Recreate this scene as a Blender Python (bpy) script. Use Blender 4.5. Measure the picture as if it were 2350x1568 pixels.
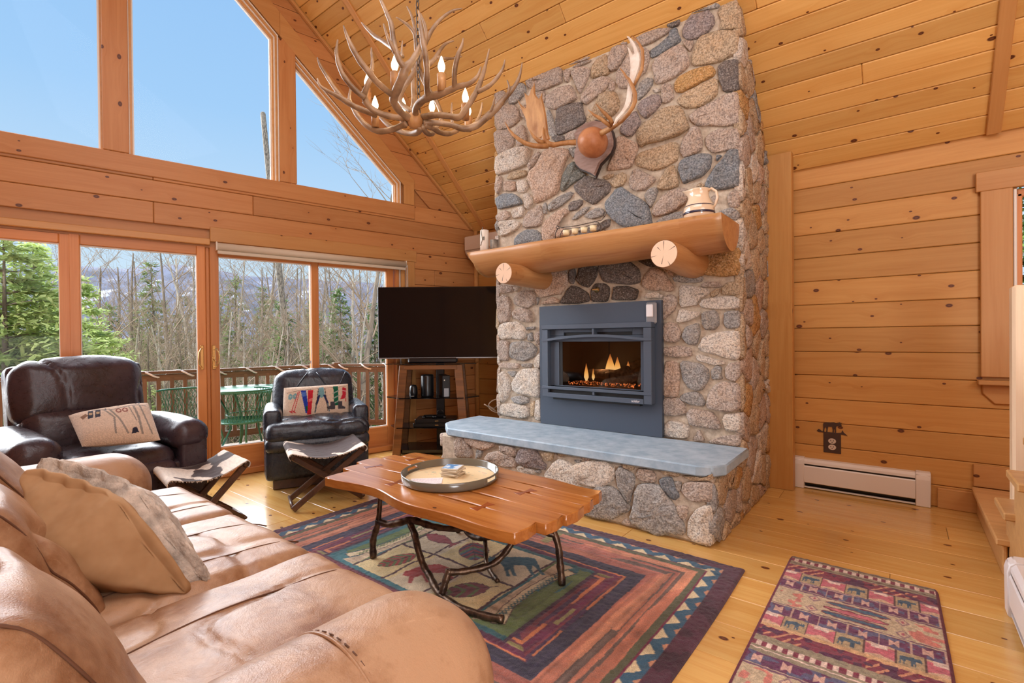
import bpy, bmesh, math, random
import numpy as np
from mathutils import Vector, Matrix
for o in list(bpy.data.objects): bpy.data.objects.remove(o)
SC = bpy.context.scene
COL = SC.collection
PI = math.pi
rnd = random.Random(7)
def srgb(r, g, b, a=1.0):
    f = lambda c: (c/255/12.92 if c/255 <= .04045 else ((c/255+.055)/1.055)**2.4)
    return (f(r), f(g), f(b), a)

# ------------------------------------------------------------------ camera
cam = bpy.data.cameras.new('camera'); camo = bpy.data.objects.new('camera', cam); COL.objects.link(camo)
cam.sensor_width = 36; cam.lens = 17.258; cam.clip_start = .03; cam.clip_end = 6000
YAW, PIT, ROL = .6694342, -.0068314, -.0094801
fv = Vector((-math.sin(YAW)*math.cos(PIT), math.cos(YAW)*math.cos(PIT), math.sin(PIT)))
rv = Vector((math.cos(YAW), math.sin(YAW), 0)); uv = rv.cross(fv)
r2 = math.cos(ROL)*rv+math.sin(ROL)*uv; u2 = -math.sin(ROL)*rv+math.cos(ROL)*uv
camo.matrix_world = Matrix(((r2.x, u2.x, -fv.x, 0), (r2.y, u2.y, -fv.y, 0), (r2.z, u2.z, -fv.z, 1.22), (0, 0, 0, 1)))
SC.camera = camo
# ------------------------------------------------------------------ sky, sun, added fill lamps, exposure
w = bpy.data.worlds.new('sky'); SC.world = w; w.use_nodes = True
nt = w.node_tree; nt.nodes.clear()
wo = nt.nodes.new('ShaderNodeOutputWorld'); bg = nt.nodes.new('ShaderNodeBackground'); tc = nt.nodes.new('ShaderNodeTexCoord')
sp = nt.nodes.new('ShaderNodeSeparateXYZ'); cr = nt.nodes.new('ShaderNodeValToRGB')
nt.links.new(tc.outputs['Generated'], sp.inputs[0]); nt.links.new(sp.outputs['Z'], cr.inputs[0]); nt.links.new(cr.outputs[0], bg.inputs[0]); nt.links.new(bg.outputs[0], wo.inputs[0])
e = cr.color_ramp.elements
e[0].position = 0.0; e[0].color = srgb(214, 234, 248); e[1].position = .75; e[1].color = srgb(138, 188, 244)
x = e.new(.14); x.color = srgb(202, 229, 250); x = e.new(.38); x.color = srgb(164, 208, 250)
bg.inputs[1].default_value = 1.0
SC.view_settings.view_transform = 'Standard'; SC.view_settings.look = 'None'
SC.view_settings.exposure = 0.0; SC.view_settings.gamma = 1.0; SC.view_settings.use_curve_mapping = False
def lamp(name, kind, loc, energy, col=(1, 1, 1), size=1., sy=None, aim=None, rad=None):
    l = bpy.data.lights.new(name, kind); l.energy = energy; l.color = col
    o = bpy.data.objects.new(name, l); COL.objects.link(o); o.location = loc
    if kind == 'AREA':
        l.shape = 'RECTANGLE'; l.size = size; l.size_y = sy or size
    if kind == 'SUN': l.angle = math.radians(1.0)
    if rad: l.shadow_soft_size = rad
    if aim is not None: o.rotation_euler = (Vector(aim)-Vector(loc)).to_track_quat('-Z', 'Y').to_euler()
    return o
lamp('sun', 'SUN', (20, -10, 40), 3.4, (1, .93, .82), aim=(0, 4, 10))
ds = lamp('daylight_fill', 'SUN', (-30, -4, 14), 17, (.93, .96, 1), aim=(-2, 2, 0)); ds.data.angle = math.radians(75)  # added second sun, very wide, standing in for bright sky at the windows
lamp('room_fill', 'AREA', (2.4, -.6, 3.1), 80, (.93, .96, 1), 3.0, 2.0, aim=(-1.6, 2.6, 1.0))  # added area fill behind the camera, not a fixture of the room
lamp('overhead_fill', 'AREA', (-1.2, 0.2, 4.6), 105, (.93, .96, 1), 4.5, 1.4, aim=(-1.6, 1.4, 0))  # added overhead fill panel, no real lamp hangs here
lamp('upward_fill', 'AREA', (2.7, -1.5, .8), 105, (.93, .96, 1), 1.6, 1.2, aim=(-1.8, 2.6, 3.6))  # added low lamp aimed up to brighten the ceiling, not real bounce
SC.cycles.max_bounces = 7; SC.cycles.diffuse_bounces = 4; SC.cycles.glossy_bounces = 3
SC.cycles.transparent_max_bounces = 12; SC.cycles.transmission_bounces = 4
SC.cycles.caustics_reflective = False; SC.cycles.caustics_refractive = False; SC.cycles.sample_clamp_indirect = 4
SC.cycles.use_denoising = True; SC.cycles.use_adaptive_sampling = True; SC.cycles.adaptive_threshold = .02

# ------------------------------------------------------------------ materials
class NT:
    def __init__(s, name):
        s.m = bpy.data.materials.new(name); s.m.use_nodes = True; s.t = s.m.node_tree
        s.b = s.t.nodes['Principled BSDF']; s.o = s.t.nodes['Material Output']
    def n(s, typ, **k):
        nd = s.t.nodes.new('ShaderNode'+typ)
        for a, v in k.items():
            if a.startswith('i_'): nd.inputs[int(a[2:]) if a[2:].isdigit() else a[2:].replace('_', ' ')].default_value = v
            else: setattr(nd, a, v)
        return nd
    def l(s, a, b): s.t.links.new(a, b)
    def coord(s, scale=(1, 1, 1), kind='Object', rand=0):
        tc = s.n('TexCoord'); mp = s.n('Mapping'); mp.inputs['Scale'].default_value = scale
        s.l(tc.outputs[kind], mp.inputs[0])
        if rand:
            oi = s.n('ObjectInfo'); cx = s.n('CombineXYZ'); m1 = s.n('Math', operation='MULTIPLY', i_1=rand); m2 = s.n('Math', operation='MULTIPLY', i_1=rand*1.7)
            s.l(oi.outputs['Random'], m1.inputs[0]); s.l(oi.outputs['Random'], m2.inputs[0]); s.l(m1.outputs[0], cx.inputs[0]); s.l(m2.outputs[0], cx.inputs[1]); s.l(m1.outputs[0], cx.inputs[2])
            s.l(cx.outputs[0], mp.inputs['Location'])
        return mp.outputs[0]
    def noise(s, v, scale, detail=3, rough=.5, dist=0):
        n = s.n('TexNoise'); n.inputs['Scale'].default_value = scale; n.inputs['Detail'].default_value = detail; n.inputs['Roughness'].default_value = rough; n.inputs['Distortion'].default_value = dist
        s.l(v, n.inputs['Vector']); return n.outputs[0]
    def ramp(s, v, *stops, interp='LINEAR'):
        r = s.n('ValToRGB'); r.color_ramp.interpolation = interp; el = r.color_ramp.elements
        for i, (p, c) in enumerate(stops):
            q = el[i] if i < 2 else el.new(p)
            q.position = p; q.color = c if len(c) == 4 else (*c, 1)
        s.l(v, r.inputs[0]); return r.outputs[0]
    def mix(s, f, a, b, mode='MIX'):
        m = s.n('Mix', data_type='RGBA', blend_type=mode)
        for sock, v in ((m.inputs[0], f), (m.inputs[6], a), (m.inputs[7], b)):
            if hasattr(v, 'is_linked') or hasattr(v, 'links'): s.l(v, sock)
            else: sock.default_value = v
        return m.outputs[2]
    def math(s, op, a, b=None):
        m = s.n('Math', operation=op)
        for i, v in enumerate((a, b)):
            if v is None: continue
            if hasattr(v, 'links'): s.l(v, m.inputs[i])
            else: m.inputs[i].default_value = v
        return m.outputs[0]
    def bump(s, h, st=.3, d=.01):
        b = s.n('Bump'); b.inputs['Strength'].default_value = st; b.inputs['Distance'].default_value = d
        s.l(h, b.inputs['Height']); s.l(b.outputs[0], s.b.inputs['Normal']); return b
    def col(s, v):
        if hasattr(v, 'links'): s.l(v, s.b.inputs['Base Color'])
        else: s.b.inputs['Base Color'].default_value = v
        return s
    def rgh(s, v, spec=None, metal=None, coat=None):
        if hasattr(v, 'links'): s.l(v, s.b.inputs['Roughness'])
        else: s.b.inputs['Roughness'].default_value = v
        if spec is not None: s.b.inputs['Specular IOR Level'].default_value = spec
        if metal is not None: s.b.inputs['Metallic'].default_value = metal
        if coat is not None: s.b.inputs['Coat Weight'].default_value = coat; s.b.inputs['Coat Roughness'].default_value = .15
        return s
G4 = lambda v: (v, v, v, 1)
def plain(name, c, r=.5, spec=.5, metal=0, coat=0, emit=None, es=1):
    m = NT(name).col(c).rgh(r, spec, metal, coat)
    if emit: m.b.inputs['Emission Color'].default_value = emit; m.b.inputs['Emission Strength'].default_value = es
    return m.m
DIM = dict(pine_wall=.66, pine_gable=.62, pine_trim=.68, pine_ceiling=.80, pine_floor=.74, pine_door=.85, table_wood=.62, peeled_log=.80, inlay_wood=.8, pine_stair=.8)
def pine(name, light, dark, knot=.5, rough=.45, coat=0., kscale=1., tint=.25, knotcol=srgb(84, 42, 22)):
    q_ = DIM.get(name, 1.); light = tuple(c*q_ for c in light[:3])+(1,); dark = tuple(c*q_ for c in dark[:3])+(1,)
    m = NT(name); v = m.coord((1, 1, 1), rand=37)
    tcv = m.n('SeparateXYZ'); m.l(v, tcv.inputs[0])
    # knots: stretched voronoi cells, a few of them carry a knot
    kv = m.n('Mapping'); kv.inputs['Scale'].default_value = (4.6*kscale, 7.2*kscale, 0.0); m.l(v, kv.inputs[0])
    vo = m.n('TexVoronoi', voronoi_dimensions='2D'); vo.inputs['Scale'].default_value = 1.0; m.l(kv.outputs[0], vo.inputs['Vector'])
    rc = m.n('SeparateXYZ'); m.l(vo.outputs['Color'], rc.inputs[0])
    has = m.math('LESS_THAN', rc.outputs[0], knot)
    size = m.math('MULTIPLY_ADD', m.math('POWER', rc.outputs[1], 1.5), .085); 
    size.node.inputs[2].default_value = .035
    d = m.math('DIVIDE', vo.outputs['Distance'], size)
    near = m.ramp(d, (0., G4(1)), (1., G4(0)))
    kn = m.math('MULTIPLY', m.ramp(d, (.72, G4(1)), (1., G4(0))), has)
    halo = m.math('MULTIPLY', m.ramp(vo.outputs['Distance'], (0., G4(1)), (.42, G4(0))), has)
    # grain
    gy = m.math('ADD', tcv.outputs[1], m.math('MULTIPLY', halo, .03))
    cb = m.n('CombineXYZ'); m.l(tcv.outputs[0], cb.inputs[0]); m.l(gy, cb.inputs[1]); m.l(tcv.outputs[2], cb.inputs[2])
    mp = m.n('Mapping'); mp.inputs['Scale'].default_value = (.7, 13, 13); m.l(cb.outputs[0], mp.inputs[0])
    g1 = m.noise(mp.outputs[0], 1.6, 5, .55, .9)
    mp2 = m.n('Mapping'); mp2.inputs['Scale'].default_value = (2.5, 120, 120); m.l(cb.outputs[0], mp2.inputs[0])
    g2 = m.noise(mp2.outputs[0], 1.0, 2, .5)
    g = m.math('ADD', m.math('MULTIPLY', g1, .75), m.math('MULTIPLY', g2, .25))
    base = m.ramp(g, (.22, dark), (.60, light))
    base = m.mix(m.math('MULTIPLY', halo, .35), base, dark)
    oi = m.n('ObjectInfo'); hs = m.n('HueSaturation'); m.l(base, hs.inputs['Color'])
    m.l(m.math('MULTIPLY_ADD', oi.outputs['Random'], tint), hs.inputs['Value']); hs.inputs['Value'].links[0].from_node.inputs[2].default_value = 1-tint/2
    ring = m.math('SINE', m.math('MULTIPLY', d, 9.0))
    kc = m.mix(m.math('MULTIPLY', m.math('ADD', ring, 1.0), .3), knotcol, srgb(130, 74, 40))
    c = m.mix(kn, hs.outputs[0], kc)
    m.col(c).rgh(rough, .4, coat=coat)
    m.bump(g, .08, .002)
    return m.m
def leather(name, a, b, rough=.42, wr=1., speck=None, coat=0.0):
    m = NT(name); v = m.coord()
    n1 = m.noise(v, 3.5, 5, .6, .3); n2 = m.noise(v, 26, 5, .65)
    if speck: n1 = m.math('ADD', m.math('MULTIPLY', n1, .8), m.math('MULTIPLY', m.noise(v, 1.3, 3, .5), .3))
    c = m.ramp(m.math('ADD', m.math('MULTIPLY', n1, .7), m.math('MULTIPLY', n2, .3)), (.40, a), (.60, b))
    vo = m.n('TexVoronoi', feature='DISTANCE_TO_EDGE'); vo.inputs['Scale'].default_value = 190; m.l(v, vo.inputs['Vector'])
    if speck:
        sc = m.noise(v, 9, 6, .7, 2.5); msk = m.ramp(sc, (.60, G4(0)), (.70, G4(1)))
        c = m.mix(m.math('MULTIPLY', msk, .45), c, speck)
    m.col(c).rgh(m.math('MULTIPLY_ADD', n2, .25), .5, coat=coat); m.b.inputs['Roughness'].links[0].from_node.inputs[2].default_value = rough-.12
    h = m.math('ADD', m.math('MULTIPLY', m.noise(v, 6, 6, .6, .6), 1.0*wr), m.math('MULTIPLY', m.ramp(vo.outputs['Distance'], (0, G4(0)), (.25, G4(1))), .015))
    m.bump(h, .5, .018)
    return m.m
M = {}
M['wall_pine'] = pine('pine_wall', srgb(240, 176, 98), srgb(220, 150, 74), .44)
M['gable_pine'] = pine('pine_gable', srgb(240, 168, 104), srgb(220, 142, 78), .38)
M['trim_pine'] = pine('pine_trim', srgb(240, 176, 108), srgb(224, 154, 84), .18, .4)
M['ceil_pine'] = pine('pine_ceiling', srgb(244, 190, 112), srgb(228, 164, 84), .42)
M['floor_pine'] = pine('pine_floor', srgb(246, 196, 116), srgb(226, 162, 80), .34, .24, 0.4, tint=.2)
M['door_pine'] = pine('pine_door', srgb(224, 148, 86), srgb(206, 124, 64), .04, .4)
M['stair_pine'] = pine('pine_stair', srgb(232, 184, 124), srgb(206, 150, 92), .1, .35)
M['pale_pine'] = pine('pine_pale', srgb(240, 216, 184), srgb(226, 196, 160), .06, .5)
M['table_wood'] = pine('table_wood', srgb(222, 142, 68), srgb(176, 96, 36), .10, .26, .5, tint=.18, knotcol=srgb(60, 28, 14))
M['inlay_wood'] = pine('inlay_wood', srgb(160, 84, 40), srgb(132, 64, 28), .0, .25, .4)
M['dark_wood'] = pine('dark_wood', srgb(92, 62, 44), srgb(56, 38, 28), .0, .38, .2)
M['stand_wood'] = pine('stand_wood', srgb(124, 78, 40), srgb(72, 42, 22), .0, .4, .2)
M['deck_wood'] = pine('deck_wood', srgb(176, 152, 128), srgb(140, 116, 92), .05, .7)
M['rail_wood'] = pine('rail_wood', srgb(126, 100, 78), srgb(92, 70, 54), .05, .7)
M['tan_leather'] = leather('tan_leather', srgb(130, 86, 54), srgb(180, 142, 110), .38, .6, srgb(206, 168, 136))
M['brown_leather'] = leather('brown_leather', srgb(46, 34, 38), srgb(64, 50, 56), .29, .8)
M['black_leather'] = leather('black_leather', srgb(34, 36, 44), srgb(48, 52, 62), .27, 1.0)
def stone_mat(name='fieldstone'):
    m = NT(name); v = m.coord((1, 1, 1), rand=20)
    oi = m.n('ObjectInfo')
    n1 = m.noise(v, 9, 4, .6, .6); n2 = m.noise(v, 90, 3, .7); n3 = m.noise(v, 34, 3, .65)
    dk = m.mix(1.0, oi.outputs['Color'], (.42, .40, .40, 1), 'MULTIPLY'); lt = m.mix(.34, oi.outputs['Color'], (.86, .80, .74, 1))
    c = m.mix(m.ramp(n1, (.38, G4(0)), (.68, G4(1))), oi.outputs['Color'], m.mix(1., oi.outputs['Color'], (1.06, .93, .80, 1), 'MULTIPLY'))
    c = m.mix(m.ramp(n2, (.40, G4(.85)), (.52, G4(0))), c, dk)
    c = m.mix(m.ramp(n2, (.56, G4(0)), (.68, G4(.9))), c, lt)
    c = m.mix(m.ramp(n3, (.30, G4(.6)), (.45, G4(0))), c, dk)
    m.col(c).rgh(.85, .25)
    m.bump(m.math('ADD', m.math('MULTIPLY', n1, 1.3), m.math('ADD', m.math('MULTIPLY', n3, .5), m.math('MULTIPLY', n2, .25))), .9, .022)
    return m.m
M['stone'] = stone_mat()
def noisy(name, a, b, scale=20, rough=.8, bs=.4, bd=.01, detail=5, spec=.3, stretch=(1, 1, 1), metal=0):
    m = NT(name); v = m.coord(stretch); n = m.noise(v, scale, detail, .6)
    m.col(m.ramp(n, (.35, a), (.65, b))).rgh(rough, spec, metal); m.bump(n, bs, bd); return m.m
M['mortar'] = noisy('mortar', srgb(172, 156, 138), srgb(204, 188, 168), 30, .9, .6, .012)
M['slate'] = noisy('bluestone', srgb(142, 162, 178), srgb(172, 188, 200), 11, .6, .25, .006, 8)
M['bark_log'] = pine('peeled_log', srgb(216, 158, 100), srgb(180, 114, 60), .12, .45, .1, kscale=.6)
def logend():
    m = NT('log_end'); v = m.coord(); s = m.n('SeparateXYZ'); m.l(v, s.inputs[0])
    r = m.n('VectorMath', operation='LENGTH'); cx = m.n('CombineXYZ'); m.l(s.outputs[1], cx.inputs[1]); m.l(s.outputs[2], cx.inputs[2]); m.l(cx.outputs[0], r.inputs[0])
    rings = m.math('SINE', m.math('MULTIPLY', r.outputs['Value'], 900.))
    ang = m.math('ARCTAN2', s.outputs[1], s.outputs[2]); cb = m.n('CombineXYZ'); m.l(ang, cb.inputs[0]); 
    cr_ = m.ramp(m.noise(cb.outputs[0], 2.3, 2, .5), (.30, G4(1)), (.325, G4(0)))
    c = m.mix(m.math('MULTIPLY', m.math('ADD', rings, 1), .14), srgb(236, 204, 176), srgb(206, 160, 124))
    c = m.mix(cr_, c, srgb(60, 36, 24)); m.col(c).rgh(.7, .3); return m.m
M['log_end'] = logend()
M['antler'] = noisy('antler', srgb(112, 84, 58), srgb(176, 144, 112), 9, .45, .35, .006, 6, .5)
M['antler_dark'] = noisy('antler_dark', srgb(150, 100, 56), srgb(200, 152, 100), 14, .5, .5, .006, 6, .4, (1, 1, .3))
M['antler_pale'] = noisy('antler_pale', srgb(214, 198, 182), srgb(240, 230, 220), 14, .5, .4, .005)
M['iron'] = noisy('dark_iron', srgb(70, 62, 58), srgb(100, 90, 82), 30, .38, .3, .003, metal=.8)
M['bronze'] = noisy('bronze_branch', srgb(52, 42, 38), srgb(112, 88, 70), 24, .34, .8, .006, metal=.7)
M['black'] = plain('black_plastic', srgb(16, 16, 19), .3)
M['screen'] = plain('tv_screen', srgb(12, 12, 17), .08, .28)
M['insert'] = NT('insert_steel').col(srgb(74, 84, 98)).rgh(.42, .5, .25).m
M['insert2'] = NT('insert_face').col(srgb(84, 94, 108)).rgh(.40, .5, .3).m
M['insert_dark'] = plain('insert_dark', srgb(12, 13, 15), .6)
M['beige_metal'] = plain('heater_enamel', srgb(226, 214, 202), .4)
M['white_metal'] = plain('white_enamel', srgb(226, 220, 220), .35)
M['white_plastic'] = plain('white_plastic', srgb(226, 218, 206), .4)
M['ac_plastic'] = plain('ac_plastic', srgb(208, 184, 162), .45)
M['brass'] = plain('brass', srgb(222, 190, 128), .25, metal=.9)
M['steel'] = plain('grey_steel', srgb(150, 152, 156), .35, metal=.5)
M['green_metal'] = plain('green_metal', srgb(46, 112, 84), .4)
M['ceramic'] = plain('cream_ceramic', srgb(232, 208, 178), .12, .6, coat=.6)
M['navy_glaze'] = plain('navy_glaze', srgb(34, 38, 66), .15, .6, coat=.6)
M['wax'] = plain('candle_wax', srgb(244, 228, 186), .5)
M['plaque'] = noisy('plaque_wood', srgb(142, 116, 106), srgb(168, 142, 132), 10, .4, .2, .003, stretch=(1, 1, 6))
M['plaque_edge'] = plain('plaque_edge', srgb(62, 50, 46), .5)
M['deer_leather'] = noisy('skull_leather', srgb(168, 106, 68), srgb(192, 132, 92), 12, .42, .2, .003)
M['white_frame'] = plain('white_vinyl', srgb(232, 224, 214), .4)
M['rope'] = plain('rope_light', srgb(232, 228, 220), .4)
M['tray'] = plain('tray_lacquer', srgb(104, 98, 84), .18, .5, coat=.5)
M['shade'] = plain('roller_shade', srgb(206, 190, 168), .6)
M['birch'] = noisy('birch_bark', srgb(214, 200, 182), srgb(240, 232, 222), 20, .6, .4, .004, stretch=(1, 1, .3))
M['greybark'] = noisy('grey_bark', srgb(70, 64, 60), srgb(160, 150, 136), 40, .8, .8, .01, stretch=(1, 1, .3))
def glass(name='window_glass', rough=0., tint=(1, 1, 1, 1), refl=.10):
    m = NT(name); m.t.nodes.remove(m.b)
    tr = m.n('BsdfTransparent'); tr.inputs[0].default_value = tint; gl = m.n('BsdfGlossy'); gl.inputs['Roughness'].default_value = rough
    fr = m.n('Fresnel'); fr.inputs[0].default_value = 1.45; mx = m.n('MixShader')
    m.l(m.math('MULTIPLY', fr.outputs[0], refl), mx.inputs[0]); m.l(tr.outputs[0], mx.inputs[1]); m.l(gl.outputs[0], mx.inputs[2]); m.l(mx.outputs[0], m.o.inputs[0]); return m.m
M['glass'] = glass()
M['fireglass'] = glass('fire_glass', .0, (.8, .8, .8, 1), 1.6)
M['black_glass'] = plain('black_glass', srgb(10, 10, 13), .05, .7)
def vcol(name, rough=.9, bump=0., bscale=150, sheen=0, bd=.004, mult=None):
    m = NT(name); a = m.n('Attribute', attribute_name='Col'); v = m.coord()
    c = a.outputs['Color']; n = m.noise(v, bscale, 2, .6)
    if mult: c = m.mix(1., c, m.ramp(n, (.3, G4(mult)), (.7, G4(1))), 'MULTIPLY')
    m.col(c).rgh(rough, .15); m.b.inputs['Sheen Weight'].default_value = sheen
    if bump: m.bump(n, bump, bd)
    return m.m
M['rug'] = vcol('rug_wool', .95, .8, 260, .2, .004, .55)
M['hooked'] = vcol('hooked_wool', .95, .9, 130, .2, .006, .75)
M['hide'] = vcol('cowhide', .75, .5, 300, .1, .002, .8)
M['print'] = vcol('printed_face', .3, 0)
M['charred'] = noisy('charred_log', srgb(34, 28, 26), srgb(92, 74, 62), 40, .9, .8, .008)
M['ember'] = NT('embers').m
def _em():
    m = NT('embers2'); v = m.coord(); n = m.noise(v, 60, 2, .6)
    m.col(srgb(40, 22, 18)).rgh(.9); m.l(m.ramp(n, (.5, (0, 0, 0, 1)), (.62, (1, .22, .05, 1))), m.b.inputs['Emission Color']); m.b.inputs['Emission Strength'].default_value = 1.6; return m.m
M['ember'] = _em()
def _fl():
    m = NT('flame'); m.t.nodes.remove(m.b); v = m.coord(kind='Generated'); s = m.n('SeparateXYZ'); m.l(v, s.inputs[0])
    e_ = m.n('Emission'); m.l(m.ramp(s.outputs[2], (0, (1, .62, .25, 1)), (.5, (1, .45, .10, 1)), (1, (.9, .2, .04, 1))), e_.inputs[0]); e_.inputs[1].default_value = 1.5
    t_ = m.n('BsdfTransparent'); mx = m.n('MixShader'); m.l(m.ramp(s.outputs[2], (0, G4(.35)), (.35, G4(.1)), (1, G4(.85))), mx.inputs[0]); m.l(e_.outputs[0], mx.inputs[1]); m.l(t_.outputs[0], mx.inputs[2]); m.l(mx.outputs[0], m.o.inputs[0]); return m.m
M['flame'] = _fl()
M['bulb'] = plain('bulb', (1, .8, .5, 1), .3, emit=(1, .80, .50, 1), es=9)
M['sherpa'] = noisy('sherpa_fleece', srgb(150, 140, 130), srgb(214, 200, 186), 16, .95, 1., .02, 5)
M['suede'] = noisy('tan_suede', srgb(160, 122, 84), srgb(178, 142, 104), 9, .8, .25, .01, 3)
M['coaster'] = plain('stone_coaster', srgb(206, 190, 166), .6)
# ------------------------------------------------------------------ geometry helpers
def tag(o, label=None, cat=None, group=None, kind=None):
    if label: o['label'] = label
    if cat: o['category'] = cat
    if group: o['group'] = group
    if kind: o['kind'] = kind
    return o
def empty(name, loc=(0, 0, 0), rz=0, label=None, cat=None, group=None):
    o = bpy.data.objects.new(name, None); COL.objects.link(o); o.location = loc; o.rotation_euler = (0, 0, rz); o.empty_display_size = .1
    return tag(o, label, cat, group)
def obj(name, me, mat=None, parent=None, mtx=None, color=None):
    o = bpy.data.objects.new(name, me); COL.objects.link(o)
    if parent is not None: o.parent = parent
    if mtx is not None: o.matrix_basis = mtx
    if mat is not None and not me.materials: me.materials.append(M[mat] if isinstance(mat, str) else mat)
    if color: o.color = color
    return o
def copy_tree(o, parent=None):
    c = o.copy(); COL.objects.link(c); c.parent = parent
    for ch in [q for q in bpy.data.objects if q.parent == o]: copy_tree(ch, c)
    return c
def mesh(V, F, smooth=True):
    me = bpy.data.meshes.new('m'); me.from_pydata([tuple(v) for v in V], [], F)
    if smooth: me.polygons.foreach_set('use_smooth', [True]*len(me.polygons))
    me.update(); return me
class MB:
    """collects shapes, builds them as one mesh object"""
    def __init__(s): s.V = []; s.F = []; s.sm = []
    def add(s, V, F, sm=False, mtx=None):
        b = len(s.V)
        s.V += [tuple(mtx @ Vector(v)) for v in V] if mtx is not None else [tuple(v) for v in V]
        s.F += [tuple(b+i for i in f) for f in F]; s.sm += [sm]*len(F); return s
    def box(s, c, d, rz=0, b=0., mtx=None):
        x, y, z = d[0]/2, d[1]/2, d[2]/2; V = []; F = []
        m = Matrix.Translation(c) @ Matrix.Rotation(rz, 4, 'Z')
        if mtx is not None: m = mtx @ m
        if b <= 0:
            V = [(i*x, j*y, k*z) for i in (-1, 1) for j in (-1, 1) for k in (-1, 1)]
            F = [(0, 1, 3, 2), (4, 6, 7, 5), (0, 4, 5, 1), (2, 3, 7, 6), (0, 2, 6, 4), (1, 5, 7, 3)]
            return s.add(V, F, False, m)
        b = min(b, x*.9, y*.9, z*.9)
        idx = {}
        for i in (-1, 1):
            for j in (-1, 1):
                for k in (-1, 1):
                    for ax in range(3):
                        p = [i*(x-b), j*(y-b), k*(z-b)]; p[ax] = (i, j, k)[ax]*(x, y, z)[ax]
                        idx[(i, j, k, ax)] = len(V); V.append(p)
        for i in (-1, 1):
            q = [(i, -1, -1), (i, 1, -1), (i, 1, 1), (i, -1, 1)]; q = q if i > 0 else q[::-1]; F.append([idx[(*t, 0)] for t in q])
            q = [(-1, i, -1), (-1, i, 1), (1, i, 1), (1, i, -1)]; q = q if i > 0 else q[::-1]; F.append([idx[(*t, 1)] for t in q])
            q = [(-1, -1, i), (1, -1, i), (1, 1, i), (-1, 1, i)]; q = q if i > 0 else q[::-1]; F.append([idx[(*t, 2)] for t in q])
        for i in (-1, 1):
            for j in (-1, 1):
                f = [idx[(i, j, -1, 0)], idx[(i, j, 1, 0)], idx[(i, j, 1, 1)], idx[(i, j, -1, 1)]]; F.append(f if i*j < 0 else f[::-1])
                f = [idx[(i, -1, j, 0)], idx[(i, 1, j, 0)], idx[(i, 1, j, 2)], idx[(i, -1, j, 2)]]; F.append(f if i*j > 0 else f[::-1])
                f = [idx[(-1, i, j, 1)], idx[(1, i, j, 1)], idx[(1, i, j, 2)], idx[(-1, i, j, 2)]]; F.append(f if i*j < 0 else f[::-1])
                for k in (-1, 1):
                    f = [idx[(i, j, k, 0)], idx[(i, j, k, 1)], idx[(i, j, k, 2)]]; F.append(f if i*j*k > 0 else f[::-1])
        return s.add(V, F, False, m)
    def tube(s, P, R, n=10, cap=True, sm=True, round_end=False, sq=1.):
        P = [Vector(p) for p in P]
        if not hasattr(R, '__len__'): R = [R]*len(P)
        R = list(R)
        if round_end:
            d = (P[-1]-P[-2]).normalized(); P = P+[P[-1]+d*R[-1]*.55, P[-1]+d*R[-1]*.9]; R = R+[R[-1]*.75, R[-1]*.25]
        V = []; F = []; T = []
        for i in range(len(P)):
            t = (P[min(i+1, len(P)-1)]-P[max(i-1, 0)]); T.append(t.normalized() if t.length > 1e-9 else Vector((0, 0, 1)))
        up = Vector((0, 0, 1)) if abs(T[0].z) < .9 else Vector((1, 0, 0)); u = T[0].cross(up).normalized()
        for i, p in enumerate(P):
            u = (u-T[i]*u.dot(T[i])).normalized(); v = T[i].cross(u)
            for k in range(n):
                a = 2*PI*k/n; V.append(p+(u*math.cos(a)+v*math.sin(a)*sq)*R[i])
        for i in range(len(P)-1):
            for k in range(n):
                a = i*n+k; b = i*n+(k+1) % n; F.append((a, b, b+n, a+n))
        if cap: F.append(tuple(range(n))[::-1]); F.append(tuple(range((len(P)-1)*n, len(P)*n)))
        return s.add(V, F, sm)
    def lathe(s, prof, n=24, c=(0, 0, 0), sm=True, mtx=None):
        V = []; F = []
        for r, z in prof:
            for k in range(n):
                a = 2*PI*k/n; V.append((c[0]+r*math.cos(a), c[1]+r*math.sin(a), c[2]+z))
        for i in range(len(prof)-1):
            for k in range(n):
                a = i*n+k; b = i*n+(k+1) % n; F.append((a, b, b+n, a+n))
        if prof[0][0] > 1e-4: F.append(tuple(range(n))[::-1])
        if prof[-1][0] > 1e-4: F.append(tuple(range((len(prof)-1)*n, len(prof)*n)))
        return s.add(V, F, sm, mtx)
    def prism(s, poly, h0, h1, mtx=None, sm=False):
        n = len(poly); V = [(p[0], p[1], h0) for p in poly]+[(p[0], p[1], h1) for p in poly]
        F = [tuple(range(n))[::-1], tuple(range(n, 2*n))]+[(i, (i+1) % n, n+(i+1) % n, n+i) for i in range(n)]
        return s.add(V, F, sm, mtx)
    def build(s, name, mat, parent=None, mtx=None, bevel=0, color=None, seg=2, rad=35):
        me = bpy.data.meshes.new(name); me.from_pydata(s.V, [], s.F); me.polygons.foreach_set('use_smooth', s.sm); me.update()
        if bevel:
            bm = bmesh.new(); bm.from_mesh(me)
            bmesh.ops.recalc_face_normals(bm, faces=bm.faces)
            ed = [e_ for e_ in bm.edges if len(e_.link_faces) == 2 and e_.calc_face_angle(0) > math.radians(rad)]
            for f in bm.faces: f.smooth = False
            rb_ = bmesh.ops.bevel(bm, geom=ed, offset=bevel, segments=seg, affect='EDGES', clamp_overlap=True)
            for f in rb_['faces']: f.smooth = True
            bm.to_mesh(me); bm.free()
        return obj(name, me, mat, parent, mtx, color)
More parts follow.
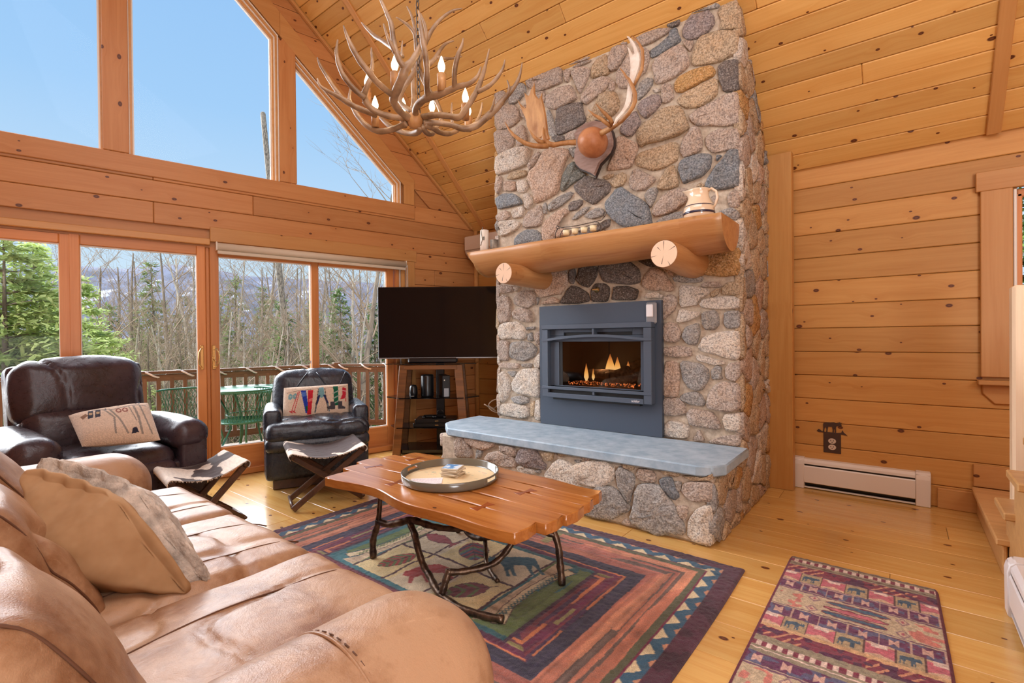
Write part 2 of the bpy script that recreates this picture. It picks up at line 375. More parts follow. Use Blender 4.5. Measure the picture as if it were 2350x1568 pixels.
def frame(p0, p1, nrm):
    p0 = Vector(p0); p1 = Vector(p1); X = (p1-p0).normalized(); Z = Vector(nrm); Z = (Z-X*Z.dot(X)).normalized(); Y = Z.cross(X); c = (p0+p1)/2
    return Matrix(((X.x, Y.x, Z.x, c.x), (X.y, Y.y, Z.y, c.y), (X.z, Y.z, Z.z, c.z), (0, 0, 0, 1)))
def beam(name, p0, p1, w, t, nrm, mat, parent=None, b=.004, color=None):
    """a board from p0 to p1, w wide, t thick, its face towards nrm; grain runs along local x"""
    L = (Vector(p1)-Vector(p0)).length
    return MB().box((0, 0, 0), (L, w, t), b=b).build(name, mat, parent, frame(p0, p1, nrm), color=color)
def strut(mb, p0, p1, w, t, nrm=(0, 0, 1), b=.003):
    L = (Vector(p1)-Vector(p0)).length; return mb.box((0, 0, 0), (L, w, t), b=b, mtx=frame(p0, p1, nrm))
# numpy value noise for soft goods
_r = np.random.RandomState(3); _T = _r.rand(64, 64, 64).astype(np.float32)
def vnoise(P, sc):
    Q = P*sc; I = np.floor(Q).astype(int); f = Q-I; f = f*f*(3-2*f); o = 0
    for i in (0, 1):
        for j in (0, 1):
            for k in (0, 1):
                o = o+_T[(I[:, 0]+i) % 64, (I[:, 1]+j) % 64, (I[:, 2]+k) % 64]*(f[:, 0] if i else 1-f[:, 0])*(f[:, 1] if j else 1-f[:, 1])*(f[:, 2] if k else 1-f[:, 2])
    return o
def fbm(P, sc, n=3):
    o = 0; a = 1.; s_ = 0
    for i in range(n): o = o+a*(vnoise(P+i*7.3, sc*2**i)-.5); s_ += a; a *= .5
    return o/s_
def ridge(P, sc): return 1-np.abs(2*vnoise(P, sc)-1)
def cube_sphere(n):
    """unit cube surface, n cells per side, shared vertices"""
    V = []; idx = {}; F = []
    def vi(p):
        k = tuple(int(round(c*n)) for c in p)
        if k not in idx: idx[k] = len(V); V.append([c*2/1-1 for c in (k[0]/n, k[1]/n, k[2]/n)])
        return idx[k]
    for ax in range(3):
        for sd in (0, 1):
            for i in range(n):
                for j in range(n):
                    q = []
                    for a, b in ((i, j), (i+1, j), (i+1, j+1), (i, j+1)):
                        p = [0, 0, 0]; p[ax] = sd; p[(ax+1) % 3] = a/n; p[(ax+2) % 3] = b/n; q.append(vi(p))
                    F.append(tuple(q) if sd else tuple(q[::-1]))
    return np.array(V), F
_CS = {}
def soft_box(d, r=.3, puff=0., n=24, wr=0., wsc=6., seed=0, shape=None, fold=0.):
    """rounded, puffed box of size d; r = corner roundness 0..1; shape(P) may bend it"""
    if n not in _CS: _CS[n] = cube_sphere(n)
    V, F = _CS[n]; V = V.copy(); d = np.array(d)
    # superellipse rounding: shrink to inner box + normalised offset
    R = r*min(d)/2; inner = d/2-R
    ang = np.sin(V*PI/2*.98)/math.sin(PI/2*.98)
    P = ang*(d/2); Cc = np.clip(P, -inner, inner); D = P-Cc
    # spread verts near edges for rounding
    nn = np.linalg.norm(D, axis=1, keepdims=True)+1e-9
    P = np.where(nn > R*.999, Cc+D/nn*R, P)
    U = P/(d/2)
    if puff:
        for ax in range(3):
            a, b = (ax+1) % 3, (ax+2) % 3
            f = np.clip(1-U[:, a]**2, 0, 1)*np.clip(1-U[:, b]**2, 0, 1)
            P[:, ax] += np.sign(U[:, ax])*np.abs(U[:, ax])**3*f*puff*min(1, 1.5*min(d)/d[ax])
    if wr:
        S = P+seed*3.17+10
        nr = U/(np.linalg.norm(U, axis=1, keepdims=True)+1e-9)
        P = P+nr*(fbm(S, wsc, 3)*wr)[:, None]
        if fold: P = P-nr*((np.clip(ridge(S*np.array([1, 1, .6]), wsc*.8)-.86, 0, 1)/.14)**2*fold)[:, None]
    if shape is not None: P = shape(P)
    return mesh(P, F, True)
def grid_mesh(X, Y, Z, nx, ny, cols=None, thick=None):
    """X,Y,Z arrays of shape (ny,nx) -> surface with optional vertex colours"""
    V = np.stack([X.ravel(), Y.ravel(), Z.ravel()], 1)
    i = np.arange((ny-1)*nx).reshape(ny-1, nx)[:, :-1].ravel()
    F = np.stack([i, i+1, i+nx+1, i+nx], 1)
    me = bpy.data.meshes.new('g'); me.vertices.add(len(V)); me.vertices.foreach_set('co', V.astype(np.float32).ravel())
    me.loops.add(F.size); me.loops.foreach_set('vertex_index', F.astype(np.int32).ravel())
    me.polygons.add(len(F)); me.polygons.foreach_set('loop_start', np.arange(0, F.size, 4, dtype=np.int32)); me.polygons.foreach_set('use_smooth', np.ones(len(F), bool))
    me.update(calc_edges=True)
    if cols is not None: setcol(me, cols)
    return me
def setcol(me, C):
    a = me.color_attributes.new('Col', 'FLOAT_COLOR', 'POINT'); C = np.concatenate([C, np.ones((len(C), 1))], 1).astype(np.float32); a.data.foreach_set('color', C.ravel())
def lin(*c): return np.array(srgb(*c)[:3])
def inpoly(U, V, pts):
    ins = np.zeros(U.shape, bool); j = len(pts)-1
    for i in range(len(pts)):
        xi, yi = pts[i]; xj, yj = pts[j]
        if yi != yj:
            c = ((yi > V) != (yj > V)) & (U < (xj-xi)*(V-yi)/(yj-yi)+xi); ins ^= c
        j = i
    return ins
def segd(U, V, a, b):
    ax, ay = a; bx, by = b; dx, dy = bx-ax, by-ay; L = dx*dx+dy*dy+1e-12
    t = np.clip(((U-ax)*dx+(V-ay)*dy)/L, 0, 1); return np.hypot(U-ax-t*dx, V-ay-t*dy)
def pline(C, U, V, pts, w, col, closed=False):
    pts = list(pts)+([pts[0]] if closed else [])
    for a, b in zip(pts[:-1], pts[1:]): C[segd(U, V, a, b) < w/2] = col
def ppoly(C, U, V, pts, col, edge=None, ew=.01):
    C[inpoly(U, V, pts)] = col
    if edge is not None: pline(C, U, V, pts, ew, edge, True)
MOOSE = [(0, .62), (.04, .74), (.0, .86), (.07, .8), (.1, .92), (.14, .8), (.2, .88), (.22, .76), (.3, .78), (.4, .84), (.6, .80), (.84, .78), (.97, .70), (.98, .5), (.97, .22), (1.0, .02), (.93, .02), (.91, .25), (.86, .42), (.80, .25), (.82, .02), (.75, .02), (.73, .3), (.7, .45), (.5, .46), (.47, .25), (.48, .02), (.41, .02), (.4, .3), (.36, .28), (.36, .02), (.29, .02), (.3, .4), (.26, .55), (.16, .56), (.06, .52)]
# ------------------------------------------------------------------ the setting
EW = 4.567; CZ = 2.535; SL = .944; RY = 1.14; RZ = CZ+SL*(EW-RY)         # eave wall y, eave height, roof slope, ridge
BY = 2*RY-EW; RX = 4.2
ceil_z = lambda y: CZ+SL*(EW-y) if y > RY else CZ+SL*(y-BY)
GTH = math.atan2(.9773, .2121); GM = Matrix.Translation((-5.05*.9772, 5.05*.2122, 0)) @ Matrix.Rotation(GTH, 4, 'Z')   # gable frame: x along the wall, y outward, z up
def gw(s, n, z): return GM @ Vector((s, n, z))
gceil = lambda s: ceil_z(1.0716+s*.9773)
NS = Vector((0, -SL, -1)).normalized()          # ceiling face normal (front slope)
# floor
fl = MB().box((-.6, 1.1, -.06), (10.6, 7.6, .06)).build('floor', 'trim_pine'); tag(fl, kind='structure')
k = 0; y = 2.665-.243*20
rr = random.Random(4)
while y < 4.62:
    xa = -5.6+rr.random()*1.2 if True else 0; xs = [-6.0]
    while xs[-1] < RX: xs.append(min(RX, xs[-1]+rr.choice((2.4, 3.1, 3.7))+ (rr.random() if len(xs) == 1 else 0)))
    for a, b in zip(xs[:-1], xs[1:]):
        if b-a < .2: continue
        gx = lambda yy: (-5.05+.2122*yy)/.9772
        aa = max(a, min(gx(y), gx(y+.243))-.02)
        if b <= aa+.1: continue
        beam('floor_plank', (aa+.001, y+.1215, -.015), (b-.001, y+.1215, -.015), .2405, .03, (0, 0, 1), 'floor_pine', fl, b=.002)
    y += .243
# eave wall (behind the chimney) : backing + boards + window opening
we = MB()
we.box((-2.0+.0, EW+.08, 1.6), (4.9, .1, 3.6))          # left of the window
we.box((2.6+.0, EW+.08, 1.6), (3.2, .1, 3.6)); we.box((.8, EW+.08, .35), (.8, .1, .9)); we.box((.8, EW+.08, 2.75), (.8, .1, 1.1))
we = we.build('wall_back', 'trim_pine'); tag(we, kind='structure')
z = .341-.187
zz = [0.0]+[.154+.187*i for i in range(13)]+[2.60]
for za, zb in zip(zz[:-1], zz[1:]):
    spans = [(-4.32, .6), (1.0, RX)] if .88 < (za+zb)/2 < 2.2 else [(-4.32, -1.2), (-1.0, RX)] if False else [(-4.32, RX)]
    for a, b in spans:
        cut = -2.0 if a < -2 < b else None
        for p, q in (((a, cut), (cut, b)) if cut else ((a, b),)):
            beam('wall_plank', (p+.001, EW+.012, (za+zb)/2), (q-.001, EW+.012, (za+zb)/2), zb-za-.003, .024, (0, -1, 0), 'wall_pine', we, b=.005)
# ceiling, front slope: backing and boards every .14 m of slope
gxl = lambda y_: (-5.05+.2122*y_)/.9772-.13
cg = MB(); cg.add([(gxl(EW), EW+.3, CZ-.3*SL+.06), (RX+.1, EW+.3, CZ-.3*SL+.06), (RX+.1, RY, RZ+.06), (gxl(RY), RY, RZ+.06), (gxl(EW), EW+.3, CZ-.3*SL+.2), (RX+.1, EW+.3, CZ-.3*SL+.2), (RX+.1, RY, RZ+.2), (gxl(RY), RY, RZ+.2)], [(0, 1, 2, 3), (7, 6, 5, 4), (0, 4, 5, 1), (2, 6, 7, 3)])
cg.add([(RX+.1, BY-.3, CZ-.3*SL+.06), (gxl(BY), BY-.3, CZ-.3*SL+.06), (gxl(RY), RY, RZ+.06), (RX+.1, RY, RZ+.06), (RX+.1, BY-.3, CZ-.3*SL+.2), (gxl(BY), BY-.3, CZ-.3*SL+.2), (gxl(RY), RY, RZ+.2), (RX+.1, RY, RZ+.2)], [(0, 1, 2, 3), (7, 6, 5, 4), (0, 4, 5, 1), (2, 6, 7, 3)])
cg = cg.build('ceiling', 'ceil_pine'); tag(cg, kind='structure')
K = math.sqrt(1+SL*SL); s0 = .014; i = 0
while s0 < (EW-RY)*K-.1:
    yc = EW-(s0+.07)/K; zc = CZ+SL*(s0+.07)/K; gx = (-5.05+.2122*yc)/.9772+.0
    xs = [gx-.02]; first = rr.uniform(1.5, 4.2)
    while xs[-1] < RX: xs.append(min(RX, xs[-1]+(first if len(xs) == 1 else rr.choice((3.6, 4.2, 4.8)))))
    for a, b in zip(xs[:-1], xs[1:]):
        if b-a < .15: continue
        beam('ceiling_board', (a+.0008, yc-NS.y*.0, zc+.012), (b-.0008, yc, zc+.012), .1375, .024, NS, 'ceil_pine', cg, b=.006)
    s0 += .14
def slope_pt(x, y, off=0): return Vector((x, y, CZ+SL*(EW-y)))+NS*off
tr = beam('trim_1', slope_pt(-4.0, EW-.02, .008), slope_pt(-4.0, RY, .008), .06, .02, NS, 'trim_pine', None, .003); tag(tr, kind='structure')
tr = beam('trim_2', slope_pt(.487, EW-.02, .012), slope_pt(.487, RY, .012), .072, .028, NS, 'trim_pine', None, .004); tag(tr, kind='structure')
a = gw(3.50, -.02, 0); b = gw(.07, -.02, 0)
tr = beam('trim_3', Vector((a.x, a.y, ceil_z(a.y)-.03)), Vector((b.x, b.y, ceil_z(b.y)-.03)), .035, .03, NS, 'trim_pine', None, .003); tag(tr, kind='structure')
# unseen sides of the room, behind the camera
bk = MB().box((-1.0, BY-.05, 1.35), (10.4, .1, 2.9)).build('wall_front', 'wall_pine'); tag(bk, kind='structure')
rp = MB(); rp.add([(RX, BY, -.05), (RX, EW, -.05), (RX, EW, CZ+.1), (RX, RY, RZ+.1), (RX, BY, CZ+.1), (RX+.1, BY, -.05), (RX+.1, EW, -.05), (RX+.1, EW, CZ+.1), (RX+.1, RY, RZ+.1), (RX+.1, BY, CZ+.1)], [(0, 1, 2, 3, 4), (9, 8, 7, 6, 5), (0, 5, 6, 1), (1, 6, 7, 2), (2, 7, 8, 3), (3, 8, 9, 4), (4, 9, 5, 0)])
rp = rp.build('wall_right', 'wall_pine'); tag(rp, kind='structure')
# gable wall, in its own frame
gwall = MB()
SE = 3.58; S0 = -3.7
T = lambda s: 3.9-.915*(s-1.447)
def gpoly(mb, pts, n0=.03, n1=.13):
    n = len(pts); V = [(p[0], n0, p[1]) for p in pts]+[(p[0], n1, p[1]) for p in pts]
    mb.add(V, [tuple(range(n)), tuple(range(2*n-1, n-1, -1))]+[(i, n+i, n+(i+1) % n, (i+1) % n) for i in range(n)])
gpoly(gwall, [(2.52, -.05), (SE+.15, -.05), (SE+.15, gceil(SE)-.05), (2.52, gceil(2.52)+.05)])
gpoly(gwall, [(S0, 2.05), (2.52, 2.05), (2.52, 2.72), (S0, 2.72)])
gpoly(gwall, [(S0, -.06), (2.52, -.06), (2.52, .03), (S0, .03)])
gpoly(gwall, [(1.30, 4.1), (1.42, 3.98), (2.53, 3.0), (2.53, gceil(2.53)+.05), (1.30, gceil(1.30)+.05)])
gpoly(gwall, [(.16, 5.10), (1.33, 4.09), (1.33, gceil(1.33)+.05), (.16, gceil(.16)+.05)])
gpoly(gwall, [(-1.4, 3.86), (.17, 5.10), (.17, gceil(.17)+.05), (.07, gceil(.07)+.05), (-1.4, gceil(-1.4)+.05)])
gpoly(gwall, [(S0, 2.7), (-1.2, 2.7), (-1.2, gceil(-1.2)+.05), (S0, gceil(S0)+.05)])
gpoly(gwall, [(S0, -.05), (-1.35, -.05), (-1.35, 2.1), (S0, 2.1)])
gwo = gwall.build('wall_left', 'gable_pine', mtx=GM); tag(gwo, kind='structure')
def gboard(name, a, b, w, t=.024, mat='gable_pine', n=0., parent=gwo, bev=.005):
    """board on the gable: a, b = (s, z); face at outward offset n"""
    return beam(name, (a[0], n+t/2, a[1]), (b[0], n+t/2, b[1]), w, t, (0, -1, 0), mat, parent, bev)
# rows between doors and upper glass, and the full rows right of the doors
rows = [2.745-.18*i for i in range(17)]
for i, zt in enumerate(rows):
    zb = max(zt-.18, 0.0)
    if zb < .0 or zt <= .03: break
    zc = (zt+zb)/2
    if zc > 2.2:
        for a, b in ((-2.4, 1.05 if i % 2 else .3), (1.05 if i % 2 else .3, SE)): gboard('wall_plank', (a+.001, zc), (b-.001, zc), zt-zb-.003)
    else: 
        st = 2.6
        if i == 4:
            gboard('wall_plank', (st, zc), (2.98, zc), zt-zb-.003); gboard('wall_plank', (2.982, zc), (SE, zc), zt-zb-.003)
        else: gboard('wall_plank', (st, zc), (SE, zc), zt-zb-.003)
# boards above, cut along the roof slope
def gclip(name, pts, mat='gable_pine', n0=0., n1=.024, bev=.004, parent=gwo):
    mb = MB(); m_ = len(pts); cx = sum(p[0] for p in pts)/m_; cz = sum(p[1] for p in pts)/m_
    V = [(p[0]-cx, n0-.5*(n0+n1), p[1]-cz) for p in pts]+[(p[0]-cx, n1-.5*(n0+n1), p[1]-cz) for p in pts]
    R = Matrix.Rotation(PI/2, 4, 'X')       # local y = up, so that grain stays along x
    Vl = [(v[0], v[2], -v[1]) for v in V]
    mb.add(Vl, [tuple(range(m_))[::-1] if False else tuple(range(m_)), tuple(range(2*m_-1, m_-1, -1))]+[(i, m_+i, m_+(i+1) % m_, (i+1) % m_) for i in range(m_)])
    return mb.build(name, mat, parent, Matrix.Translation((cx, .5*(n0+n1), cz)) @ R, bevel=bev, seg=1)
zt = 2.745
while zt < 5.6:
    zb, zt2 = zt, zt+.187
    def s_ceil(z_):   # s where ceiling reaches z on the front slope
        return ((EW-(z_-CZ)/SL)-1.0716)/.9773
    def s_in(z_): return (3.9-z_)/.915+1.447+.22
    a0, a1 = max(s_in(zb), -1), max(s_in(zt2), -1); b0, b1 = min(s_ceil(zb), SE), min(s_ceil(zt2), SE)
    if b0 > a0+.02: gclip('wall_plank', [(a0, zb+.0015), (b0, zb+.0015), (b1, zt2-.0015), (max(a1, -.9), zt2-.0015)])
    zt = zt2
# casings around the upper glass
gboard('casing', (-1.3, 2.665), (2.72, 2.665), .155, .03, 'gable_pine', -.014)
d_ = .21
gclip('casing', [(1.30, T(1.30)+.10), (2.60, T(2.60)+.09), (2.72, T(2.72)+.25), (2.72, T(2.72)+.29), (1.30, T(1.30)+.33)], 'trim_pine', -.016, .02)
gclip('casing', [(.03, T(.03)+.10), (1.30, T(1.30)+.10), (1.30, T(1.30)+.33), (.03, T(.03)+.33)], 'trim_pine', -.016, .02)
gboard('casing', (2.65, 2.745), (2.65, T(2.72)+.27), .13, .03, 'trim_pine', -.015)
gboard('casing', (1.362, 2.745), (1.362, T(1.362)+.14), .155, .05, 'gable_pine', -.014)
gboard('casing', (.063, 2.745), (.063, 5.3), .165, .05, 'gable_pine', -.014)
# stepped window frames, upper lights
def gframe(idx, pts, gl=True):
    """pts: glass outline (s,z) counter clockwise; three stepped rings of frame then the pane"""
    w = gclip('window_%d' % idx, [(pts[0][0], pts[0][1]), (pts[1][0], pts[1][1]), (pts[1][0], pts[1][1]+.001), (pts[0][0], pts[0][1]+.001)], 'trim_pine', .10, .101, 0, gwo) if False else None
    cx = sum(p[0] for p in pts)/len(pts); cz = sum(p[1] for p in pts)/len(pts)
    def off(d):
        out = []; n = len(pts)
        for i in range(n):
            p0 = Vector(pts[i-1]); p = Vector(pts[i]); p1 = Vector(pts[(i+1) % n])
            e0 = (p-p0).normalized(); e1 = (p1-p).normalized(); n0 = Vector((e0.y, -e0.x)); n1 = Vector((e1.y, -e1.x))
            b_ = (n0+n1).normalized(); out.append(p+b_*d/max(.3, b_.dot(n0)))
        return out
    root = None
    for j, (d0, d1, na, nb, mt) in enumerate(((.0, .014, .060, .085, 'white_frame'), (.013, .030, .035, .08, 'trim_pine'), (.029, .040, .022, .08, 'white_frame'), (.039, .056, .006, .08, 'trim_pine'), (.055, .064, -.006, .08, 'white_frame'))):
        A = off(d0); B = off(d1); mb = MB(); n = len(A)
        V = [(p.x, na, p.y) for p in A]+[(p.x, na, p.y) for p in B]+[(p.x, nb, p.y) for p in A]+[(p.x, nb, p.y) for p in B]; F = []
        for i in range(n):
            k2 = (i+1) % n; F += [(i, k2, n+k2, n+i), (2*n+i, 2*n+k2, k2, i), (n+i, n+k2, 3*n+k2, 3*n+i), (3*n+i, 3*n+k2, 2*n+k2, 2*n+i)]
        mb.add(V, F)
        if root is None: root = mb.build('window_%d' % idx, mt, mtx=GM); tag(root, kind='structure')
        else: mb.build('window_frame', mt, root)
    mb = MB(); A = off(.01); n = len(A); mb.add([(p.x, .075, p.y) for p in A], [tuple(range(n))]); mb.build('pane', 'glass', root)
gframe(1, [(-1.10, 2.752), (-.045, 2.752), (-.045, 5.05), (-1.10, 4.15)])
gframe(2, [(.182, 2.752), (1.219, 2.752), (1.219, T(1.219)), (.182, T(.182))])
gframe(3, [(1.45, 2.752), (2.485, 2.752), (2.485, T(2.485)), (1.45, T(1.45))])
# patio doors: fixed left unit, two sliding units
def gdoor(idx, s0, s1, z0=.045, z1=2.06, st=.075, bot=.21, top=.08, n=.03, t=.045):
    a = MB()
    cx = (s0+s1)/2
    root = gboard('door_%d' % idx, (s0+st/2, z0), (s0+st/2, z1), st, t, 'door_pine', n, None); root.matrix_world = GM @ root.matrix_basis; tag(root, kind='structure')
    inv = root.matrix_basis.inverted() @ GM
    def ch(name, A, B, w_, mt='door_pine', tt=t, nn=n):
        o = gboard(name, A, B, w_, tt, mt, nn, root); o.matrix_basis = inv @ o.matrix_basis; return o
    ch('stile', (s1-st/2, z0), (s1-st/2, z1), st)
    ch('rail', (s0+st+.0005, z0+bot/2), (s1-st-.0005, z0+bot/2), bot); ch('rail', (s0+st+.0005, z1-top/2), (s1-st-.0005, z1-top/2), top)
    for A, B in (((s0+st-.004, z0+bot+.004), (s1-st+.004, z0+bot+.004)), ((s0+st-.004, z1-top-.004), (s1-st+.004, z1-top-.004)), ((s0+st-.001, z0+bot), (s0+st-.001, z1-top)), ((s1-st+.001, z0+bot), (s1-st+.001, z1-top))):
        ch('glazing_bead', A, B, .014, 'white_frame', .02, n+.018)
    mb = MB(); mb.add([(s0+st, n+.03, z0+bot), (s1-st, n+.03, z0+bot), (s1-st, n+.03, z1-top), (s0+st, n+.03, z1-top)], [(0, 1, 2, 3)]); p = mb.build('pane', 'glass', root, inv)
    return root, inv
gdoor(1, -1.25, -.212)
d2, i2 = gdoor(2, -.232, .668, n=.028, st=.065)
d3, i3 = gdoor(3, .700, 1.645, n=.028, st=.068)
gdoor(4, 1.57, 2.475, n=.05, st=.085)
gboard('stile', (.685, .045), (.685, 2.06), .03, .03, 'door_pine', .045)
for root, inv, s_, dr in ((d2, i2, .632, -1), (d3, i3, .722, 1)):
    mb = MB().box((s_, .022, 1.075), (.028, .012, .215), b=.004)
    hp = mb.build('handle_plate', 'brass', root, inv)
    mb = MB().tube([(s_, .02, 1.155), (s_+dr*.012, -.028, 1.152), (s_+dr*.03, -.04, 1.12), (s_+dr*.034, -.044, 1.07), (s_+dr*.028, -.04, 1.02), (s_+dr*.01, -.028, .99), (s_, .02, .988)], .0055, 8)
    mb.build('handle', 'brass', hp)
    if dr > 0: MB().tube([(s_-.006, .012, 1.06), (s_+.016, -.012, 1.035)], .005, 8).box((s_, .014, 1.06), (.018, .012, .05), b=.003).build('lock_lever', 'brass', hp)
gboard('head_trim', (-1.3, 2.095), (.70, 2.095), .055, .035, 'trim_pine', -.02)
gboard('head_casing', (.70, 2.165), (2.735, 2.165), .13, .03, 'trim_pine', -.014)
gboard('casing', (2.655, .0), (2.655, 2.10), .115, .03, 'trim_pine', -.012)
gboard('jamb', (2.50, .04), (2.50, 2.08), .04, .09, 'door_pine', .0); gboard('jamb', (2.53, .04), (2.53, 2.08), .012, .10, 'white_frame', -.008); gboard('jamb', (2.57, .04), (2.57, 2.08), .05, .06, 'trim_pine', .0)
gboard('sill', (-1.3, .03), (2.6, .03), .055, .09, 'door_pine', -.05)
q = MB().tube([(SE-.02, -.02, .0), (SE-.02, -.02, 2.56)], .028, 12).build('trim_4', 'trim_pine', mtx=GM); tag(q, kind='structure')
# roller shade above the right-hand doors
mb = MB().tube([(.75, -.045, 2.055), (2.575, -.045, 2.055)], .034, 14)
rs = mb.build('roller_shade', 'shade', mtx=GM); tag(rs, 'rolled up beige roller shade above the sliding door', 'shade')
MB().box((1.66, -.055, 2.005), (1.82, .012, .03), b=.004).build('hem_bar', 'shade', rs)
for s_ in (.745, 2.585): MB().box((s_, -.03, 2.06), (.01, .06, .075), b=.003).build('bracket', 'white_plastic', rs)
MB().tube([(2.575, -.06, 2.05), (2.575, -.06, 1.05)], .004, 6).tube([(2.600, -.05, 2.05), (2.600, -.05, 1.05)], .004, 6).build('bead_cord', 'white_plastic', rs)
# post beside the chimney and the little window on the right
px = -.762
po = beam('trim_5', (px, 4.415, 0), (px, 4.415, 2.66), .098, .20, (1, 0, 0), 'wall_pine', None, .004); tag(po, kind='structure')
beam('trim_strip', (0, 0, 0), (0, 0, 1), .01, .01, (0, 1, 0), 'wall_pine', None) if False else None
po2 = beam('trim_6', (-.70, 4.52, 0), (-.70, 4.52, 2.56), .05, .05, (0, -1, 0), 'trim_pine', None, .003); tag(po2, kind='structure')
wn = beam('window_4', (.50, EW-.018, .93), (.50, EW-.018, 2.20), .155, .03, (0, -1, 0), 'trim_pine', None, .004); tag(wn, kind='structure'); wi = wn.matrix_basis.inverted()
def wch(name, p0, p1, w_, t_, mt='trim_pine', nr=(0, -1, 0)):
    o = beam(name, p0, p1, w_, t_, nr, mt, wn, .004); o.matrix_basis = wi @ o.matrix_basis; return o
wch('head_casing', (.40, EW-.02, 2.235), (1.30, EW-.02, 2.235), .13, .04)
wch('sill', (.405, EW-.04, .895), (1.3, EW-.04, .895), .03, .10, 'trim_pine', (0, -1, 0))
q = MB().add([(0, 0, 0), (.8, 0, 0), (.8, 0, -.13), (.06, 0, -.13), (0, 0, -.06), (0, .02, 0), (.8, .02, 0), (.8, .02, -.13), (.06, .02, -.13), (0, .02, -.06)], [(4, 3, 2, 1, 0), (5, 6, 7, 8, 9), (0, 1, 6, 5), (1, 2, 7, 6), (2, 3, 8, 7), (3, 4, 9, 8), (4, 0, 5, 9)]).build('apron', 'trim_pine', wn, wi @ Matrix.Translation((.43, EW-.02, .88)), bevel=.006, seg=1)
wch('frame', (.588, EW-.005, .92), (.588, EW-.005, 2.16), .016, .05, 'white_frame'); wch('frame', (.606, EW+.02, .92), (.606, EW+.02, 2.13), .035, .05, 'door_pine'); wch('frame', (.60, EW+.02, 2.135), (1.2, EW+.02, 2.135), .05, .05, 'door_pine')
wch('frame', (.60, EW+.02, .93), (1.2, EW+.02, .93), .05, .05, 'door_pine'); wch('casing', (1.26, EW-.018, .93), (1.26, EW-.018, 2.2), .155, .03)
MB().add([(.60, EW+.03, .93), (1.2, EW+.03, .93), (1.2, EW+.03, 2.14), (.60, EW+.03, 2.14)], [(0, 1, 2, 3)]).build('pane', 'glass', wn, wi)
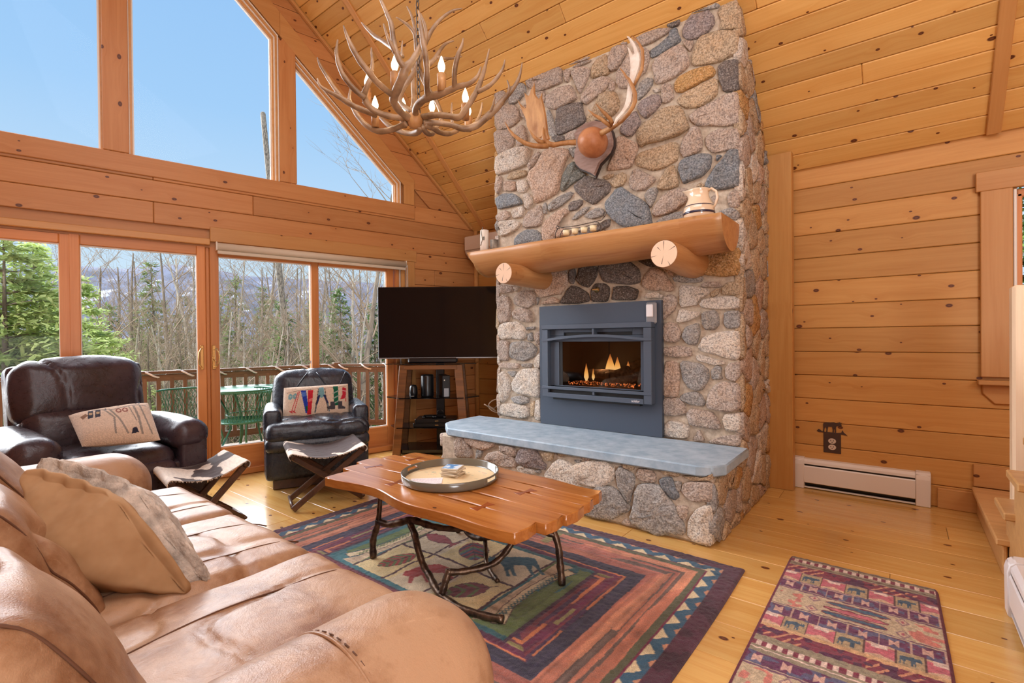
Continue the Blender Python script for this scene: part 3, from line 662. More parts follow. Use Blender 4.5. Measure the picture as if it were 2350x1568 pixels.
# baseboard pieces on the eave wall right of the heater
q = beam('baseboard_back', (.20, EW-.012, .07), (.42, EW-.012, .07), .14, .024, (0, -1, 0), 'trim_pine', None, .004); tag(q, kind='structure')
q = beam('trim_7', (.385, EW-.014, .26), (1.6, EW-.014, .26), .15, .026, (0, -1, 0), 'trim_pine', None, .004); tag(q, kind='structure')
FRONT="p-2979 3331 -2924 3366 -2844 3368 -2766 3349 -2716 3299 -2694 3233 -2704 3190 -2762 3167 -2827 3159 -2947 3171 -2974 3236;p-2982 3155 -2914 3155 -2821 3127 -2795 3085 -2757 3034 -2764 2991 -2804 2955 -2870 2946 -2937 2931 -2970 3006;p-2737 3129 -2680 3144 -2642 3109 -2618 3038 -2616 2983 -2657 2963 -2720 2952 -2732 3018 -2757 3079;w-2971 2908 -2916 2936 -2733 2947 -2632 2937 -2583 2896 -2596 2835 -2631 2769 -2966 2751 -2982 2827;p-2984 3519 -2876 3515 -2824 3433 -2871 3391 -2972 3391;g-2823 3514 -2650 3512 -2626 3460 -2626 3416 -2689 3381 -2741 3356 -2812 3373 -2785 3446;p-2405 3316 -2353 3324 -2296 3348 -2163 3333 -2137 3301 -2116 3249 -2095 3205 -2143 3188 -2203 3179 -2298 3174 -2383 3209 -2406 3240;d-2292 3159 -2143 3170 -2053 3152 -2044 3085 -2018 3014 -2024 2989 -2124 2962 -2272 2946 -2300 2986 -2299 3094;t-2003 2974 -1997 3035 -1946 3056 -1895 3156 -1835 3168 -1744 3139 -1716 3057 -1726 3000 -1779 2968 -1897 2953;g-2389 3187 -2366 3180 -2338 3106 -2305 3011 -2294 2947 -2329 2942 -2380 2984 -2385 3071;d-2346 2937 -2295 2943 -2222 2923 -2223 2886 -2301 2892;p-2206 2910 -2178 2935 -2124 2939 -2082 2941 -2083 2859 -2201 2881;p-2609 2769 -2541 2831 -2493 2854 -2466 2831 -2518 2782 -2585 2714 -2609 2759;g-2174 2809 -2110 2802 -2116 2730 -2137 2726 -2169 2771;p-2684 3294 -2621 3310 -2604 3231 -2599 3151 -2629 3179 -2678 3233;p-2517 3376 -2434 3364 -2411 3342 -2417 3258 -2481 3326;p-2619 3512 -2551 3519 -2438 3510 -2272 3519 -2244 3500 -2239 3400 -2251 3380 -2352 3381 -2493 3385 -2601 3467;p-2058 3167 -2027 3225 -1949 3298 -1874 3304 -1796 3274 -1786 3244 -1840 3188 -1925 3161 -2002 3125 -2048 3159;p-2222 3478 -2157 3460 -2163 3416 -2174 3373 -2196 3371 -2212 3414;p-2141 3422 -2098 3449 -2004 3425 -1973 3396 -1979 3362 -2005 3317 -2063 3232 -2084 3279 -2115 3363;p-2167 3500 -2076 3505 -1947 3512 -1983 3489 -2097 3494;p-2140 3473 -2066 3483 -1962 3473 -1973 3459 -2077 3459;t-1948 3414 -1902 3447 -1828 3468 -1809 3409 -1800 3310 -1834 3304 -1898 3321 -1949 3316 -1958 3355;p-1806 3190 -1781 3247 -1753 3220 -1758 3174 -1777 3163;p-1793 3434 -1768 3498 -1711 3490 -1651 3471 -1647 3432 -1665 3392 -1732 3317 -1779 3320 -1808 3361;p-1732 3261 -1694 3312 -1624 3394 -1503 3399 -1469 3357 -1473 3293 -1496 3222 -1549 3199 -1585 3123 -1709 3163 -1732 3213;p-1573 3488 -1520 3501 -1374 3489 -1299 3455 -1349 3434 -1459 3420 -1521 3418 -1556 3456;b-1460 3362 -1391 3377 -1324 3408 -1299 3447 -1263 3448 -1255 3405 -1231 3349 -1309 3330 -1392 3308 -1452 3306;d-1332 3496 -1259 3494 -1238 3494 -1251 3467 -1291 3468;v-1215 3421 -1191 3459 -1163 3491 -1094 3485 -1034 3472 -1005 3421 -1001 3382 -1035 3342 -1111 3322 -1180 3337 -1215 3382;g-1159 3505 -1056 3508 -1034 3517 -982 3510 -966 3488 -982 3476 -1049 3493 -1109 3499;t-972 3445 -946 3468 -889 3474 -854 3470 -824 3412 -824 3328 -828 3282 -912 3304 -962 3332 -947 3371;t-1143 3135 -1146 3207 -1118 3282 -1088 3313 -984 3314 -866 3271 -825 3229 -825 3134 -884 3119 -978 3107 -1066 3120;p-1444 3237 -1422 3270 -1367 3299 -1292 3312 -1232 3313 -1192 3263 -1170 3168 -1205 3133 -1294 3100 -1377 3091 -1415 3100 -1427 3178;p-1216 3327 -1196 3331 -1141 3310 -1165 3245;o-1274 3049 -1253 3083 -1174 3103 -1082 3102 -1022 3091 -998 3046 -1007 3019 -1113 3004 -1179 2987 -1230 2978 -1262 2992 -1276 3022;d-978 3062 -949 3086 -857 3079 -829 3036 -826 2935 -834 2868 -939 2890 -964 2981;p-1778 3511 -1651 3514 -1651 3480 -1720 3506;d-1476 3525 -1332 3516 -1357 3502 -1433 3512;g-1574 3102 -1533 3151 -1489 3166 -1446 3143 -1450 3103 -1481 3068 -1556 3021 -1569 3071;v-1561 2964 -1539 2999 -1455 3019 -1400 3013 -1379 2954 -1388 2940 -1439 2898 -1496 2869 -1531 2900;p-1374 3038 -1370 3069 -1312 3066 -1296 3009 -1288 2962 -1313 2946 -1358 2939 -1371 2980;t-1260 2933 -1200 2962 -1107 2975 -1001 2998 -980 2975 -984 2890 -1024 2860 -1115 2834 -1193 2857 -1240 2895;t-1572 2782 -1518 2830 -1431 2855 -1388 2891 -1313 2897 -1248 2882 -1220 2842 -1209 2799 -1178 2719 -1190 2699 -1258 2673 -1356 2671 -1484 2675 -1537 2663 -1568 2726;p-1170 2780 -1142 2807 -1032 2828 -937 2856 -859 2857 -832 2826 -829 2682 -833 2650 -931 2655 -1040 2689 -1116 2710 -1158 2749;p-1230 2599 -1202 2639 -1159 2698 -1131 2706 -1101 2667 -1090 2594 -1090 2540 -1117 2523 -1211 2503 -1235 2552;p-1064 2603 -1026 2631 -967 2635 -861 2617 -830 2582 -830 2509 -851 2484 -932 2490 -1005 2492 -1042 2524 -1060 2563;t-1578 2573 -1529 2615 -1399 2621 -1282 2632 -1254 2605 -1259 2518 -1271 2497 -1358 2472 -1420 2464 -1467 2474 -1565 2523;s-1724 2788 -1663 2759 -1568 2688 -1564 2662 -1591 2597 -1610 2546 -1647 2525 -1786 2543 -1831 2548 -1768 2660;v-1704 2847 -1653 2910 -1584 2945 -1566 2910 -1540 2848 -1572 2811 -1613 2767 -1649 2773 -1700 2812;w-1442 3060 -1404 3060 -1387 3034 -1421 3036;b-990 2466 -957 2458 -990 2428;t-2846 2690 -2800 2731 -2710 2736 -2634 2725 -2616 2686 -2647 2673 -2768 2673;p-2981 2671 -2966 2730 -2919 2731 -2906 2666 -2934 2600 -2962 2574 -2982 2619;s-2893 2643 -2873 2675 -2749 2649 -2743 2578 -2763 2566 -2894 2592;w-2730 2635 -2698 2649 -2629 2635 -2605 2575 -2643 2528 -2718 2548;b-2982 2547 -2881 2558 -2763 2536 -2700 2484 -2669 2433 -2790 2430 -2957 2433 -2983 2489;w-2656 2506 -2606 2516 -2570 2470 -2558 2419 -2601 2367 -2632 2392 -2650 2455;p-2978 2369 -2923 2396 -2850 2399 -2811 2337 -2871 2316 -2965 2320;w-2798 2370 -2746 2402 -2663 2408 -2651 2361 -2677 2315 -2766 2319;p-2665 2233 -2658 2282 -2602 2347 -2480 2385 -2457 2333 -2446 2287 -2464 2232 -2494 2208 -2628 2208;w-2959 2277 -2931 2315 -2805 2300 -2728 2283 -2690 2257 -2741 2210 -2839 2183 -2919 2173 -2925 2247;b-2768 2112 -2729 2157 -2641 2190 -2524 2173 -2483 2138 -2454 2071 -2484 2041 -2769 2067;g-2445 2374 -2415 2393 -2404 2353 -2410 2301 -2434 2310;g-2387 2331 -2380 2377 -2306 2411 -2172 2442 -2140 2427 -2173 2387 -2250 2350 -2318 2324 -2375 2314;d-2185 2324 -2152 2355 -2061 2357 -2051 2323 -2109 2288 -2174 2285;l-2255 2477 -2248 2574 -2192 2660 -2138 2685 -2106 2659 -2064 2595 -2012 2552 -2139 2514 -2233 2463;d-2124 2479 -2065 2522 -2012 2543 -1931 2503 -1832 2465 -1798 2423 -1809 2372 -1948 2296 -2045 2368 -2118 2450;s-2453 2187 -2417 2244 -2307 2289 -2229 2313 -2180 2277 -2224 2242 -2274 2227 -2280 2166 -2225 2135 -2154 2115 -2198 2084 -2321 2073 -2390 2048 -2448 2070;g-2148 2207 -2121 2244 -2025 2287 -1984 2284 -2026 2246 -2110 2205;g-2036 2216 -1995 2241 -1913 2259 -1869 2247 -1854 2209 -1884 2192 -1964 2187;d-2128 2074 -2111 2100 -2037 2116 -1890 2117 -1806 2166 -1811 2101 -1860 2086 -1935 2075 -2069 2053;t-1861 2497 -1822 2511 -1769 2508 -1783 2485 -1837 2479;s-2604 2649 -2591 2696 -2524 2725 -2428 2843 -2370 2848 -2201 2811 -2169 2757 -2208 2710 -2247 2635 -2265 2507 -2311 2455 -2421 2423 -2522 2407 -2545 2475 -2575 2569;b-1842 2269 -1817 2313 -1759 2371 -1702 2391 -1647 2341 -1530 2252 -1486 2202 -1470 2129 -1457 2065 -1496 2050 -1603 2053 -1714 2095 -1780 2157 -1818 2207;t-1782 2446 -1748 2482 -1696 2501 -1664 2477 -1664 2439 -1692 2406 -1763 2398;p-1637 2424 -1600 2501 -1564 2498 -1502 2451 -1424 2401 -1450 2373 -1512 2336 -1565 2338 -1614 2360 -1632 2389;t-1408 2328 -1382 2380 -1340 2444 -1290 2469 -1270 2405 -1255 2345 -1263 2311 -1316 2302 -1383 2311;g-1512 2286 -1477 2325 -1425 2327 -1412 2300 -1439 2243 -1465 2190 -1491 2236;p-1452 2147 -1426 2200 -1362 2258 -1300 2286 -1207 2280 -1176 2227 -1192 2190 -1260 2147 -1342 2124 -1418 2116;g-1427 2068 -1401 2093 -1301 2117 -1220 2120 -1205 2070 -1205 2050 -1343 2051 -1410 2051;p-915 2155 -904 2190 -869 2206 -838 2178 -835 2085 -908 2097;g-992 2059 -955 2079 -891 2087 -863 2067 -849 2039 -867 1997 -902 2025 -934 2045;p-1031 2184 -1002 2198 -983 2175 -998 2136;t-1129 2284 -1095 2301 -1079 2282 -1087 2264;b-1254 2433 -1238 2477 -1186 2497 -1101 2500 -1033 2480 -1026 2436 -1041 2390 -1087 2349 -1179 2330 -1215 2321 -1231 2356;b-1064 2267 -1057 2301 -1004 2381 -953 2427 -909 2480 -853 2474 -833 2413 -834 2284 -837 2230 -954 2230 -1005 2233;p-2959 1723 -2786 1695 -2793 1650 -2866 1644 -2933 1643 -2959 1682;w-2780 1689 -2716 1685 -2755 1642;p-2974 1578 -2926 1622 -2846 1602 -2821 1560 -2822 1447 -2843 1376 -2936 1364 -2969 1427;p-2775 1583 -2749 1621 -2647 1650 -2573 1640 -2537 1588 -2550 1520 -2624 1489 -2724 1514 -2775 1542;p-2796 1441 -2776 1476 -2699 1493 -2587 1463 -2576 1364 -2625 1365 -2713 1383 -2783 1410;s-2554 1673 -2517 1749 -2370 1789 -2234 1786 -2201 1746 -2202 1680 -2247 1623 -2275 1592 -2372 1593 -2442 1573 -2501 1596;d-2185 1781 -2130 1790 -2126 1721 -2148 1671 -2180 1683;k-2110 1696 -2094 1736 -2082 1804 -1989 1804 -1923 1784 -1928 1717 -1959 1671 -2006 1633 -2063 1656;k-2264 1530 -2236 1566 -2203 1620 -2148 1653 -2095 1635 -2011 1584 -1996 1533 -2007 1516 -2117 1508 -2254 1510;k-1976 1514 -1975 1604 -1939 1651 -1854 1645 -1820 1620 -1816 1562 -1836 1506;s-2478 1512 -2395 1561 -2349 1568 -2304 1551 -2281 1516;g-2525 1578 -2489 1571 -2520 1509;d-2570 1857 -2375 1856 -2369 1813 -2375 1789 -2511 1768 -2553 1820;d-2346 1854 -2124 1854 -2114 1835 -2157 1816 -2323 1818;d-2092 1851 -1907 1849 -1907 1823 -1988 1822 -2082 1831;k-1791 1517 -1780 1569 -1766 1616 -1653 1612 -1571 1577 -1585 1522 -1608 1507;d-1911 1756 -1906 1813 -1866 1845 -1716 1842 -1638 1795 -1570 1741 -1557 1689 -1562 1635 -1616 1626 -1794 1653 -1872 1677;s-1535 1608 -1526 1653 -1499 1693 -1464 1731 -1417 1727 -1375 1702 -1346 1655 -1297 1590 -1301 1562 -1330 1552 -1405 1569 -1500 1576;k-1596 1820 -1498 1826 -1438 1824 -1421 1785 -1400 1754 -1473 1749 -1543 1785;s-1370 1722 -1304 1720 -1300 1667 -1317 1664;g-1300 1647 -1276 1661 -1208 1661 -1099 1642 -1091 1626 -1107 1603 -1224 1613 -1284 1621;o-1091 1711 -1068 1763 -1038 1794 -1008 1822 -885 1818 -836 1808 -834 1634 -958 1633 -1039 1648 -1091 1661;p-1099 1579 -1069 1597 -987 1594 -969 1566 -976 1559 -1088 1567;w-1252 1591 -1185 1582 -1100 1560 -1062 1553 -1047 1522 -1070 1504 -1123 1480 -1127 1448 -1186 1439 -1245 1434;t-1032 1521 -1002 1545 -977 1547 -984 1514 -1025 1493;t-958 1554 -915 1585 -841 1583 -835 1504 -859 1498 -962 1508;w-1112 1448 -1092 1478 -1010 1485 -887 1489 -838 1471 -839 1408 -930 1408 -1093 1423;p-1376 1506 -1322 1527 -1285 1509 -1273 1464 -1298 1409 -1365 1350 -1382 1355;w-1518 1514 -1500 1547 -1431 1555 -1376 1522 -1389 1507;w-1274 1331 -1258 1391 -1241 1418 -1186 1400 -1112 1393 -1120 1366 -1186 1337 -1250 1322;g-1093 1377 -1070 1391 -1010 1396 -989 1365 -982 1304 -1011 1270 -1064 1267 -1086 1295;g-945 1371 -923 1385 -842 1386 -839 1278 -924 1276 -945 1303;p-1370 1314 -1314 1324 -1271 1305 -1247 1244 -1260 1190 -1315 1179 -1371 1191;g-1236 1226 -1211 1286 -1123 1313 -1112 1243 -1136 1161 -1200 1166;w-1119 1149 -1084 1213 -1011 1235 -923 1251 -839 1250 -835 1088 -872 1060 -925 1070 -1012 1097 -1102 1120;p-1371 1136 -1254 1148 -1177 1137 -1171 1078 -1316 1075 -1372 1087;w-1131 1084 -1102 1090 -1023 1063 -957 1052 -946 1030 -1012 1022 -1131 1049;s-1360 1032 -1316 1039 -1267 1016 -1256 932 -1269 793 -1293 779 -1374 780 -1373 896;g-1249 1022 -1225 1041 -1102 1020 -1057 986 -1057 923 -1092 851 -1138 836 -1196 857 -1232 927;g-1029 982 -1001 1011 -968 1006 -974 966 -963 927 -1029 924;p-941 996 -914 1031 -845 1044 -836 955 -883 913 -936 934;p-1064 724 -1058 806 -1013 873 -969 904 -846 898 -842 725 -916 708 -981 708;g-1251 782 -1221 808 -1150 824 -1104 803 -1081 758 -1093 728 -1174 739 -1239 758;p-1374 761 -1257 769 -1221 724 -1216 658 -1319 643 -1375 644;p-1210 665 -1168 704 -1036 692 -992 644 -971 583 -1060 579 -1181 584;w-960 641 -943 683 -847 697 -843 580 -938 575;w-1370 553 -1332 599 -1258 600 -1187 578 -1199 487 -1370 485;p-1164 479 -1123 561 -1083 483;p-1060 480 -971 526 -864 550 -838 530 -838 474 -972 474;w-2963 1290 -2945 1341 -2869 1365 -2739 1368 -2660 1322 -2622 1259 -2677 1204 -2757 1217 -2913 1211 -2955 1244;p-2964 1166 -2938 1198 -2838 1188 -2840 1083 -2857 1012 -2949 1023 -2974 1081;g-2823 1070 -2806 1179 -2678 1191 -2585 1172 -2524 1129 -2555 1055 -2664 1016 -2743 1021 -2816 1045;p-2967 977 -2941 991 -2720 990 -2728 951 -2768 938 -2950 945;g-2688 984 -2587 993 -2587 959 -2680 959;w-2556 987 -2533 1043 -2484 1093 -2485 959 -2541 960;p-2546 1246 -2481 1288 -2483 1129 -2517 1154 -2546 1203;g-2615 1253 -2576 1265 -2569 1197 -2615 1200;g-2633 1315 -2545 1320 -2553 1295 -2629 1297;g-2867 909 -2752 919 -2793 860;w-2794 816 -2728 907 -2665 941 -2485 953 -2488 690 -2621 706 -2747 723 -2795 752;w-2959 873 -2917 913 -2843 845 -2827 763 -2861 671 -2920 618 -2954 645 -2961 762;g-2820 674 -2699 695 -2613 682 -2629 637 -2692 620 -2788 631;w-2956 502 -2946 600 -2829 616 -2622 606 -2623 519 -2670 496;t-2598 645 -2552 655 -2562 525 -2600 521;w-2545 656 -2488 672 -2487 489 -2554 501"
HEARTH="p-2916 351 -2863 420 -2827 419 -2792 377 -2750 341 -2723 294 -2731 252 -2910 237;s-2806 422 -2481 416 -2494 370 -2600 336 -2681 345 -2778 374;g-2661 323 -2640 346 -2607 325 -2634 266 -2675 260;p-2588 263 -2547 313 -2443 347 -2319 326 -2265 301 -2272 243 -2426 238 -2535 251;p-2424 394 -2318 398 -2270 380 -2271 333 -2319 326 -2418 351;v-2259 316 -2234 385 -2118 419 -2078 392 -2040 334 -1996 304 -2019 265 -2102 279 -2165 269 -2241 281;t-2040 380 -2006 398 -1936 403 -1942 349 -1985 342;t-1904 399 -1857 414 -1816 402 -1878 385;w-2013 243 -1942 322 -1889 361 -1832 361 -1751 325 -1727 269 -1717 215 -1732 182 -1901 150 -1998 178;g-2091 253 -2052 264 -2047 242 -2080 237;w-2260 254 -2177 267 -2097 252 -2103 224 -2236 211;s-1705 409 -1633 415 -1652 387 -1691 394;g-1765 375 -1711 383 -1726 355;w-1792 293 -1750 357 -1626 388 -1522 404 -1467 375 -1458 335 -1477 286 -1542 233 -1647 222 -1777 216;g-1445 349 -1422 386 -1335 351 -1322 321 -1331 263 -1353 178 -1362 164 -1397 210 -1432 269;g-1702 108 -1648 170 -1580 226 -1487 243 -1432 220 -1388 171 -1349 130 -1380 95 -1488 26 -1582 17 -1679 22 -1728 42;p-1313 347 -1283 392 -1208 392 -1184 364 -1188 320 -1284 324;g-1350 73 -1332 125 -1318 233 -1288 291 -1205 310 -1152 304 -1109 250 -1059 183 -1014 106 -1006 62 -1029 37 -1091 34 -1162 5 -1211 9 -1286 23 -1337 39;b-1160 337 -1136 357 -1088 369 -1065 323 -1039 267 -1070 238 -1124 281;p-1020 297 -1008 345 -974 358 -823 385 -828 275 -953 254 -990 269;p-1055 203 -990 213 -991 167 -1006 134 -1028 144;w-991 54 -976 140 -931 210 -881 243 -814 253 -826 51 -861 16 -955 18;t-1404 405 -1325 409 -1334 375 -1395 386;t-1151 405 -1027 410 -1046 384 -1128 382;t-1019 392 -879 412 -792 434 -809 398 -952 377;p-1412 22 -1381 54 -1333 20 -1381 13;g-1065 346 -1027 353 -1031 303 -1050 299"
# ------------------------------------------------------------------ chimney, hearth and their stones
SCOL = dict(p=srgb(184, 168, 156), g=srgb(160, 156, 152), d=srgb(122, 114, 110), b=srgb(132, 138, 144), v=srgb(152, 140, 138), o=srgb(190, 150, 98), t=srgb(188, 166, 138), s=srgb(190, 166, 148), w=srgb(210, 200, 188), k=srgb(96, 86, 80), l=srgb(126, 130, 126))
def chaikin(P, k=1):
    for _ in range(k):
        Q = []
        for i in range(len(P)):
            a = P[i]; b = P[(i+1) % len(P)]; Q += [(a[0]*.85+b[0]*.15, a[1]*.85+b[1]*.15), (a[0]*.15+b[0]*.85, a[1]*.15+b[1]*.85)]
        P = Q
    return P
def stone(poly, mtx, col, parent, seed, h=None, rough=1.):
    """poly in plane coords (u, v); mtx maps (u, v, outward) ; one stone = one object"""
    r = random.Random(seed); P = chaikin(poly, 1); n = len(P)
    cx = sum(p[0] for p in P)/n; cy = sum(p[1] for p in P)/n
    P = [(cx+(p[0]-cx)*(1+.006/max(.03, math.hypot(p[0]-cx, p[1]-cy))), cy+(p[1]-cy)*(1+.006/max(.03, math.hypot(p[0]-cx, p[1]-cy)))) for p in P]
    size = math.sqrt(max(1e-6, abs(sum(P[i-1][0]*P[i][1]-P[i][0]*P[i-1][1] for i in range(n))/2)))
    if h is None: h = .015+min(.018, size*.06)+r.uniform(-.003, .008)
    tilt = (r.uniform(-.05, .05), r.uniform(-.05, .05))
    V = []; F = []
    for sc, hh, j in ((1.0, -.022, 0), (1.0, .35*h, .003), (.965, .86*h, .005), (.80, 1.0*h, .008), (.45, 1.06*h, .009)):
        for p in P:
            dx, dy = p[0]-cx, p[1]-cy; L = math.hypot(dx, dy)+1e-6; k_ = max(sc, 1-(1-sc)*1.0); ins = (1-sc)
            # constant-width bevel near the rim, proportional further in
            f = 1-min(ins, .045/max(L, .05)*ins/.045*.06/.06) if sc > .9 else sc
            jx = r.uniform(-j, j)*rough*min(1, size*5)
            V.append((dx*f+jx, dy*f+r.uniform(-j, j)*rough*min(1, size*5), hh+(r.uniform(-j, j)*.7*rough if sc < 1 else 0)+(dx*tilt[0]+dy*tilt[1])*(1 if sc < 1 else .4)))
    V.append((0, 0, 1.1*h)); c = len(V)-1
    for a in range(4):
        for i in range(n): F.append((a*n+i, a*n+(i+1) % n, (a+1)*n+(i+1) % n, (a+1)*n+i))
    for i in range(n): F.append((4*n+i, 4*n+(i+1) % n, c))
    area = sum(P[i-1][0]*P[i][1]-P[i][0]*P[i-1][1] for i in range(n))
    if area < 0: F = [f[::-1] for f in F]
    me = mesh(V, F, True); j = r.uniform(.92, 1.08)
    o = obj('stone', me, 'stone', parent, mtx @ Matrix.Translation((cx, cy, 0)), tuple(min(1, c_*j) for c_ in col[:3])+(1,))
    return o
CX0, CX1, CF = -2.985, -.845, 3.555
ch = MB(); yb = EW-.002; zt = lambda y: CZ+SL*(EW-y)-.002
def cblock(xa, xb, y0_, z0_, z1_):
    prof = [(y0_, z0_), (yb, z0_), (yb, z1_ if z1_ else zt(yb)), (y0_, z1_ if z1_ else zt(y0_))]
    V = [(xa, a, b) for a, b in prof]+[(xb, a, b) for a, b in prof]
    ch.add(V, [(0, 1, 2, 3), (7, 6, 5, 4), (0, 3, 7, 4), (3, 2, 6, 7), (2, 1, 5, 6), (1, 0, 4, 5)])
cblock(CX0+.01, -2.37, CF, 0, None); cblock(-1.45, CX1-.01, CF, 0, None); cblock(-2.37, -1.45, CF, 0, .79); cblock(-2.37, -1.45, CF, 1.26, None); cblock(-2.37, -1.45, 3.90, .79, 1.26)
chim = ch.build('stone_chimney', 'mortar'); tag(chim, 'tall grey and pink fieldstone chimney rising to the sloped ceiling', 'chimney')
hb = MB().box(((-3.10+CX1)/2, (2.915+CF)/2, .205), (CX1-.01+3.10, CF-2.915, .41), b=.02).build('stone_hearth', 'mortar'); tag(hb, 'raised fieldstone hearth base under the bluestone slab', 'hearth')
def plane_m(o, u, v): 
    u = Vector(u); v = Vector(v); n = u.cross(v); return Matrix(((u.x, v.x, n.x, o[0]), (u.y, v.y, n.y, o[1]), (u.z, v.z, n.z, o[2]), (0, 0, 0, 1)))
mf = plane_m((0, CF, 0), (1, 0, 0), (0, 0, 1)); mh = plane_m((0, 2.915, 0), (1, 0, 0), (0, 0, 1))
def load(sx, m_, par, sd):
    for i, e_ in enumerate(sx.split(';')):
        v = [float(q) for q in e_[1:].split()]; P = [(v[j]/1000, v[j+1]/1000) for j in range(0, len(v), 2)]
        P = [(max(min(p[0], CX1-.004), -3.10 if par is hb else CX0+.004), p[1]) for p in P]
        stone(P, m_, SCOL[e_[0]], par, sd+i)
load(FRONT, mf, chim, 100); load(HEARTH, mh, hb, 700)
# unseen or grazing faces: irregular stones from a clipped cell pattern
def clip(P, a, b, c):
    """keep a*x+b*y<=c"""
    out = []
    for i in range(len(P)):
        p, q = P[i-1], P[i]; dp = a*p[0]+b*p[1]-c; dq = a*q[0]+b*q[1]-c
        if (dp <= 0) != (dq <= 0): t = dp/(dp-dq); out.append((p[0]+(q[0]-p[0])*t, p[1]+(q[1]-p[1])*t))
        if dq <= 0: out.append(q)
    return out
def cells(outline, du, dv, seed, gap=.022):
    r = random.Random(seed); xs = [p[0] for p in outline]; ys = [p[1] for p in outline]; S = []
    y = min(ys); row = 0
    while y < max(ys)+dv:
        x = min(xs)+(row % 2)*du/2
        while x < max(xs)+du: S.append((x+r.uniform(-.3, .3)*du, y+r.uniform(-.3, .3)*dv)); x += du*r.uniform(.75, 1.3)
        y += dv*r.uniform(.8, 1.15); row += 1
    out = []
    for i, s_ in enumerate(S):
        P = list(outline)
        P = clip(P, 1, 0, max(xs)); 
        for j, t_ in enumerate(S):
            if i == j or abs(s_[0]-t_[0]) > 3*du or abs(s_[1]-t_[1]) > 3*dv: continue
            a, b = t_[0]-s_[0], t_[1]-s_[1]; L = math.hypot(a, b)
            P = clip(P, a, b, (t_[0]**2+t_[1]**2-s_[0]**2-s_[1]**2)/2-gap/2*L)
            if len(P) < 3: break
        if len(P) >= 3:
            A = abs(sum(P[k-1][0]*P[k][1]-P[k][0]*P[k-1][1] for k in range(len(P))))/2
            if A > .0025: out.append(P)
    return out
kinds = 'ppptttgsodtw'
ms = plane_m((CX1-.01, 0, 0), (0, 1, 0), (0, 0, 1))
for i, P in enumerate(cells([(CF-.01, .0), (EW-.03, .0), (EW-.03, 2.50), (CF-.01, 3.46)], .26, .19, 5)): stone(P, ms, SCOL[rnd.choice('pttogtspwt')], chim, 1000+i, .028, 1.4)
mhs = ms
for i, P in enumerate(cells([(2.90, .0), (CF-.02, .0), (CF-.02, .40), (2.90, .40)], .22, .17, 9)): stone(P, mhs, SCOL[rnd.choice('ptotgt')], hb, 1300+i, .025, 1.4)
ml = plane_m((CX0+.01, 0, 0), (0, -1, 0), (0, 0, 1))
for i, P in enumerate(cells([(-EW+.03, .0), (-CF+.01, .0), (-CF+.01, 3.46), (-EW+.03, 2.5)], .28, .22, 6)): stone(P, ml, SCOL[rnd.choice(kinds)], chim, 1500+i, .02)
mhl = plane_m((-3.10, 0, 0), (0, -1, 0), (0, 0, 1))
for i, P in enumerate(cells([(-CF+.02, .0), (-2.93, .0), (-2.93, .40), (-CF+.02, .40)], .22, .18, 8)): stone(P, mhl, SCOL[rnd.choice('pptg')], hb, 1700+i, .02)
# bluestone slab
P = [(-2.97, 2.868), (-.93, 2.868), (-.845, 2.90), (-.79, 2.985), (-.79, 3.52), (-3.20, 3.52), (-3.20, 3.12), (-3.17, 3.04)]
sl = MB().prism(P, .412, .475).build('hearth_slab', 'slate', bevel=.008, seg=2); tag(sl, 'blue grey bluestone slab on top of the stone hearth', 'slab')
# half-log mantel
V = []; F = []; NX = 40; NA = 14; rm = random.Random(2)
for i in range(NX+1):
    x = -2.96+(2.96-.845)*i/NX; wob = .006*math.sin(x*5)+.005*math.sin(x*11+1)
    lx = 0 if i else 0
    for k in range(NA+1):
        a = PI*k/NA; r_ = .212+wob+rm.uniform(-.0015, .0015)
        yy = -math.cos(a)*r_; zz_ = -math.sin(a)*(.205+wob)
        xo = x+(.10*math.sin(a)*(1 if i == 0 else 0))
        V.append((xo+1.9, yy, zz_))
for i in range(NX):
    for k in range(NA): a = i*(NA+1)+k; F.append((a, a+1, a+NA+2, a+NA+1))
    F.append((i*(NA+1)+NA, i*(NA+1), (i+1)*(NA+1), (i+1)*(NA+1)+NA))
sm = [True]*len(F)
mt = MB(); mt.V = V; mt.F = F; mt.sm = [not (len(f) == 4 and (f[0] % (NA+1) == NA)) for f in F]
mt.F.append(tuple(range(NA+1))); mt.sm.append(False); mt.F.append(tuple(range(NX*(NA+1)+NA, NX*(NA+1)-1, -1))); mt.sm.append(False)
man = mt.build('log_mantel', 'bark_log', mtx=Matrix.Translation((-1.9, 3.325, 1.968))); tag(man, 'peeled half log mantel shelf spanning the stone chimney', 'mantel')
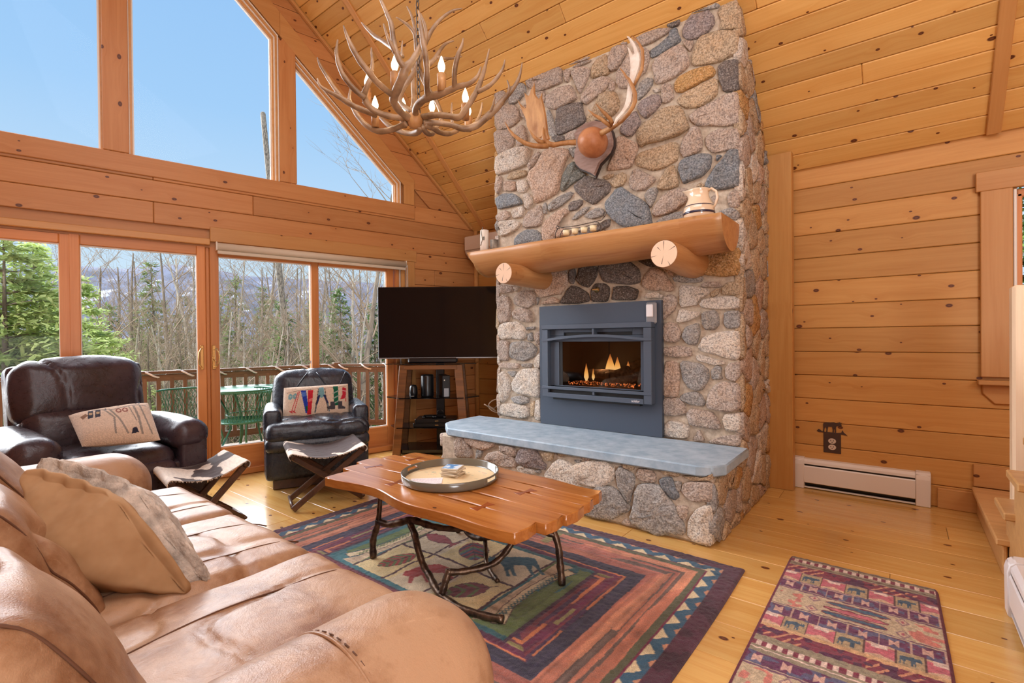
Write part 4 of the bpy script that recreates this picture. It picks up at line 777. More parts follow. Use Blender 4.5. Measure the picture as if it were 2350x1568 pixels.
for X, R0, R1, nm in ((-2.435, .082, .092, 'round log corbel under the left end of the mantel'), (-1.15, .086, .105, 'round log corbel under the right part of the mantel')):
    m_ = Matrix.Translation((X, 3.28, 1.735+(.0 if X > -2 else -.005))) @ Matrix.Rotation(-PI/2, 4, 'Z')
    g = MB().tube([(.30, 0, 0), (.1, 0, 0), (-.1, .0, 0), (-.30, .004, 0)][::1], [R0, R0*1.03, R1*.98, R1], 28, cap=False)
    c_ = g.build('log_corbel', 'bark_log', None, m_); tag(c_, nm, 'log', 'mantel corbels')
    se = MB().tube([(.292, 0, 0), (.302, 0, 0)], [R0*.99, R0*.965], 28, sm=False).build('sawn_end', 'log_end', c_)
    ck = MB()
    for a_, l0, l1 in ((1.55, .25, .9), (3.3, .5, .95), (4.5, .12, .75), (5.2, .6, .95), (.5, .4, .92), (2.3, .3, .7)):
        d_ = Vector((0, math.cos(a_), math.sin(a_))); n_ = Vector((0, -math.sin(a_), math.cos(a_))); ck.add([Vector((.3025, 0, 0))+d_*R0*l0, Vector((.3025, 0, 0))+d_*R0*l1+n_*.0022, Vector((.3025, 0, 0))+d_*R0*l1-n_*.0022, Vector((.29, 0, 0))+d_*R0*l0, Vector((.29, 0, 0))+d_*R0*l1+n_*.002, Vector((.29, 0, 0))+d_*R0*l1-n_*.002], [(0, 1, 2), (0, 3, 4, 1), (2, 5, 3, 0), (1, 4, 5, 2)])
    ck.build('drying_crack', 'plaque_edge', c_)
man.location.z = 1.968
# small brass valve key in the stones
vk = MB().lathe([(.001, .0), (.022, .0), (.022, .006), (.010, .012), (.010, .03)], 16).box((0, 0, .036), (.05, .014, .012), b=.004).build('key_valve', 'brass', mtx=plane_m((-1.905, 3.512, 1.60), (1, 0, 0), (0, 0, 1))); tag(vk, 'small brass gas key set in the dark stones above the fireplace insert', 'key')
# ---- gas insert
ix0, ix1, iz0, iz1 = -2.462, -1.372, .478, 1.490; FY = 3.500
ins = empty('fireplace_insert', ((ix0+ix1)/2, FY, iz0), 0, 'blue grey steel gas fireplace insert with arched glass front', 'fireplace')
I = Matrix.Translation((-(ix0+ix1)/2, -FY, -iz0))
def ib(name, boxes, mat, bev=.003, par=ins):
    mb = MB()
    for (x0, x1, z0, z1, y0, y1) in boxes: mb.box(((x0+x1)/2, (y0+y1)/2, (z0+z1)/2), (x1-x0, y1-y0, z1-z0), b=bev)
    return mb.build(name, mat, par, I if par is ins else None)
ax0, ax1, az0, az1 = -2.390, -1.420, .722, 1.330      # raised face
ib('surround', [(ix0, ix1, az1-.02, iz1, FY, FY+.04), (ix0, ix1, iz0, az0+.04, FY, FY+.04), (ix0, ax0+.05, az0+.04, az1-.02, FY, FY+.04), (ax1-.05, ix1, az0+.04, az1-.02, FY, FY+.04)], 'insert', 0)
f0 = FY-.075
fx = ib('face_frame', [(ax0, ax1, 1.29, az1, f0, FY), (ax0+.002, ax0+.057, az0+.002, 1.289, f0+.003, FY), (ax1-.063, ax1-.002, az0+.002, 1.289, f0+.003, FY), (ax0+.058, ax1-.064, az0, .760, f0, FY), (ax0, ax1, .790, .814, f0-.002, f0+.02), (-1.909, -1.893, 1.24, 1.289, f0, FY), (-1.909, -1.893, .761, .789, f0, f0+.02)], 'insert2', .003)
mb = MB(); N = 28; V = []; F = []
for i in range(N+1):
    t = i/N; x = ax0+(ax1-ax0)*t; u_ = min(1, max(0, (t-.06)/.88)); z_ = 1.203+.031*math.sin(PI*u_)
    for zz2, yy in ((z_-.010, f0-.004), (z_+.010, f0-.004), (z_+.010, f0+.03), (z_-.010, f0+.03)): V.append((x, yy, zz2))
for i in range(N):
    for k in range(4): F.append((i*4+k, i*4+(k+1) % 4, i*4+4+(k+1) % 4, i*4+4+k))
mb.add(V, F); mb.build('arch_bar', 'insert2', ins, I)
ib('inner_plate', [(ax0+.058, -2.245, .815, 1.185, f0+.045, FY), (-1.522, ax1-.064, .815, 1.185, f0+.045, FY), (ax0+.058, ax1-.064, 1.186, 1.236, f0+.05, FY), (ax0+.058, -2.20, 1.237, 1.289, f0+.05, FY), (-1.59, ax1-.064, 1.237, 1.289, f0+.05, FY), (-2.199, -1.591, 1.262, 1.289, f0+.05, FY), (-2.244, -1.523, .815, .823, f0+.045, FY)], 'insert', .002)
ib('mesh_strip', [(-2.244, -2.213, .823, 1.186, f0+.05, f0+.055)], 'insert_dark', 0)
ib('vent_slots', [(-2.199, -1.591, 1.237, 1.262, f0+.062, FY), (ax0+.06, ax1-.07, .761, .790, f0+.03, FY), (ax0+.1, ax1-.1, az0-.018, az0, f0+.02, FY)], 'insert_dark', 0)
ib('firebox', [(-2.30, -2.25, .80, 1.25, f0+.06, 3.88), (-1.52, -1.47, .80, 1.25, f0+.06, 3.88), (-2.30, -1.47, .80, .822, f0+.06, 3.88), (-2.30, -1.47, 1.235, 1.25, f0+.07, 3.88), (-2.30, -1.47, .8, 1.25, 3.86, 3.88)], 'insert_dark', 0)
ib('pane', [(-2.213, -1.523, .823, 1.186, f0+.05, f0+.053)], 'fireglass', 0)
ib('remote_holder', [(ix1-.112, ix1-.03, iz1-.175, iz1-.012, FY-.025, FY)], 'steel', .012)
ib('remote', [(ix1-.106, ix1-.052, iz1-.125, iz1-.03, FY-.034, FY-.02)], 'white_metal', .01)
# little maker's lettering bottom right of the face (illegible in the photo)
fc = bpy.data.curves.new('brand_plate', 'FONT'); fc.body = 'acidor'; fc.size = .026; fc.extrude = .0008; fc.align_x = 'CENTER'
ft = bpy.data.objects.new('t', fc); COL.objects.link(ft); bpy.context.view_layer.update(); tm = bpy.data.meshes.new_from_object(ft); bpy.data.objects.remove(ft); fo = obj('brand_plate', tm, 'white_metal', ins); fo.matrix_basis = I @ plane_m((ax1-.125, f0-.001, az0+.012), (1, 0, 0), (0, 0, 1))
# logs, embers, flames
fx0, fx1, fzb = -2.20, -1.535, .845
for k_, (a, b, r_) in enumerate((((fx0+.10, 3.66, fzb+.05), (fx0+.52, 3.60, fzb+.10), .04), ((fx0+.34, 3.58, fzb+.03), (fx1-.02, 3.66, fzb+.10), .05), ((fx0+.26, 3.72, fzb+.05), (fx0+.60, 3.74, fzb+.16), .04))):
    P0 = Vector(a); P1 = Vector(b); pts = [P0.lerp(P1, t)+Vector((0, 0, .012*math.sin(t*7+k_))) for t in np.linspace(0, 1, 8)]
    lo = MB().tube(pts, [r_*(1+.12*math.sin(j*2.1+k_)) for j in range(8)], 12).build('ceramic_log', 'charred', ins, I)
ANT= [[(-1.951,1.654,2.34,19),(-1.924,1.574,2.335,17),(-1.887,1.501,2.342,18),(-1.858,1.473,2.351,20),(-1.811,1.459,2.378,20),(-1.768,1.455,2.418,21),(-1.751,1.456,2.445,20),(-1.728,1.475,2.477,16),(-1.714,1.499,2.529,13),(-1.716,1.523,2.587,10),(-1.722,1.532,2.64,6)],[(-1.858,1.473,2.361,15),(-1.851,1.427,2.365,14),(-1.838,1.361,2.376,14),(-1.833,1.315,2.4,14),(-1.843,1.281,2.434,13),(-1.859,1.256,2.482,12),(-1.876,1.243,2.531,8),(-1.891,1.232,2.584,3)],[(-1.751,1.456,2.445,16),(-1.755,1.427,2.466,14),(-1.769,1.417,2.512,13),(-1.786,1.417,2.573,12),(-1.801,1.418,2.644,12),(-1.822,1.415,2.692,10),(-1.851,1.418,2.743,8),(-1.874,1.413,2.792,6)],[(-1.769,1.416,2.499,10),(-1.767,1.393,2.523,9),(-1.772,1.377,2.554,7),(-1.787,1.365,2.615,3)],[(-1.932,1.669,2.355,16),(-1.87,1.616,2.359,16),(-1.799,1.596,2.367,18),(-1.742,1.59,2.364,20),(-1.675,1.592,2.356,17),(-1.612,1.603,2.362,15),(-1.572,1.609,2.365,13),(-1.519,1.626,2.368,11),(-1.483,1.642,2.395,8),(-1.47,1.653,2.438,3)],[(-1.746,1.587,2.369,16),(-1.706,1.542,2.387,14),(-1.676,1.516,2.43,13),(-1.664,1.5,2.484,13),(-1.673,1.494,2.548,13),(-1.687,1.495,2.618,11),(-1.704,1.496,2.705,3)],[(-1.591,1.608,2.363,13),(-1.564,1.578,2.391,11),(-1.546,1.567,2.43,11),(-1.528,1.569,2.479,10),(-1.515,1.579,2.519,6),(-1.511,1.583,2.548,3)],[(-1.906,1.69,2.35,16),(-1.808,1.703,2.337,15),(-1.738,1.72,2.317,15),(-1.689,1.734,2.303,16),(-1.651,1.738,2.328,15),(-1.611,1.745,2.372,14),(-1.584,1.753,2.411,13),(-1.562,1.759,2.459,12),(-1.54,1.764,2.517,8),(-1.526,1.776,2.594,3)],[(-1.584,1.753,2.401,11),(-1.551,1.767,2.411,11),(-1.518,1.781,2.429,10),(-1.491,1.802,2.468,9),(-1.474,1.816,2.506,6),(-1.468,1.821,2.541,3)],[(-1.902,1.693,2.321,15),(-1.86,1.752,2.329,14),(-1.821,1.808,2.327,14),(-1.774,1.858,2.311,16),(-1.731,1.905,2.332,18),(-1.691,1.949,2.383,18),(-1.66,1.987,2.43,17),(-1.632,2.022,2.488,14),(-1.605,2.057,2.542,12),(-1.579,2.078,2.601,9),(-1.566,2.089,2.68,3)],[(-1.632,2.022,2.483,9),(-1.611,2.026,2.516,7),(-1.609,2.028,2.548,5),(-1.617,2.023,2.577,3)],[(-1.691,1.949,2.389,9),(-1.659,1.949,2.417,7),(-1.641,1.951,2.472,3)],[(-1.731,1.905,2.348,9),(-1.741,1.949,2.414,7),(-1.746,1.97,2.48,3)],[(-1.967,1.641,2.345,16),(-2.0,1.59,2.342,15),(-2.032,1.539,2.349,15),(-2.055,1.496,2.365,15),(-2.061,1.465,2.392,16),(-2.052,1.447,2.417,15),(-2.023,1.445,2.451,13),(-2.008,1.458,2.501,10),(-2.003,1.462,2.565,8),(-2.007,1.459,2.635,3)],[(-2.048,1.45,2.402,14),(-2.058,1.417,2.417,13),(-2.08,1.387,2.452,13),(-2.098,1.36,2.496,12),(-2.115,1.347,2.555,11),(-2.121,1.343,2.609,8),(-2.116,1.347,2.662,4)],[(-1.967,1.641,2.322,16),(-2.012,1.631,2.313,15),(-2.069,1.611,2.303,15),(-2.135,1.584,2.307,15),(-2.198,1.56,2.346,14),(-2.249,1.546,2.404,13),(-2.279,1.536,2.457,12),(-2.302,1.531,2.511,9),(-2.291,1.54,2.587,3)],[(-2.089,1.545,2.362,14),(-2.134,1.51,2.384,14),(-2.179,1.475,2.41,14),(-2.215,1.446,2.439,15),(-2.248,1.42,2.465,12),(-2.284,1.392,2.489,9),(-2.313,1.369,2.516,7),(-2.324,1.361,2.553,3)],[(-2.203,1.455,2.426,10),(-2.258,1.45,2.478,10),(-2.296,1.434,2.53,10),(-2.334,1.417,2.594,9),(-2.359,1.398,2.647,7),(-2.371,1.389,2.689,3)],[(-1.898,1.696,2.311,14),(-1.906,1.766,2.318,15),(-1.906,1.817,2.313,14),(-1.904,1.882,2.328,13),(-1.905,1.946,2.371,12),(-1.962,1.965,2.421,9),(-1.974,1.969,2.494,7),(-1.973,1.97,2.549,3)],[(-1.914,1.683,2.303,15),(-1.961,1.71,2.298,17),(-2.029,1.72,2.309,14),(-2.115,1.715,2.342,13),(-2.208,1.706,2.403,12),(-2.281,1.7,2.472,10),(-2.333,1.685,2.516,7),(-2.369,1.657,2.556,3)],[(-1.906,1.689,2.303,13),(-1.95,1.756,2.305,15),(-1.97,1.817,2.325,14),(-2.006,1.866,2.372,12),(-2.019,1.933,2.46,12),(-2.07,1.944,2.572,12),(-2.116,1.909,2.665,13),(-2.128,1.875,2.736,13),(-2.11,1.838,2.794,13),(-2.099,1.822,2.851,12),(-2.105,1.817,2.913,11),(-2.138,1.792,2.964,8),(-2.185,1.755,3.005,3)],[(-2.101,1.821,2.89,9),(-2.115,1.823,2.964,8),(-2.134,1.821,3.028,7),(-2.154,1.806,3.079,3)],[(-1.981,1.694,2.405,13),(-2.095,1.797,2.558,12),(-2.144,1.836,2.668,12),(-2.135,1.844,2.76,13),(-2.088,1.856,2.828,14),(-2.05,1.861,2.884,12),(-2.023,1.883,2.946,11),(-1.983,1.915,3.002,9),(-1.939,1.95,3.038,7),(-1.898,1.983,3.05,3)],[(-2.081,1.887,2.759,13),(-2.064,1.926,2.805,13),(-2.056,1.958,2.862,10),(-2.043,1.994,2.915,8),(-2.013,2.031,2.938,3)],[(-2.055,1.933,2.816,10),(-2.033,1.976,2.821,8),(-2.011,2.019,2.831,6),(-1.977,2.059,2.848,3)],[(-1.966,1.681,2.39,13),(-2.075,1.685,2.477,13),(-2.094,1.721,2.562,14),(-2.07,1.766,2.649,13),(-2.037,1.781,2.709,12),(-1.991,1.792,2.818,13),(-1.983,1.786,2.888,9),(-2.004,1.77,2.959,4)],[(-1.839,1.49,2.561,10),(-1.954,1.527,2.655,11),(-2.022,1.537,2.711,11),(-2.096,1.543,2.767,10),(-2.154,1.536,2.828,7),(-2.181,1.528,2.861,3)],[(-1.903,1.567,2.6,8),(-1.923,1.577,2.641,6),(-1.928,1.586,2.698,3)]]
BULB= [(-1.854, 1.477, 2.497), (-1.653, 1.585, 2.466), (-2.136, 1.572, 2.43), (-1.734, 1.827, 2.441), (-2.031, 1.872, 2.498), (-2.226, 1.591, 2.586), (-2.14, 1.761, 2.492), (-1.895, 2.019, 2.489)]
HUB= [-1.934, 1.667, 2.329]
LPALM= [(-2.208, 3.2, 2.809), (-2.233, 3.2, 2.798), (-2.27, 3.2, 2.817), (-2.314, 3.2, 2.85), (-2.346, 3.2, 2.895), (-2.366, 3.2, 2.936), (-2.368, 3.2, 2.977), (-2.379, 3.2, 3.007), (-2.406, 3.2, 3.06), (-2.434, 3.2, 3.122), (-2.456, 3.2, 3.174), (-2.428, 3.2, 3.134), (-2.4, 3.2, 3.103), (-2.375, 3.2, 3.082), (-2.366, 3.2, 3.102), (-2.372, 3.2, 3.139), (-2.38, 3.2, 3.178), (-2.385, 3.2, 3.211), (-2.365, 3.2, 3.187), (-2.343, 3.2, 3.171), (-2.329, 3.2, 3.188), (-2.321, 3.2, 3.217), (-2.298, 3.2, 3.236), (-2.287, 3.2, 3.259), (-2.282, 3.2, 3.218), (-2.28, 3.2, 3.173), (-2.267, 3.2, 3.142), (-2.245, 3.2, 3.118), (-2.229, 3.2, 3.13), (-2.213, 3.2, 3.156), (-2.213, 3.2, 3.117), (-2.2, 3.2, 3.069), (-2.188, 3.2, 3.022), (-2.178, 3.2, 2.971), (-2.17, 3.2, 2.921), (-2.163, 3.2, 2.858), (-2.158, 3.2, 2.822), (-2.143, 3.2, 2.775), (-2.164, 3.2, 2.763), (-2.19, 3.2, 2.779)]
LBEAM= [(-1.963, 3.3, 2.729, 22), (-2.009, 3.27, 2.73, 19), (-2.066, 3.24, 2.727, 18), (-2.115, 3.22, 2.722, 20), (-2.155, 3.21, 2.738, 22), (-2.192, 3.21, 2.778, 20), (-2.2, 3.2, 2.816, 13), (-2.193, 3.19, 2.872, 3)]
LBROW= [(-2.161, 3.21, 2.726, 22), (-2.197, 3.17, 2.719, 20), (-2.235, 3.12, 2.718, 19), (-2.281, 3.08, 2.734, 17), (-2.323, 3.05, 2.766, 15), (-2.368, 3.03, 2.81, 12), (-2.404, 3.02, 2.86, 8), (-2.431, 3.01, 2.918, 3)]
LT2= [(-2.196, 3.2, 2.754, 20), (-2.221, 3.16, 2.765, 16), (-2.249, 3.14, 2.797, 12), (-2.268, 3.13, 2.829, 7), (-2.271, 3.12, 2.848, 3)]
RPALM= [(-1.432, 3.1, 2.905), (-1.426, 3.1, 2.965), (-1.419, 3.1, 3.037), (-1.423, 3.1, 3.09), (-1.43, 3.1, 3.142), (-1.442, 3.1, 3.183), (-1.422, 3.1, 3.157), (-1.402, 3.1, 3.113), (-1.39, 3.1, 3.116), (-1.398, 3.1, 3.156), (-1.422, 3.1, 3.209), (-1.445, 3.1, 3.256), (-1.429, 3.1, 3.246), (-1.402, 3.1, 3.216), (-1.382, 3.1, 3.187), (-1.363, 3.1, 3.143), (-1.351, 3.1, 3.102), (-1.344, 3.1, 3.055), (-1.352, 3.1, 3.014), (-1.368, 3.1, 2.971), (-1.384, 3.1, 2.932), (-1.392, 3.1, 2.892)]
RP2= [(-1.39, 3.1, 2.912), (-1.398, 3.1, 2.859), (-1.41, 3.1, 2.8), (-1.431, 3.1, 2.768), (-1.463, 3.1, 2.741), (-1.505, 3.1, 2.711), (-1.53, 3.1, 2.691), (-1.551, 3.1, 2.682), (-1.529, 3.1, 2.729), (-1.492, 3.1, 2.756), (-1.467, 3.1, 2.787), (-1.45, 3.1, 2.838), (-1.442, 3.1, 2.899), (-1.437, 3.1, 2.935)]
RBEAM= [(-1.79, 3.32, 2.742, 24), (-1.727, 3.28, 2.733, 21), (-1.65, 3.22, 2.714, 20), (-1.591, 3.18, 2.708, 20), (-1.533, 3.14, 2.702, 17), (-1.485, 3.11, 2.697, 14), (-1.43, 3.09, 2.72, 13), (-1.394, 3.08, 2.75, 14), (-1.378, 3.08, 2.782, 15), (-1.377, 3.08, 2.834, 15), (-1.393, 3.08, 2.886, 13), (-1.42, 3.08, 2.944, 11), (-1.438, 3.08, 2.965, 9), (-1.46, 3.08, 3.006, 7), (-1.482, 3.08, 3.041, 3)]
REDGE= [(-1.388, 3.09, 2.896, 9), (-1.36, 3.09, 2.939, 10), (-1.332, 3.09, 2.984, 11), (-1.324, 3.09, 3.043, 11), (-1.327, 3.09, 3.11, 11), (-1.35, 3.09, 3.159, 9), (-1.377, 3.09, 3.202, 7), (-1.401, 3.09, 3.234, 3)]
RT1= [(-1.595, 3.18, 2.709, 17), (-1.613, 3.13, 2.725, 15), (-1.639, 3.09, 2.749, 13), (-1.675, 3.06, 2.776, 9), (-1.707, 3.04, 2.812, 3)]
RT2= [(-1.581, 3.17, 2.706, 16), (-1.577, 3.12, 2.735, 14), (-1.595, 3.08, 2.764, 12), (-1.617, 3.05, 2.794, 8), (-1.64, 3.03, 2.829, 3)]
PLAQ= [(-2.077, 3.45, 2.872), (-2.04, 3.45, 2.911), (-1.978, 3.45, 2.935), (-1.888, 3.45, 2.933), (-1.816, 3.45, 2.898), (-1.768, 3.45, 2.85), (-1.745, 3.45, 2.801), (-1.731, 3.45, 2.738), (-1.732, 3.45, 2.695), (-1.756, 3.45, 2.65), (-1.804, 3.45, 2.614), (-1.847, 3.45, 2.585), (-1.892, 3.45, 2.499), (-1.927, 3.45, 2.529), (-2.023, 3.45, 2.585), (-2.064, 3.45, 2.63), (-2.079, 3.45, 2.67), (-2.073, 3.45, 2.736), (-2.057, 3.45, 2.768), (-2.057, 3.45, 2.813)]
# ------------------------------------------------------------------ fire, things on the mantel, antlers
eb = MB(); re_ = random.Random(5)
for i in range(150):
    x = re_.uniform(fx0+.02, fx1-.02); eb.box((x, re_.uniform(3.50, 3.64), fzb-.008+re_.random()*.012), (re_.uniform(.008, .022),)*3, re_.random()*3)
eb = eb.build('embers', 'ember', ins, I); tag(eb, kind='stuff')
for fx, fz, fh, fw, yy in ((fx0+.33, .07, .17, .042, 3.66), (fx0+.39, .075, .14, .03, 3.67), (fx0+.30, .07, .12, .026, 3.68), (fx0+.14, .01, .15, .022, 3.60), (fx0+.20, .02, .10, .014, 3.61), (fx0+.47, .05, .13, .03, 3.70)):
    MB().lathe([(.3*fw, 0), (fw, fh*.22), (fw*.85, fh*.45), (fw*.4, fh*.75), (.001, fh)], 10, mtx=Matrix.Diagonal((1, .35, 1, 1))).build('flame', 'flame', ins, I @ Matrix.Translation((fx, yy, fzb+fz)))
lamp('fire_glow', 'POINT', ((ix0+ix1)/2, 3.62, fzb+.12), 2.5, (1, .5, .2), rad=.06)
# cream pitcher with two navy bands
JT = Matrix.Translation((-1.035, 3.30, 1.968)) @ Matrix.Rotation(math.radians(-8), 4, 'Z')
prof = [(.062, 0), (.078, .006), (.094, .035), (.099, .065), (.094, .095), (.078, .130), (.066, .158), (.062, .180), (.066, .205), (.069, .212), (.064, .209), (.058, .180), (.060, .16), (.07, .13), (.001, .03)]
mb = MB().lathe(prof, 40)
V = []
for x, y, z in mb.V:
    k_ = max(0, (z-.14)/.07); 
    if k_ > 0 and x < 0:
        a = math.atan2(y, -x); f = math.exp(-(a/.55)**2)*k_*k_; x -= .045*f; z += .012*f
    V.append((x, y, z))
mb.V = V; jug = mb.build('pitcher', 'ceramic', None, JT); tag(jug, 'cream stoneware pitcher with two navy bands on the mantel', 'pitcher')
MB().tube([(.058, 0, .196), (.085, 0, .205), (.115, 0, .18), (.122, 0, .14), (.110, 0, .10), (.092, 0, .075)], [.009, .009, .008, .008, .008, .009], 10).build('jug_handle', 'ceramic', jug)
for z_, r_ in ((.056, .0995), (.098, .0935)): MB().lathe([(r_-.002, z_-.0075), (r_+.0012, z_-.0065), (r_+.0004 if z_ < .07 else r_-.003, z_+.0065), (r_-.006, z_+.0075)], 40).build('navy_band', 'navy_glaze', jug)
# iron candle rack with four glass votives
rk = empty('candle_rack', (-1.92, 3.27, 1.968), 0, 'black iron rack holding a row of glass votive candles on the mantel', 'candle rack')
L_ = .20
for y_ in (-.035, .035):
    pts = [(-L_-.0, y_, .0), (-L_+.003, y_, .07), (-L_+.02, y_, .098), (-L_+.05, y_, .106)]
    MB().tube(pts, .0035, 6).build('leg', 'iron', rk); MB().tube([(-p[0], p[1], p[2]) for p in pts], .0035, 6).build('leg', 'iron', rk)
mb = MB()
for y_ in (-.036, .036): mb.tube([(-L_+.045, y_, .107), (0, y_, .100), (L_-.045, y_, .107)], .0032, 6)
mb.tube([(-L_+.05, -.036, .106), (-L_+.02, 0, .118), (-L_-.005, 0, .135), (-L_-.015, 0, .125), (-L_+.01, 0, .108)], .0035, 6)
mb.tube([(L_-.05, -.036, .106), (L_-.01, 0, .12), (L_+.015, 0, .145), (L_+.03, 0, .165), (L_+.015, 0, .178), (L_+.0, 0, .16), (L_+.012, 0, .14)], .0035, 6)
mb.build('rail_frame', 'iron', rk)
for i, x_ in enumerate((-.118, -.040, .040, .118)):
    v_ = MB().lathe([(.020, 0), (.026, .002), (.031, .052), (.0295, .052), (.024, .006), (.001, .005)], 20).build('votive_cup', 'glass', None, Matrix.Translation((-1.92+x_, 3.27, 1.968+.046)))
    tag(v_, ('leftmost', 'second from left', 'third from left', 'rightmost')[i]+' glass votive candle in the black iron rack', 'candle', 'votive candles on the mantel')
    MB().lathe([(.001, .003), (.023, .004), (.027, .042), (.001, .042)], 18).build('wax', 'wax', v_)
# birch log and grey log segment
bl = MB().tube([(0, 0, 0), (0, 0, .1), (.002, 0, .197)], [.0375, .037, .036], 22).build('birch_log', 'birch', None, Matrix.Translation((-2.845, 3.22, 1.966))); tag(bl, 'short white birch log standing at the left end of the mantel', 'log')
MB().tube([(-.004, -.032, .20), (.0, -.037, .16), (.010, -.037, .11), (-.01, -.037, .06)], .004, 6).tube([(-.004, -.02, .197), (-.002, -.02, .222)], .003, 5).box((.02, -.032, .12), (.02, .006, .03), b=.002).build('bark_split', 'greybark', bl)
gl = MB().tube([(0, 0, 0), (0, 0, .103)], [.036, .036], 20).build('bark_log', 'greybark', None, Matrix.Translation((-2.75, 3.24, 1.966))); tag(gl, 'small grey barked log piece right of the birch log on the mantel', 'log')
# moose antlers on a plaque
def nrm_mount(name, label): 
    return empty(name, (-1.85, 3.45, 2.70), 0, label, 'wall mount')
mm = nrm_mount('antler_mount', 'moose antlers on a brown shield plaque high on the stone chimney'); IM = Matrix.Translation((1.85, -3.45, -2.70))
def outl(name, P, th, mat, par, mtx, bev=.006, bulge=0, vec=(0, 1, 0)):
    n_ = len(P); v = Vector(vec)*th; V = [Vector(p) for p in P]+[Vector(p)+v for p in P]
    F = [tuple(range(n_)), tuple(range(2*n_-1, n_-1, -1))]+[(i, n_+i, n_+(i+1) % n_, (i+1) % n_) for i in range(n_)]
    bm = bmesh.new(); vs = [bm.verts.new(x) for x in V]
    for f in F: bm.faces.new([vs[i] for i in f])
    bmesh.ops.recalc_face_normals(bm, faces=bm.faces)
    bmesh.ops.bevel(bm, geom=[e_ for e_ in bm.edges if len(e_.link_faces) == 2 and e_.calc_face_angle(0) > 1.0 and abs((e_.verts[0].co-e_.verts[1].co).dot(Vector(vec))) < 1e-4], offset=bev, segments=2, affect='EDGES')
    bmesh.ops.triangulate(bm, faces=[f for f in bm.faces if len(f.verts) > 4])
    me = bpy.data.meshes.new(name); bm.to_mesh(me); bm.free()
    return obj(name, me, mat, par, mtx)
pc = [(p[0], 3.50, p[2]) for p in chaikin([(q[0], q[2]) for q in PLAQ], 0) ] if False else None
PQ = [(p[0], 3.455, p[2]) for p in PLAQ]
outl('plaque', PQ, .028, 'plaque', mm, IM, .008)
sc_ = lambda p, k_: ((p[0]+1.90)*k_-1.90, 3.483, (p[2]-2.74)*k_+2.74)
outl('plaque_back', [sc_(p, 1.06) for p in PQ], .022, 'plaque_edge', mm, IM, .003)
MB().lathe([(.001, -.125), (.045, -.115), (.085, -.085), (.108, -.04), (.112, 0), (.10, .05), (.06, .08)], 28).build('skull_cap', 'deer_leather', mm, IM @ Matrix.Translation((-1.835, 3.34, 2.705)) @ Matrix.Rotation(PI/2, 4, 'X') @ Matrix.Diagonal((1.0, 1., -1.05, 1)))
def ant(mb, pts, n=10): return mb.tube([p[:3] for p in pts], [max(p[3], 2)/1000 for p in pts], n)
la = outl('antler', LPALM, .020, 'antler_dark', mm, IM, .007)
g = MB(); [ant(g, q) for q in (LBEAM, LBROW, LT2)]; g.build('antler_beam', 'antler_dark', la)
g = MB()
ra = outl('antler', RPALM, .016, 'antler_pale', mm, IM, .006)
g = MB(); [ant(g, q) for q in (RBEAM, REDGE, RT1, RT2)]; g.build('antler_beam', 'antler_dark', ra)
outl('antler_blade', RP2, .014, 'antler_pale', ra, None, .005)
# ---- antler chandelier
hub = Vector(HUB); cd = empty('antler_chandelier', hub, 0, 'antler chandelier with flame bulbs hanging over the coffee table', 'chandelier'); IC = Matrix.Translation(-hub)
for a in ANT:
    P = [Vector(q[:3]) for q in a]; R_ = [q[3]/1000 for q in a]
    # resample smooth (catmull-rom)
    Q = []; S = []
    for i in range(len(P)-1):
        p0, p1, p2, p3 = P[max(i-1, 0)], P[i], P[i+1], P[min(i+2, len(P)-1)]
        for t in (0, .25, .5, .75):
            Q.append(.5*((2*p1)+(p2-p0)*t+(2*p0-5*p1+4*p2-p3)*t*t+(3*p1-p0-3*p2+p3)*t**3)); S.append(R_[i]*(1-t)+R_[i+1]*t)
    Q.append(P[-1]); S.append(max(R_[-1], .0015))
    S = [s_*(1+.05*math.sin(i*1.3)) for i, s_ in enumerate(S)]
    MB().tube(Q, S, 10).build('antler', 'antler', cd, IC)
MB().lathe([(.001, -.035), (.03, -.03), (.042, 0), (.03, .035), (.012, .05)], 14).build('hub', 'antler_dark', cd)
top = ceil_z(1.75)
def chain(z0, z1, x, y):
    mb = MB(); z_ = z0; i = 0
    while z_ < z1:
        c = Vector((x, y, z_+.022)); ring = []
        for k_ in range(9):
            a = 2*PI*k_/8; d_ = math.cos(a)*.010; ring.append(c+Vector((d_ if i % 2 else 0, 0 if i % 2 else d_, math.sin(a)*.024)))
        mb.tube(ring, .0028, 5, cap=False); z_ += .037; i += 1
    return mb
chain(hub.z+.05, top, -1.958, 1.712).build('chain', 'iron', cd, IC)
for i, b_ in enumerate(BULB):
    p = Vector(b_)
    hold = MB().tube([p+Vector((0, 0, -.105)), p+Vector((0, 0, -.028))], [.019, .021], 14).build('bulb_holder', 'antler_dark', cd, IC)
    MB().tube([p+Vector((0, 0, -.030)), p+Vector((0, 0, -.02))], .012, 12).build('socket', 'white_plastic', cd, IC)
    MB().lathe([(.009, -.02), (.0165, .0), (.0165, .012), (.010, .034), (.004, .05), (.001, .056)], 14, c=p).build('flame_bulb', 'bulb', cd, IC)
    lamp('bulb_light', 'POINT', p+Vector((0, 0, .012)), 3.2, (1, .78, .50), rad=.018)
